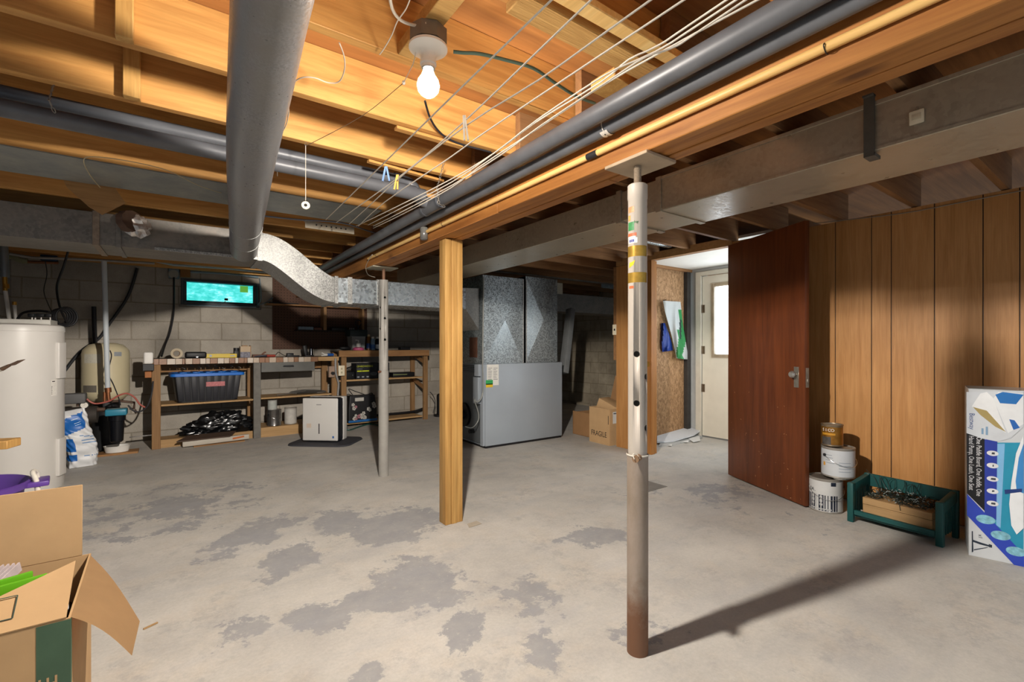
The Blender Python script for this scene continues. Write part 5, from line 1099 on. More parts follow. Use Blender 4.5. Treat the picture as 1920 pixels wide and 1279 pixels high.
# cans on the low board
zl = zs3 + .052
def paintcan(name, label, loc, r, h, mats, handle=True, group=None, rz=0, dirt=False, up=True):
    o = thing(name, label, 'paint can', loc, rz, group)
    mb = MB(); mb.lathe([(0, 0), (r * .97, 0), (r * 1.0, .004), (r * .985, .008), (r * .985, h - .012), (r * 1.01, h - .008), (r * 1.01, h), (r * .93, h), (r * .9, h - .01), (0, h - .01)], n=36); part('can_body', mb, mats[0], o, local=True)
    if mats[1]: mb = MB(); mb.lathe([(r * .992, .012), (r * .992, h - .016)], n=36, caps=False); part('can_label', mb, mats[1], o, local=True)
    if mats[2]: mb = MB(); mb.lathe([(0, h - .0095), (r * .86, h - .0095), (r * .9, h - .004), (r * .84, h - .003), (r * .8, h - .007), (0, h - .006)], n=36, caps=False); part('lid', mb, mats[2], o, local=True)
    if handle:
        mb = MB(); mb.tube([(-r * 1.02, 0, h * .72)] + [(r * 1.06 * math.cos(t), -abs(math.sin(t)) * r * 1.10, h * .72 - math.sin(t) * h * .32) for t in [PI * (1 - q / 12) for q in range(1, 12)]] + [(r * 1.02, 0, h * .72)], .0018, 6); part('wire_handle', mb, M_CHROME, o, local=True)
        mb = MB()
        for s_ in (-1, 1): mb.cyl((s_ * r * .98, 0, h * .72), (s_ * r * 1.05, 0, h * .72), .011, n=12)
        part('handle_ear', mb, M_DARKM, o, local=True)
    return o
p = bl(514, 790, .16); h1 = bl(514, 768, .16).z - zl
paintcan('paint_can', 'shiny unlabelled silver paint can under the workbench', bw(p.x, .16, zl), .085, h1, (MAT('8d8a86', .25, .85, .15, 8), None, MAT('8a8580', .4, .5)), True, None, AB + .5)
p2 = bl(541, 790, .15); paintcan('paint_can', 'white paint can right of the silver one under the workbench', bw(p2.x + .03, .17, zl), .075, h1 + .01, (MAT('a9a49c', .5, .2), MAT('b8b5ae', .6, 0, .15, 20), MAT('a09a90', .5)), False, None, AB)
p3 = bl(511, 770, .16); paintcan('paint_can', 'small pale can standing on top of the silver paint can', bw(p3.x, .17, zl + h1 + .001), .055, .125, (MAT('a8a8a2', .5, .2), MAT('a6aaa4', .6, 0, .15, 20), MAT('a09a90', .5)), False, None, AB)
o = thing('window_screen', 'bent metal screen frame lying on the right bench shelf', 'screen', bw(bl(575, 735, .25).x, .25, zs2 + .002), AB)
mb = MB(); mb.tube([(-.16, -.1, .012), (-.2, .05, .02), (.0, .14, .035), (.2, .12, .02), (.24, -.05, .012), (.1, -.12, .010)], .008, 8, 4, closed=False); mb.tube([(-.40, -.1, .008), (-.2, -.05, .02), (.0, .05, .03)], .007, 6, 3); part('screen_frame', mb, MAT('8e8b84', .4, .5), o, local=True)
mb = MB(); mb.poly([(-.16, -.1, .012), (.1, -.12, .010), (.24, -.05, .012), (.2, .12, .02), (0, .14, .034), (-.2, .05, .02)], .001); part('mesh', mb, MAT('5d5a54', .6, .2), o, local=True)
# outlets and wire on the right leg
x = bl(622, 700).x
o = thing('outlet_box', 'brown outlet box with a black plug beside the workbench leg', 'outlet', bw(x, .0, bl(622, 697).z), AB)
mb = MB(); mb.box(-.045, .03, -.03, .018, -.075, .075, .003, 1); part('box', mb, MAT('9a8270', .6, 0, .1, 10), o, local=True)
mb = MB(); mb.cyl((.0, -.03, -.02), (.0, -.06, -.02), .022, n=14); part('plug', mb, M_BLACK, o, local=True)
o = thing('outlet_plate', 'ivory outlet cover plate at the left of the shelf unit', 'outlet', bw(bl(640, 700).x, -.002, bl(640, 695).z), AB)
mb = MB(); mb.box(-.042, .042, -.012, -.001, -.07, .07, .003, 2); part('plate', mb, M_IVORY, o, local=True)
mb = MB(); mb.box(-.012, .012, -.0135, -.012, .012, .04); mb.box(-.012, .012, -.0135, -.012, -.04, -.012); part('receptacle', mb, MAT('b5ab8e', .5), o, local=True)
cable('electric_cable', [onb(629, 672, -.02), onb(630, 700, -.03), onb(635, 720, -.03), onb(634, 745, -.03), onb(646, 765, -.04)], .014, MAT('8b8a88', .4, .1, .2, 20), 'grey sheathed cable running down the workbench leg')
# shelf unit contents
x = bl(688, 695, .12).x; zz = z2s + .002
o = thing('tool_box_carton', 'black carton with yellow lettering on the shelf unit', 'carton', bw(x, .2, zz), AB)
hh = bl(690, 681, .1).z - zz; wL = bl(668, 690, .1).x - x; wR = bl(730, 690, .1).x - x
mb = MB(); mb.box(wL, wR, -.10, .10, 0, hh, .002, 1); part('carton', mb, MAT('15171c', .5, 0, .1, 8), o, local=True)
mb = MB(); text(mb, 'YARDWORKS', frame(Vector((wL + .135, -.1012, hh - .045)), (1, 0, 0), (0, 0, 1)), .036); text(mb, 'O', frame(Vector((wL + .022, -.1012, hh - .045)), (1, 0, 0), (0, 0, 1)), .036); mb.box(wL + .012, wL + .08, -.1012, -.1, hh - .122, hh - .104); mb.box(wL + .086, wL + .19, -.1012, -.1, hh - .122, hh - .104); part('lettering', mb, MAT('b9c22c', .5), o, 'yellow lettering', local=True)
mb = MB()
for q in range(3): mb.box(wL + .012 + q * .07, wL + .045 + q * .07, -.1012, -.10, .02, .04)
mb.box(wL + .01, wL + .09, -.1012, -.1, hh - .085, hh - .08); part('small_print', mb, MAT('8a8f94', .5), o, local=True)
mb = MB(); mb.sph((wL + .26, -.100, .07), .035, (1.6, .06, .8), 14); part('printed_picture', mb, MAT('4c4f50', .5, 0, .3, 40), o, local=True)
o = thing('tool_case', 'black plastic tool case left of the yellow lettered carton', 'case', bw(bl(651, 700, .12).x, .2, zz), AB)
mb = MB(); mb.box(-.11, .10, -.1, .1, 0, .11, .012, 2); mb.bar((-.1, -.06, .115), (.09, -.02, .17), .07, .03, (0, 0, 1), .008); part('case', mb, M_BLACK, o, local=True)
mb = MB(); mb.bar((-.02, -.09, .14), (.05, -.09, .165), .004, .015); mb.cyl((.07, -.103, .06), (.07, -.1, .06), .009, n=10); part('latch', mb, M_CHROME, o, local=True)
o = thing('flat_tool_case', 'flat black case with a green stripe on the right of the shelf unit', 'case', bw(bl(755, 700, .15).x, .22, zz), AB)
mb = MB(); mb.box(-.17, .19, -.1, .1, 0, .07, .008, 2); part('case', mb, M_BLACK, o, local=True)
mb = MB(); mb.box(-.17, .06, -.1012, -.1, .035, .045); part('stripe', mb, MAT('8a935c', .5), o, local=True)
x = bl(680, 765, .05).x; zz = z2b + .002
o = thing('patterned_tote', 'black tote bag printed with pale and pink blossoms on the lowest shelf', 'bag', bw(x, .12, zz), AB)
hw2 = (bl(702, 780, .05).x - bl(648, 780, .05).x) / 2; hb = bl(675, 742, .05).z - zz
mb = MB(); loft(mb, [rr(hw2, .08, 0, .02), rr(hw2 * 1.0, .085, hb * .5, .02), rr(hw2 * .9, .07, hb, .02)]); part('bag_body', mb, M_BLACK, o, local=True)
mb = MB(); mb.mi = 0; rs = random.Random(21)
for q in range(16):
    px_, pz = rs.uniform(-hw2 * .9, hw2 * .8), rs.uniform(.05, hb * .72); R_ = rs.uniform(.018, .034); mb.mi = 1 if q in (3, 9, 13) else 0
    y = -.0875 + .0 * pz
    for w in range(5):
        a = 2 * PI * w / 5 + q; mb.cyl((px_ + R_ * .6 * math.cos(a), y - .001, pz + R_ * .6 * math.sin(a)), (px_ + R_ * .6 * math.cos(a), y + .006, pz + R_ * .6 * math.sin(a)), R_ * .42, n=8)
mb.mi = 0; mb.box(-hw2 * .55, hw2 * .05, -.0875, -.08, hb * .80, hb * .93)
part('blossom', mb, [MAT('bdbab2', .6), MAT('a8707a', .6)], o, 'pale and pink blossom print', local=True)
mb = MB(); mb.box(-hw2, hw2 * 1.0, -.0885, -.08, .004, .035); part('blue_hem', mb, MAT('1f5f9c', .5), o, 'blue hem', local=True)
mb = MB(); mb.tube([(-hw2 * .6, -.05, hb), (-hw2 * .9, -.03, hb + .1), (-hw2 * .4, .0, hb + .06), (hw2 * .2, -.02, hb + .01)], .006, 6, 4); mb.tube([(hw2 * .3, -.06, hb), (hw2 * .7, -.06, hb + .02), (hw2 * .85, -.06, hb * .7)], .008, 6, 4); part('strap', mb, M_DARKM, o, local=True)
cable('garden_hose', [onb(650, 800, -.05) , Vector((FL(655, 808).x, FL(655, 808).y, .012)), Vector((*FL(690, 797).xy, .012)), Vector((*FL(712, 800).xy, .012)), Vector((*FL(722, 806).xy, .012))], .010, MAT('1f4f46', .4), 'green hose lying on the floor beside the dehumidifier', cat='hose')
cable('hanging_cable', [onb(806, 735, .02), onb(812, 742, .02), onb(816, 755, .05), onb(812, 775, .03)], .006, MDC, 'brown cord looping at the right leg of the shelf unit')
cable('heater_hose', [bw(x2a + .35, .37, z2b + .025), bw(x2a + .8, .37, z2b + .025), bw(x2b - .1, .37, z2b + .025), bw(x2b + .12, .37, z2b + .07)], .021, M_BLACK, 'thick black hose lying behind the lowest shelf', cat='hose')
o_ = bw(bl(822, 760, .2).x + .03, .2, 0); mb = MB(); mb.cyl((o_.x, o_.y, 0.0), (o_.x, o_.y, .03), .10, n=20); mb.cyl((o_.x, o_.y, .03), (o_.x, o_.y, .34), .055, n=18); mb.sph((o_.x, o_.y, .34), .055, (1, 1, .6), 14); solo('sump_pump', mb, M_BLACK, 'small black pump on the floor right of the shelf unit', 'pump')

# dehumidifier on its mat
A_, B_, C_ = FL(567, 832), FL(633, 833), FL(652, 822)
ex = (B_ - A_); W_ = ex.length; an = math.atan2(ex.y, ex.x); hd = EYE + (649 - 746) / FPX * (FPX * EYE / (832 - 649)) 
o = thing('floor_mat', 'dark grey rubber mat under the dehumidifier', 'mat', (A_.x, A_.y, 0), an)
mb = MB(); loft(mb, [[Vector((W_ / 2 + .02, .12, 0)) + p for p in rr(W_ / 2 + .16, .28, 0, .12)], [Vector((W_ / 2 + .02, .12, 0)) + p for p in rr(W_ / 2 + .15, .27, .016, .11)]]); part('mat', mb, MAT('37373c', .8, 0, .1, 10), o, local=True)
o = thing('dehumidifier', 'white and dark dehumidifier standing in front of the workbench', 'dehumidifier', (A_.x, A_.y, .018), an)
dz = hd - .018
mb = MB(); mb.box(0, W_, 0, .02, .018, dz - .004, .012, 3); bmesh.ops.translate(mb.bm, vec=(0, 0, 0), verts=mb.bm.verts); part('front_panel', mb, MAT('cfcdc8', .35, 0, .02, 4), o, 'white front panel', local=True)
mb = MB(); mb.box(.004, W_ - .004, .018, .16, .01, dz - .012, .012, 3); part('middle_body', mb, MAT('1c1f26', .4, 0, .06, 6), o, 'dark middle body', local=True)
mb = MB(); mb.box(0, W_, .16, .27, .0, dz, .014, 3); part('rear_body', mb, MAT('cfcdc8', .35, 0, .02, 4), o, 'white rear body', local=True)
mb = MB(); mb.box(W_ * .46, W_ * .46 + .012, -.0012, 0, .10, .22, .0005, 1); part('level_window', mb, M_BLACK, o, local=True)
mb = MB(); mb.box(W_ * .40, W_ * .54, -.001, 0, dz - .085, dz - .075); part('emblem', mb, MAT('8d8d8b', .4), o, local=True)
mb = MB(); mb.box(W_ * .85, W_ * .90, -.001, 0, .05, .075); part('blue_sticker', mb, MAT('2c5fa0', .5), o, local=True)
mb = MB(); mb.box(W_ * .12, W_ * .25, -.001, 0, .17, .22); part('label', mb, MAT('cbb9a8', .5, 0, .1, 80), o, local=True)
mb = MB(); mb.box(0.02, W_ - .02, .02, .15, dz - .0115, dz - .004, .003, 1); part('control_panel', mb, M_BLACK, o, local=True)

# pegboard and its shelves
pg = thing('pegboard', 'dark brown pegboard mounted on the block wall over the workbench', 'pegboard', OY(590, 600, 7.19))
a, b = OY(511, 655, 7.185), OY(688, 655, 7.185); zt_ = OY(600, 500, 7.185).z
mb = MB(); mb.box(a.x, b.x, 7.178, 7.198, a.z, zt_, .001, 1)
def m_peg():
    N = NT('m_pegboard'); v = N.mapping((26, 26, 26)); fr = N.n('ShaderNodeVectorMath', operation='FRACTION'); N.l(v, 0, fr, 0); sb_ = N.n('ShaderNodeVectorMath', operation='SUBTRACT'); N.l(fr, 0, sb_, 0); sb_.inputs[1].default_value = (.5, 0, .5)
    ml = N.n('ShaderNodeVectorMath', operation='MULTIPLY'); N.l(sb_, 0, ml, 0); ml.inputs[1].default_value = (1, 0, 1); ln = N.n('ShaderNodeVectorMath', operation='LENGTH'); N.l(ml, 0, ln, 0)
    N.color(N.ramp(ln, [(.12, C('0a0806')), (.16, C('51382a'))], 1)); N.pr(.7, 0, .3); return N.m
part('board', mb, m_peg(), pg)
ws = thing('wall_shelf', 'two-tier wooden shelf fixed on the dark pegboard', 'shelf', OY(600, 590, 7.05))
yS = 6.98; za, zb_ = OY(600, 573, yS).z, OY(600, 619, yS).z; x0, x1 = OY(500, 575, yS).x, OY(686, 575, yS).x
mb = MB(); mb.box(x0, x1, yS, 7.176, za - .018, za, .002, 1); part('top_board', mb, M_BENCH, ws)
mb = MB(); xA = OY(557, 619, yS).x; mb.box(xA, x1 - .02, yS + .02, 7.176, zb_ - .016, zb_, .002, 1); part('lower_board', mb, MAT('2c221c', .8, 0, .2, 10), ws)
mb = MB(); xd = OY(610, 600, yS).x; mb.box(xd - .02, xd + .02, yS + .004, 7.176, zb_ + .001, za - .019, .002, 1); part('divider', mb, M_BENCHV, ws)
mb = MB(); mb.box(x1 - .05, x1 - .022, yS + .01, 7.176, zb_ + .001, za - .019); part('divider', mb, M_BENCHV, ws)
def shb(name, lab, cat, u0, u1, h, z, col, yo=.03, rough=.5, met=0):
    p0, p1 = OY(u0, 600, yS + yo), OY(u1, 600, yS + yo); mb = MB(); mb.box(p0.x, p1.x, yS + yo, yS + yo + .08, z + .001, z + .001 + h, min(.006, h * .2), 2); return solo(name, mb, MAT(col, rough, met, .2, 20), lab, cat)
shb('utility_knife', 'orange utility knife lying on the top wall shelf', 'knife', 608, 628, .03, za, 'b5491f')
shb('small_white_box', 'small pale box beside the orange knife on the top wall shelf', 'box', 637, 645, .028, za, 'aaa79e')
shb('silver_packet', 'pale blue packet on the lower wall shelf left of the divider', 'packet', 560, 588, .045, zb_, '6d7f8d')
shb('brown_block', 'brown block right of the pale packet on the lower wall shelf', 'block', 589, 604, .035, zb_, '5c3626')
shb('dark_tool', 'dark tool lying on the lower wall shelf right of the divider', 'tool', 622, 650, .04, zb_, '15161a')
shb('flat_black_tray', 'flat black tray at the left end of the top wall shelf', 'tray', 504, 560, .018, za, '121214')
for i, u in enumerate((656, 659.5, 663)):
    p0 = OY(u, 617, yS + .03); mb = MB(); mb.cyl((p0.x, p0.y, zb_ + .001), (p0.x, p0.y, zb_ + .04), .009, n=10); solo('small_jar', mb, MAT('9a9a98', .3), 'tiny pale capped jar on the lower wall shelf, %s of three' % ('left', 'middle', 'right')[i], 'jar', 'tiny jars on the wall shelf')
p0 = OY(672, 606, yS + .06); mb = MB(); mb.tube([Vector((p0.x + .045 * math.cos(t), p0.y, p0.z + .045 * math.sin(t))) for t in [2 * PI * q / 18 for q in range(18)]], .008, 8, closed=True); mb.tube([(p0.x, p0.y, p0.z - .045), (p0.x, p0.y, zb_ + .002)], .012, 8); solo('wire_reel', mb, M_BLACK, 'black ring shaped reel at the right end of the lower wall shelf', 'reel')
# ------------------------------------------------------------------ basement window
wi = thing('window_1', 'small basement window high on the block wall glowing green and teal', None, (w0.x, YB, wz0), 0, None, 'structure')
oz1 = OY(420, 517, YB - .02).z
mb = MB(); X0, X1, Z0, Z1 = w0.x, w1.x, wz0, wz1
for (x0, x1, z0, z1) in ((X0, X0 + .03, Z0, Z1), (X1 - .03, X1, Z0, Z1), (X0 + .03, X1 - .03, Z0, Z0 + .03), (X0 + .03, X1 - .03, Z1 - .03, Z1)): mb.box(x0, x1, YB - .03, YB + .19, z0, z1, .003, 1)
part('window_frame', mb, MAT('3d444a', .6, 0, .15, 8), wi)
p0, p1 = OY(350, 563, YB + .05), OY(474, 527, YB + .05)
mb = MB(); a0, a1, c0, c1 = p0.x - .0, p1.x + .0, p0.z, p1.z
for (x0, x1, z0, z1) in ((X0 + .03, a0, Z0 + .03, Z1 - .03), (a1, X1 - .03, Z0 + .03, Z1 - .03), (a0, a1, Z0 + .03, c0), (a0, a1, c1, Z1 - .03)): mb.box(x0, x1, YB + .03, YB + .07, z0, z1, .003, 1)
part('sash', mb, MAT('4a4f52', .6, 0, .2, 8), wi)
def m_pane():
    N = NT('m_green_pane'); N.set(N.b, 'Base Color', (0, 0, 0, 1)); n = N.noise(9, 6, .65, N.mapping((1, 1, 2)))
    c = N.ramp(n, [(.30, C('20b2b4')), (.46, C('48cfc6')), (.56, C('62dfe0')), (.66, C('a6f2ea')), (.8, C('e2fbf6'))])
    N.l(c, 0, N.b, 'Emission Color'); N.set(N.b, 'Emission Strength', 1.1); N.pr(.2); return N.m
mb = MB(); mb.box(a0, a1, YB + .048, YB + .054, c0, c1); part('window_pane', mb, m_pane(), wi, 'green and teal daylit pane')
mb = MB(); mb.box(a0 + .002, a1 - .002, YB + .0465, YB + .0478, c1 - .075, c1 - .001); ET = EMIT('m_teal_strip', '12908e', .7); part('tinted_strip', mb, ET.m, wi, 'darker teal upper strip of the pane')
mb = MB(); q0, q1 = OY(450, 548, YB + .047), OY(465, 537, YB + .047); mb.box(q0.x, q1.x, YB + .045, YB + .0478, q0.z, q1.z, .001, 1); part('window_sticker', mb, EMIT('m_glowing_sticker', '6fbf4a', .6).m, wi, 'green sticker glowing as if backlit')  # sticker emits by itself to imitate daylight shining through it
mb = MB(); q = OY(424, 562, YB + .03); mb.box(q.x - .02, q.x + .02, YB + .005, YB + .03, q.z - .012, q.z + .016, .002, 1); mb.bar(OY(423, 565, YB - .005), OY(412, 572, YB - .03), .008, .006); part('latch', mb, M_BLACK, wi, 'black latch')
mb = MB(); mb.box(X0 - .02, X1 + .02, YB - .035, YB - .001, Z0 - .03, Z0 - .002, .003, 1); part('sill', mb, MAT('6d6a64', .8, 0, .2, 8), wi)
mb = MB(); q = [OY(u, v, 7.14) for u, v in ((487, 522), (490, 560), (484, 572), (500, 566), (512, 558))]; mb.tube(q, .006, 6, 3); mb.tube([OY(350, 572, 7.13), OY(400, 574, 7.13), OY(480, 576, 7.13)], .005, 6); mb.tube([OY(357, 510, 7.13), OY(420, 513, 7.13), OY(485, 520, 7.13)], .012, 8); solo('window_cable', mb, MAT('7d93a0', .5), 'pale wires strung around the basement window', 'cable')
# conduits and fittings on the wall under the flat duct
mb = MB(); mb.tube([OY(18, 476, 6.8), OY(60, 483, 6.8), OY(150, 486, 6.8), OY(290, 494, 6.8)], .014, 10); solo('wall_conduit', mb, MAT('a4a09a', .5, .1), 'long pale horizontal pipe on the block wall under the dusty duct', 'pipe')
mb = MB(); mb.tube([OY(292, 490, 7.0), OY(325, 497, 7.0), OY(420, 503, 7.0), OY(510, 512, 7.0)], .014, 10); solo('wall_conduit', mb, MAT('9fb2bc', .4, .2), 'pale horizontal pipe above the basement window', 'pipe')
mb = MB(); mb.tube([OY(5, 487, 6.9), OY(20, 480, 6.9), OY(38, 488, 6.9), OY(52, 490, 6.9)], .028, 10, 3); solo('insulated_pipe', mb, MAT('8a8a6c', .8, 0, .15, 12), 'wrapped greenish pipe near the wall corner above the water heater', 'pipe')
mb = MB(); mb.tube([OY(50, 491, 6.9), OY(110, 493, 6.9)], .016, 10); solo('copper_line', mb, M_COPPER, 'short copper pipe above the water heater', 'pipe')
q = OY(93, 484, 6.9); mb = MB(); mb.box(q.x - .07, q.x + .06, 6.88, 6.95, q.z - .03, q.z + .03, .006, 2); solo('pipe_valve', mb, MAT('29405c', .5), 'small blue valve on the pipes above the water heater', 'valve')
a, b = OY(316, 496, 7.15), OY(336, 523, 7.15)
o = thing('outlet_box', 'grey blue electric box with a round socket left of the basement window', 'outlet', (a.x, 7.15, b.z))
mb = MB(); mb.box(a.x, b.x, 7.12, 7.198, b.z, a.z, .003, 1); part('box', mb, MAT('71818c', .5, .2, .1, 10), o)
q = OY(325.5, 514, 7.115); mb = MB(); mb.cyl((q.x, 7.1195, q.z), (q.x, 7.105, q.z), .052, n=26); part('round_socket', mb, MAT('8d8d84', .5, 0, .1, 20), o)
a, b = OY(338, 494, 7.12), OY(357, 521, 7.12); mb = MB(); mb.box(a.x, b.x, 7.10, 7.135, b.z, a.z, .002, 1); solo('wood_plate', mb, MAT('7d5526', .7, 0, .12, 14), 'small brown wood plate beside the round socket', 'board')
cable('wall_cable', [OY(326, 520, 7.10), OY(326, 555, 7.10), OY(325, 590, 7.10), OY(318, 625, 7.08), OY(310, 645, 7.05), onb(303, 668, .3)], .011, M_BLACK, 'thick black cord from the round socket down to the workbench')
cable('hanging_hose', [OY(118, 700, 7.15), OY(150, 660, 7.15), OY(185, 635, 7.15), OY(205, 607, 7.15), OY(240, 555, 7.15), OY(257, 503, 7.15)], .016, M_DARKM, 'dark hose sloping up the block wall behind the pressure tank', cat='hose')
q = bl(278, 673, -.02); o = thing('plug_timer', 'small white plug-in device at the left end of the workbench', 'device', bw(q.x, -.066, q.z), AB)
mb = MB(); mb.box(-.042, .042, -.03, .03, -.055, .075, .018, 3); part('case', mb, M_WHITE, o, local=True)
mb = MB(); mb.box(-.05, .05, .0, .04, -.13, -.056, .004, 1); part('socket', mb, M_BLACK, o, local=True)
# extent of the bench shadow on the wall left of the workbench; not drawn
a, b = OY(240, 690, 7.198), OY(296, 690, 7.198); zA, zB_, zC = OY(260, 683, 7.198).z, OY(260, 730, 7.198).z, OY(260, 840, 7.198).z
# sloping shelf bracket near the wall end
mb = MB(); mb.bar(OY(243, 820, 6.9), OY(290, 815, 6.9), .02, .012); solo('metal_strip', mb, M_CHROME, 'pale metal strip on the floor left of the workbench', 'strip')

# ------------------------------------------------------------------ cardboard boxes by the furnace
def carton(name, label, pts, h, mat, flaps=True):
    pass
A_, B_, C_ = FL(1105, 827), FL(1143, 836.5), FL(1166, 831)
ex = (A_ - B_); W_ = ex.length; an = math.atan2(ex.y, ex.x); D_ = .34
# local frame at the near corner: x along the FRAGILE face (towards the furnace), y away
o = thing('cardboard_box', 'open cardboard box printed FRAGILE beside the furnace', 'box', (B_.x, B_.y, 0), an)
ey = Vector((-math.sin(an), math.cos(an), 0)); sgn = 1 if ey.dot(C_ - B_) > 0 else -1
hB = EYE + (649 - 764) / FPX * (EYE * FPX / (830 - 649)); T = .006
mb = MB(); y0, y1 = (0, D_) if sgn > 0 else (-D_, 0)
mb.box(0, W_, y0, y0 + T, 0, hB); mb.box(0, W_, y1 - T, y1, 0, hB); mb.box(0, T, y0 + T, y1 - T, 0, hB); mb.box(W_ - T, W_, y0 + T, y1 - T, 0, hB); mb.box(T, W_ - T, y0 + T, y1 - T, 0, T)
part('carton', mb, M_CARD, o, local=True)
fy = y0 if sgn > 0 else y1; n_ = -1 if sgn > 0 else 1; oy = y1 if sgn > 0 else y0
mb = MB(); zt_ = EYE + (649 - 708) / FPX * 5.55; mb.poly([(W_, oy, hB + .001), (0 - .12, oy, hB + .001), (0 - .12, oy + .05 * -n_, zt_), (W_ - .05, oy + .05 * -n_, zt_)], T, (0, n_, 0)); part('flap', mb, M_CARDD, o, local=True)
mb = MB(); mb.bar((.02, (y0 + y1) / 2 - .05 * n_, hB - .06), (W_ - .05, (y0 + y1) / 2, hB + .05), .2, .12, (0, 0, 1), .002, ); mb2 = mb; solo_inner = mb
part('inner_box', mb, M_CARD, o, local=True)
mb = MB(); text(mb, 'FRAGILE', frame(Vector((W_ * .52, fy + n_ * .0006, hB * .27)), (-1, 0, 0), (0, 0, 1)), .088, .8); part('lettering', mb, M_PRINT, o, 'black FRAGILE lettering', local=True)
mb = MB(); mb.box(-.0008, 0, min(fy - n_ * .05, fy - n_ * .2), max(fy - n_ * .05, fy - n_ * .2), hB * .6, hB * .92); part('paper_label', mb, M_WHITE, o, 'white shipping label', local=True)
mb = MB(); mb.box(-.0015, 0, min(fy - n_ * .062, fy - n_ * .18), max(fy - n_ * .062, fy - n_ * .18), hB * .86, hB * .89); part('label_print', mb, MAT('55575a', .7), o, local=True)
mb = MB(); mb.box(.018, .026, min(fy, fy + n_ * .0008), max(fy, fy + n_ * .0008), hB * .58, hB * .82); part('slot', mb, M_BLACK, o, local=True)
A2, B2 = FL(1074, 813), FL(1112, 822); ex = A2 - B2; W2 = ex.length; an2 = math.atan2(ex.y, ex.x)
o = thing('cardboard_box', 'low reddish brown cardboard box left of the FRAGILE box', 'box', (A2.x, A2.y, 0), an2)
h2 = EYE + (649 - 773) / FPX * (EYE * FPX / (814 - 649)); s2 = 1 if Vector((-math.sin(an2), math.cos(an2), 0)).dot(C_ - B_) > 0 else -1
mb = MB(); y0, y1 = (0, .33) if s2 > 0 else (-.33, 0); W3 = W2 + .0
mb.box(-W3, 0, y0, y0 + T, 0, h2); mb.box(-W3, 0, y1 - T, y1, 0, h2 * 1.05); mb.box(-T, 0, y0, y1, 0, h2); mb.box(-W3, -W3 + T, y0, y1, 0, h2); mb.box(-W3, 0, y0, y1, 0, T)
part('carton', mb, M_CARDD, o, local=True)
mb = MB(); mb.box(-W3 * .95, -.02, y0 + .02, y1 - .02, h2 * .55, h2 * .62); part('contents', mb, M_DARKM, o, local=True)
# switch on the wall end
q = OX(1159.5, 618, XW + .01); sw = thing('light_switch', 'ivory light switch plate at the left edge of the panelled wall end', 'switch', q)
mb = MB(); mb.box(XW + .02, XW + .09, 3.665, 3.715, q.z - .35, 2.06); part('backing_stud', mb, M_JOISTD, sw)
mb = MB(); mb.box(XW + .012, XW + .0195, 3.66, 3.725, q.z - .06, q.z + .06, .002, 1); part('switch_plate', mb, M_IVORY, sw)
mb = MB(); mb.box(XW + .004, XW + .012, 3.683, 3.70, q.z - .012, q.z + .012, .002, 1); part('toggle', mb, M_DARKM, sw)

# ------------------------------------------------------------------ passage things
q = FL(1270, 818)
o = thing('packing_board', 'torn white packing board lying on the passage floor', 'board', (4.9, 3.35, .0))
P = [OZ(1232, 812, .06), OZ(1290, 799, .10), OZ(1316, 805, .085), OZ(1300, 815, .06), OZ(1262, 826, .04), OZ(1232, 828, .04)]
mb = MB(); mb.poly(P, .018, (0, 0, -1)); part('board', mb, MAT('c4c6c8', .7, 0, .05, 8), o)
mb = MB(); P2 = [p.copy() for p in P]; 
mb.poly([OZ(1240, 829, .012), OZ(1300, 817, .012), OZ(1313, 808, .012), OZ(1317, 822, .0), OZ(1290, 829, .0), OZ(1262, 836, .0), OZ(1235, 838, .0)], .012, (0, 0, 1)); part('torn_edge', mb, MAT('a3a39f', .8, 0, .2, 14), o)
mb = MB(); mb.poly([OZ(1290, 822, .02), OZ(1312, 817, .03), OZ(1313, 826, .02), OZ(1300, 829, .015)], .004); mb.poly([OZ(1277, 829, .015), OZ(1291, 825, .02), OZ(1291, 829, .015)], .004); mb.poly([OZ(1252, 835, .014), OZ(1260, 833, .014), OZ(1260, 836, .014)], .003); part('torn_flake', mb, MAT('cfcfcb', .7), o)
yo = 3.56
hb = thing('hanging_bag', 'white plastic bag with green print hanging in the passage', 'bag', OY(1262, 565, yo))
def hbf(outline_l, outline_r, y, mat, nm, bulge=.04, seed=1):
    n = len(outline_l); 
    def fn(s, t):
        i = min(n - 2, int(t * (n - 1))); f = t * (n - 1) - i
        l = (outline_l[i][0] * (1 - f) + outline_l[i + 1][0] * f, outline_l[i][1] * (1 - f) + outline_l[i + 1][1] * f); r = (outline_r[i][0] * (1 - f) + outline_r[i + 1][0] * f, outline_r[i][1] * (1 - f) + outline_r[i + 1][1] * f)
        u, v = l[0] * (1 - s) + r[0] * s, l[1] * (1 - s) + r[1] * s
        return OY(u, v, y - bulge * math.sin(PI * s) * (.4 + .6 * t) + .012 * math.sin(9 * s + seed * 3 + 7 * t))
    return fn
Lb = [(1243, 564), (1247, 585), (1254, 610), (1260, 632), (1266, 660), (1268, 672)]; Rb = [(1276, 566), (1278, 585), (1281, 612), (1285, 635), (1289, 660), (1289, 674)]
mb = MB(); mb.grid(hbf(Lb, Rb, yo, None, ''), 16, 26)
mb.bm.faces.ensure_lookup_table()
for i, f in enumerate(mb.bm.faces):
    s, t = (i // 26) / 16, (i % 26) / 26
    if (t > .45 and .25 < s + .25 * math.sin(t * 9) < .8) or (t > .15 and s > .78 and t < .55): f.material_index = 1
    if .30 < t < .60 and abs(s - .72 + (t - .45) * .8) < .06: f.material_index = 2
bmesh.ops.solidify(mb.bm, geom=list(mb.bm.faces), thickness=.003)
part('bag_skin', mb, [MAT('cfd3cf', .4, 0, .05, 12), MAT('3f9a58', .45, 0, .2, 20), MAT('3c4a44', .5)], hb)
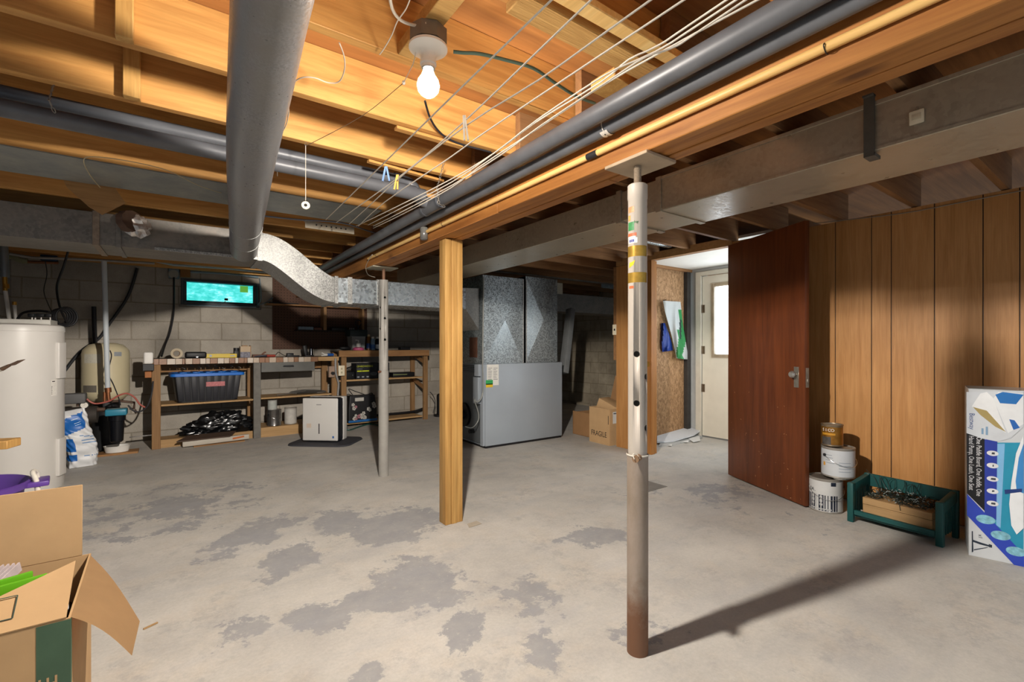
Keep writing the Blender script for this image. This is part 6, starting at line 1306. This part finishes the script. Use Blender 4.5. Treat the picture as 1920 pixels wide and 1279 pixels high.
mb = MB(); q = OY(1246, 563, yo + .04); mb.tube([q + Vector((0, .02, 0)), q, q + Vector((.01, -.02, .005))], .004, 6); part('hook', mb, M_DARKM, hb)
Lb = [(1240, 606), (1240, 625), (1241, 645), (1242, 660)]; Rb = [(1247, 606), (1254, 625), (1260, 645), (1262, 657)]
mb = MB(); mb.grid(hbf(Lb, Rb, yo + .035, None, '', .03, 2), 8, 12); bmesh.ops.solidify(mb.bm, geom=list(mb.bm.faces), thickness=.003); solo('hanging_bag', mb, MAT('1f3f96', .4, 0, .1, 10), 'blue bag hanging behind the white and green bag', 'bag')

# ------------------------------------------------------------------ paint cans by the door
c1 = FL(1548, 963); c1 = c1 + Vector((c1.x, c1.y, 0)).normalized() * .105; r1 = .103; h1 = .232
MLAB = MAT('c9cac8', .5, 0, .05, 12)
o = paintcan('paint_can', 'large paint can at the bottom of the stack by the open door, dark blue label', c1, r1, h1, (MAT('9c978e', .45, .3), MLAB, MAT('6d655c', .6, .2, .2, 14)), True, 'stack of paint cans by the door', math.radians(-55))
def canwrap(o, r, a0, a1, z0, z1, mat, nm, lab=None):
    mb = MB(); mb.grid(lambda s, t: Vector((r * math.cos(a0 + (a1 - a0) * s), r * math.sin(a0 + (a1 - a0) * s), z0 + (z1 - z0) * t)), 12, 1); part(nm, mb, mat, o, lab, local=True)
def cantext(o, r, s, a0, da, z, size, mat, nm='lettering', lab=None):
    mb = MB()
    for i, ch in enumerate(s): a = a0 + da * i; text(mb, ch, frame(Vector((r * math.cos(a), r * math.sin(a), z)), (-math.sin(a), math.cos(a), 0), (0, 0, 1)), size)
    part(nm, mb, mat, o, lab, local=True)
MNAV = MAT('1f2636', .5, 0, .15, 20)
va1 = math.atan2(-c1.y, -c1.x) + math.radians(55)
canwrap(o, r1 * .9935, va1 - 1.4, va1 + .72, .015, .122, MNAV, 'navy_band', 'dark navy band'); canwrap(o, r1 * .9945, va1 - .56, va1 - .47, .012, .13, MLAB, 'white_stripe'); canwrap(o, r1 * .9945, va1 + .16, va1 + .27, .008, .13, MLAB, 'white_stripe'); canwrap(o, r1 * .9945, va1 - .0, va1 + .06, .03, .13, MLAB, 'white_stripe'); canwrap(o, r1 * .9935, va1 + .3, va1 + .62, .188, .214, MNAV, 'navy_block')
cantext(o, r1 * .995, 'EA.', va1 - .98, .17, .150, .034, M_PRINT, 'lettering', 'black lettering')
mb = MB(); rs = random.Random(6)
for row, (z, hh_) in enumerate(((.098, .018), (.072, .020), (.050, .014))):
    for q in range(7): a = va1 - .98 + q * .115 + (.06 if q > 3 else 0); w = rs.uniform(.03, .07); mb.grid(lambda s, t: Vector((r1 * .997 * math.cos(a + w * s), r1 * .997 * math.sin(a + w * s), z + hh_ * t)), 2, 1)
mb.grid(lambda s, t: Vector((r1 * .997 * math.cos(va1 - 1.0 + 1.35 * s), r1 * .997 * math.sin(va1 - 1.0 + 1.35 * s), .022 + .008 * t)), 14, 1)
part('label_print', mb, MAT('b9bab8', .5), o, 'pale blocky label print', local=True)
c2 = c1 + Vector((.045, -.06, h1 + .012)); r2, h2_ = .0995, .205
o = paintcan('paint_can', 'white paint can in the middle of the stack by the open door', c2, r2, h2_, (MAT('9c978e', .45, .3), MAT('c4c8cb', .5, 0, .05, 10), MAT('8a8478', .5, .3)), True, 'stack of paint cans by the door', math.radians(-30))
va2 = math.atan2(-c2.y, -c2.x) + math.radians(30)
mb = MB()
for q in range(8):
    a0 = va2 - .9 + (q % 4) * .05 if q < 4 else va2 + .05; w = .55 if q < 4 else .75; z = .15 - (q % 4) * .018 if q < 4 else .105 - (q % 4) * .02
    mb.grid(lambda s, t: Vector((r2 * .995 * math.cos(a0 + w * s), r2 * .995 * math.sin(a0 + w * s), z + .004 * t)), 6, 1)
part('label_print', mb, MAT('8d97a2', .6), o, local=True); canwrap(o, r2 * .9955, va2 - 1.0, va2 - .82, .075, .10, MAT('d39a35', .5), 'orange_emblem')
mb = MB(); mb.sph((-.02, -.06, -.006), .03, (2.0, 1.0, .25), 12); part('paint_crust', mb, MAT('a7a49c', .8), o, local=True)
c3 = c2 + Vector((-.005, .035, h2_ + .002)); r3, h3 = .066, .150
MGO = MAT('9a6c2c', .3, .6, .3, 20)
o = paintcan('paint_can', 'small gold and brown can on top of the stack by the open door', c3, r3, h3, (MAT('8a7a64', .35, .6), MGO, MAT('a09a8c', .4, .5)), False, 'stack of paint cans by the door')
va3 = math.atan2(-c3.y, -c3.x)
cantext(o, r3 * .996, 'SICO', va3 - .85, .30, .112, .028, MAT('e0dccf', .5), 'lettering', 'white brand lettering'); canwrap(o, r3 * .994, va3 - 1.0, va3 + .3, .078, .092, MAT('c08a28', .4), 'orange_band'); canwrap(o, r3 * .994, va3 - 1.05, va3 - .1, .012, .065, MAT('4c4844', .5, 0, .5, 40), 'label_picture'); 
# green doll bench with box and string lights
lfb, rfb = FL(1588, 977), FL(1768, 1028)
gx = (rfb - lfb); GL = gx.length; gan = math.atan2(gx.y, gx.x)
o = thing('toy_bench', 'small dark green slatted toy bench against the panelled wall', 'bench', (lfb.x, lfb.y, 0), gan)
MGR = MAT('134a48', .5, 0, .12, 12); zb1 = .255; GD = .27   # local x along front, +y towards the wall
mb = MB(); mb.box(0, .035, .0, .035, 0, zb1, .004, 2); part('leg', mb, MGR, o, local=True)
mb = MB(); mb.box(GL - .035, GL, .0, .035, 0, zb1, .004, 2); part('leg', mb, MGR, o, local=True)
mb = MB(); mb.box(0, .03, GD - .03, GD, 0, zb1 + .03, .004, 2); part('leg', mb, MGR, o, local=True)
mb = MB(); mb.box(GL - .03, GL, GD - .03, GD, 0, zb1 + .03, .004, 2); part('leg', mb, MGR, o, local=True)
mb = MB(); mb.bar((.0175, 0.036, zb1 - .035), (.0175, GD - .031, zb1 - .005), .03, .06, (0, 0, 1), .003); part('arm_board', mb, MGR, o, local=True)
mb = MB(); mb.bar((GL - .0175, 0.036, zb1 - .035), (GL - .0175, GD - .031, zb1 - .005), .03, .06, (0, 0, 1), .003); part('arm_board', mb, MGR, o, local=True)
mb = MB(); mb.box(.031, GL - .031, GD - .022, GD - .004, zb1 - .055, zb1 + .028, .003, 1); part('back_board', mb, MGR, o, local=True)
mb = MB(); mb.box(.036, GL - .036, .006, .030, .052, .082, .003, 1); part('front_rail', mb, MGR, o, local=True)
mb = MB(); mb.box(.031, GL - .031, .031, GD - .01, .035, .05, .002, 1); part('seat', mb, MGR, o, local=True)
for sx in (.0175, GL - .0175):
    for q in range(6):
        y = .055 + q * .034; mb = MB(); mb.box(sx - .006, sx + .006, y, y + .012, .051, zb1 - .062 + q * .004); part('slat', mb, MGR, o, local=True)
Mw = Matrix.Translation((lfb.x, lfb.y, 0)) @ Matrix.Rotation(gan, 4, 'Z')
o2 = thing('wooden_box', 'pale flat-topped wooden box sitting in the toy bench', 'box', Mw @ Vector((.065, .06, .052)), gan)
bL, bD, bH = GL - .13, .15, .115
mb = MB(); mb.box(0, bL, 0, bD, 0, bH * .62, .002, 1); part('box_body', mb, M_SHELF, o2, local=True)
mb = MB(); mb.box(0, bL, -.003, bD, bH * .62 + .002, bH, .002, 1); part('box_lid', mb, M_SHELF, o2, local=True)
# string lights: one tangle
rs = random.Random(31); mb = MB()
for q in range(58):
    P = []; x, y, z = rs.uniform(.02, bL - .02), rs.uniform(.0, .17), rs.uniform(.0, .04); a = rs.uniform(0, 6.28)
    for s in range(14):
        P.append(Vector((x, y, max(.004, z)))); a += rs.uniform(-1.2, 1.2); x += .018 * math.cos(a); y += .014 * math.sin(a); z += rs.uniform(-.013, .013)
        x = min(max(x, .01), bL - .005); y = min(max(y, .004), .178); z = min(max(z, .0), .025 + .06 * math.sin(PI * x / bL) * (.4 + y / .2))
    mb.tube(P, .0017, 5, 2)
for q in range(7):
    x = rs.uniform(.03, bL - .03); mb.tube([(x, .14, .02), (x + rs.uniform(-.03, .03), .16, .09), (x + rs.uniform(-.03, .05), .17, rs.uniform(.09, .12)), (x + rs.uniform(.0, .05), .16, .03)], .0016, 5, 4)
mb.tube([(.03, .16, .03), (-.0, .165, .10), (-.03, .165, .125), (-.045, .16, .145)], .0018, 5, 4)
mb.tube([(bL * .55, .0, .006), (bL * .56, -.008, .002), (bL * .575, -.008, -.03)], .0016, 5, 3)
o3 = thing('string_lights', 'tangle of dark green string lights on the wooden box in the toy bench', 'string lights', Mw @ Vector((.065, .06, .052 + bH + .002)), gan)
part('wire_tangle', mb, MAT('10201a', .5, 0, .2, 20), o3, kind='stuff', local=True)
mb = MB()
for q in range(90):
    x, y = rs.uniform(.02, bL - .02), rs.uniform(.005, .17); z = rs.uniform(.004, .02 + .045 * math.sin(PI * x / bL)); d = Vector((rs.uniform(-1, 1), rs.uniform(-1, 1), rs.uniform(-.3, 1))).normalized() * .014
    mb.cyl((x, y, z), Vector((x, y, z)) + d, .0028, .0012, 6)
part('tiny_bulb', mb, MAT('8b9490', .2, 0, .3, 60), o3, kind='stuff', local=True)

# ------------------------------------------------------------------ paddle board carton
q0, q1 = FL(1816, 1041), FL(1920, 1063)
ex = (q1 - q0).normalized(); 
zt_ = EYE + (649 - 729) / FPX * (EYE * FPX / (1041 - 649)); LW = .62
o = thing('paddle_board_carton', 'tall blue and white printed paddle board carton at the right edge', 'carton', (q0.x, q0.y, 0), math.atan2(ex.y, ex.x))
mb = MB(); mb.box(0, LW, .0, .30, 0, zt_, .002, 1); part('carton', mb, MAT('c6cacc', .45, 0, .04, 8), o, local=True)
HZ = zt_
def pf(mb, pts, k_): return mb.poly([(x * LW, -.0004 * k_, z * HZ) for x, z in pts], .0004, (0, -1, 0))
# u fraction helper from the photograph: x in metres on the front face
def ux(u): 
    r = ray(u, 880); t = (q0.x * -ex.y + q0.y * ex.x) / (r[0] * -ex.y + r[1] * ex.x); return ((r[0] * t - q0.x) * ex.x + (r[1] * t - q0.y) * ex.y) / LW
def vz(u, v):
    r = ray(u, v); t = (q0.x * -ex.y + q0.y * ex.x) / (r[0] * -ex.y + r[1] * ex.x); return (EYE + r[2] * t) / HZ
def pt(u, v): return (ux(u), vz(u, v))
def strip(pts, k_, col, nm, lab=None, rough=.4):
    mb = MB(); pf(mb, [pt(*p) for p in pts], k_); part(nm, mb, MAT(col, rough, 0, .06, 14), o, lab, local=True)
strip([(1846, 830), (1919, 830), (1919, 1046), (1846, 970)], 1, '2a8fae', 'printed_water', 'printed turquoise water')
strip([(1862, 832), (1884, 832), (1876, 990), (1868, 985)], 2, '7fb4dc', 'printed_sky')
strip([(1846, 824), (1870, 824), (1868, 975), (1846, 965)], 3, '2a3c9a', 'blue_band', 'blue printed band')
strip([(1812, 811), (1846, 821), (1846, 958), (1813, 925)], 4, '17181c', 'black_band', 'black printed band')
strip([(1813, 926), (1920, 1040), (1920, 1064), (1902, 1060), (1813, 966)], 5, '2f46b0', 'blue_diagonal', 'blue diagonal band')
# curled board picture at the top
strip([(1812, 735), (1919, 733), (1919, 800), (1895, 822), (1870, 828), (1840, 822), (1812, 812)], 6, 'c9ced2', 'printed_panel', 'pale printed panel')
strip([(1822, 762), (1838, 738), (1850, 735), (1862, 746), (1886, 812), (1850, 785)], 7, 'e4e6e6', 'printed_curl', 'white curled board picture')
strip([(1824, 763), (1850, 770), (1886, 810), (1866, 800), (1838, 778)], 8, 'a3915c', 'printed_edge')
strip([(1862, 748), (1872, 735), (1919, 738), (1919, 795), (1890, 812)], 8, 'e0e3e4', 'printed_curl')
strip([(1866, 740), (1880, 735), (1919, 740), (1905, 758), (1875, 756)], 9, '2a6fb4', 'printed_stripe'); strip([(1892, 786), (1902, 788), (1912, 802), (1900, 806)], 9, '2a62ae', 'printed_stripe')
# people-free board picture on the water
strip([(1919, 815), (1905, 850), (1896, 905), (1892, 945), (1896, 985), (1906, 1002), (1919, 990)], 10, 'e2e6e8', 'printed_board', 'white board picture')
strip([(1919, 832), (1910, 858), (1904, 902), (1906, 920), (1919, 925)], 11, '3f86c4', 'printed_deck'); strip([(1883, 918), (1916, 916), (1916, 922), (1884, 926)], 12, '233a74', 'printed_paddle')
mb = MB()
for i, v in enumerate((850, 873, 898, 921, 944)):
    cx_, cz_ = pt(1861, v); pf(mb, [(cx_ + .036 * math.cos(a), cz_ + .0155 * math.sin(a)) for a in [2 * PI * q / 20 for q in range(20)]], 5)
part('white_roundel', mb, MAT('d8dadc', .4), o, 'white oval icons', local=True)
mb = MB()
for i, v in enumerate((850, 873, 898, 921, 944)):
    cx_, cz_ = pt(1862, v); s_ = (.010, .004, .016, .008, .014)[i]; pf(mb, [(cx_ - s_, cz_ - .006), (cx_ + s_, cz_ - .006 + .004 * (i == 3)), (cx_ + s_, cz_ + .006), (cx_ - s_ * .7, cz_ + .005)], 6)
part('roundel_icon', mb, MAT('3a3e44', .5), o, local=True)
mb = MB()
for u, v in ((1848, 974), (1876, 1004), (1905, 1034)):
    cx_, cz_ = pt(u, v); pf(mb, [(cx_ + .060 * math.cos(a), cz_ + .026 * math.sin(a)) for a in [2 * PI * q / 24 for q in range(24)]], 6)
part('photo_roundel', mb, MAT('7fb6c6', .4, 0, .4, 45), o, 'oval water photos', local=True)
# paddler pictogram lower left: board, figure and paddle
mb = MB()
pf(mb, [pt(1822, 996), pt(1824, 996), pt(1825, 1034), pt(1822, 1036)], 2); pf(mb, [pt(1824, 1012), pt(1838, 1017), pt(1854, 1022), pt(1854, 1025), pt(1838, 1021), pt(1824, 1016)], 2); pf(mb, [pt(1826, 1030), pt(1852, 1026), pt(1852, 1027), pt(1826, 1032)], 2); pf(mb, [pt(1854, 1020), pt(1860, 1022), pt(1860, 1027), pt(1854, 1026)], 2)
part('pictogram', mb, MAT('26313f', .5), o, 'dark paddling pictogram', local=True)
mb = MB(); dn = Vector((0, 0, -1)); rt = Vector((1, 0, 0))
def vtext(s, u, v, size, k_, sx=1.0):
    x, z = pt(u, v); text(mb, s, frame(Vector((x * LW, -.0004 * k_ - .0003, z * HZ)), dn, rt), size, sx)
vtext('One Paddle Board, One Paddle, One', 1835, 875, .029, 5, .74); vtext('Hand Pump, One Leash, One Seat', 1821, 868, .029, 5, .74); part('lettering', mb, MAT('d5d6d8', .5), o, 'white lettering running downwards', local=True)
mb = MB(); vtext('Bestway', 1822, 790, .030, 8, .9); part('lettering', mb, MAT('2c4a80', .5), o, 'dark blue brand lettering', local=True)
mb = MB(); x_, z_ = pt(1850, 800); mb.box(x_ * LW - .004, x_ * LW + .004, -.0042, -.0038, z_ * HZ - .045, z_ * HZ); x_, z_ = pt(1842, 803); mb.box(x_ * LW - .004, x_ * LW + .004, -.0042, -.0038, z_ * HZ - .032, z_ * HZ); part('small_print', mb, MAT('7d9cb8', .5), o, local=True)
mb = MB(); vtext('x1', 1838, 1006, .022, 2); part('small_lettering', mb, MAT('26313f', .5), o, local=True)
mb = MB(); mb.box(.0, LW, .02, .28, zt_ + .0002, zt_ + .0012); part('clear_tape', mb, MAT('9aa4a6', .2, 0, .1, 10), o, local=True)
# thin cord across the panelling
cable('panel_cord', [OX(1525, 419, XW - .006), OX(1600, 411, XW - .006), OX(1700, 399, XW - .006), OX(1810, 378, XW - .006), OX(1919, 357, XW - .006)], .003, MAT('8f8474', .8), 'thin pale cord running along the top of the panelling')
# bits on the floor
p = FL(281, 1176); mb = MB(); mb.bar((p.x - .02, p.y - .01, .004), (p.x + .025, p.y + .012, .005), .006, .005); solo('wood_chip', mb, M_SHELF, 'tiny wood chip on the floor right of the near cardboard box', 'chip')
p = FL(888, 984); mb = MB(); mb.poly([(p.x - .05, p.y - .03, .001), (p.x + .05, p.y - .02, .001), (p.x + .04, p.y + .03, .006), (p.x - .03, p.y + .03, .002)], .0015); solo('floor_flake', mb, MAT('a59b8a', .8), 'loose flake of concrete at the foot of the timber post', 'flake')
p = FL(1215, 912); mb = MB(); mb.box(p.x - .12, p.x + .12, p.y - .1, p.y + .1, .0, .003, .001, 1); solo('floor_drain', mb, MAT('77736c', .7, .1, .15, 14), 'flat square drain cover set in the floor beyond the near steel post', 'drain')

# ------------------------------------------------------------------ camera, world light, added passage light, exposure
cam = bpy.data.cameras.new('camera'); co_ = bpy.data.objects.new('camera', cam); COL.objects.link(co_)
cam.sensor_width = 36; cam.lens = FPX / 1920 * 36; cam.shift_y = (VH - 639.5) / 1920; cam.clip_start = .02
co_.location = (0, 0, EYE); co_.rotation_euler = (PI / 2, 0, -YAW); SC.camera = co_
W = bpy.data.worlds.new('world'); SC.world = W; W.use_nodes = True
bg = W.node_tree.nodes['Background']; bg.inputs[0].default_value = C('dce8f4'); bg.inputs[1].default_value = .42
# unseen area light added behind the open door to brighten the passage
al = bpy.data.lights.new('passage_unseen_light', 'AREA'); al.shape = 'RECTANGLE'; al.size = .8; al.size_y = .8; al.energy = 17; al.color = (.9, .96, 1)
ao = bpy.data.objects.new('passage_unseen_light', al); COL.objects.link(ao); ao.location = (4.75, 1.95, 1.35); ao.rotation_euler = (math.radians(100), 0, 0)
SC.view_settings.view_transform = 'Standard'; SC.view_settings.look = 'None'; SC.view_settings.gamma = 1; SC.view_settings.use_curve_mapping = False; SC.view_settings.exposure = 0.22
SC.cycles.use_denoising = True; SC.cycles.max_bounces = 8; SC.cycles.diffuse_bounces = 4; SC.cycles.caustics_reflective = False; SC.cycles.caustics_refractive = False; SC.cycles.sample_clamp_indirect = 6

# ------------------------------------------------------------------ finer pieces belong to the part they sit on
SUBP = {'label_print': ('paper_label', 'rating_label', 'can_label'), 'gauge_face': ('gauge',), 'gauge_needle': ('gauge',), 'handle_ear': ('wire_handle',), 'strap_hole': ('pipe_strap',),
        'roundel_icon': ('white_roundel',), 'door_knob': ('knob_plate',), 'receptacle': ('plate',), 'hole': ('bracket_plate',), 'grille_wire': ('grille_opening',), 'ferrule': ('shaft',),
        'white_stripe': ('navy_band',), 'window_sticker': ('window_pane',), 'tinted_strip': ('window_pane',), 'latch': ('sash',), 'buckle': ('case_body',), 'vial': ('level_body',),
        'plug': ('box',), 'round_socket': ('box',), 'cap': ('can_body',), 'rope_handle': ('handle_lug',), 'scratch': ('door_slab',), 'orange_emblem': ('can_label',), 'toggle': ('switch_plate',), 'clip': ('plate',),
        'blossom': ('bag_body',), 'blue_hem': ('bag_body',), 'rib': ('tub',), 'sticker': ('upper_tube', 'tub'), 'gold_band': ('upper_tube',), 'printed_curl': ('printed_panel',), 'printed_edge': ('printed_panel',)}
for o in list(SC.objects):
    if o.type != 'MESH' or o.parent is None or o.parent.type != 'EMPTY': continue
    st = o.name.split('.')[0]
    for tgt in SUBP.get(st, ()):
        c = [x for x in o.parent.children if x.type == 'MESH' and x.name.split('.')[0] == tgt and x is not o]
        if c: o.parent = c[0]; break
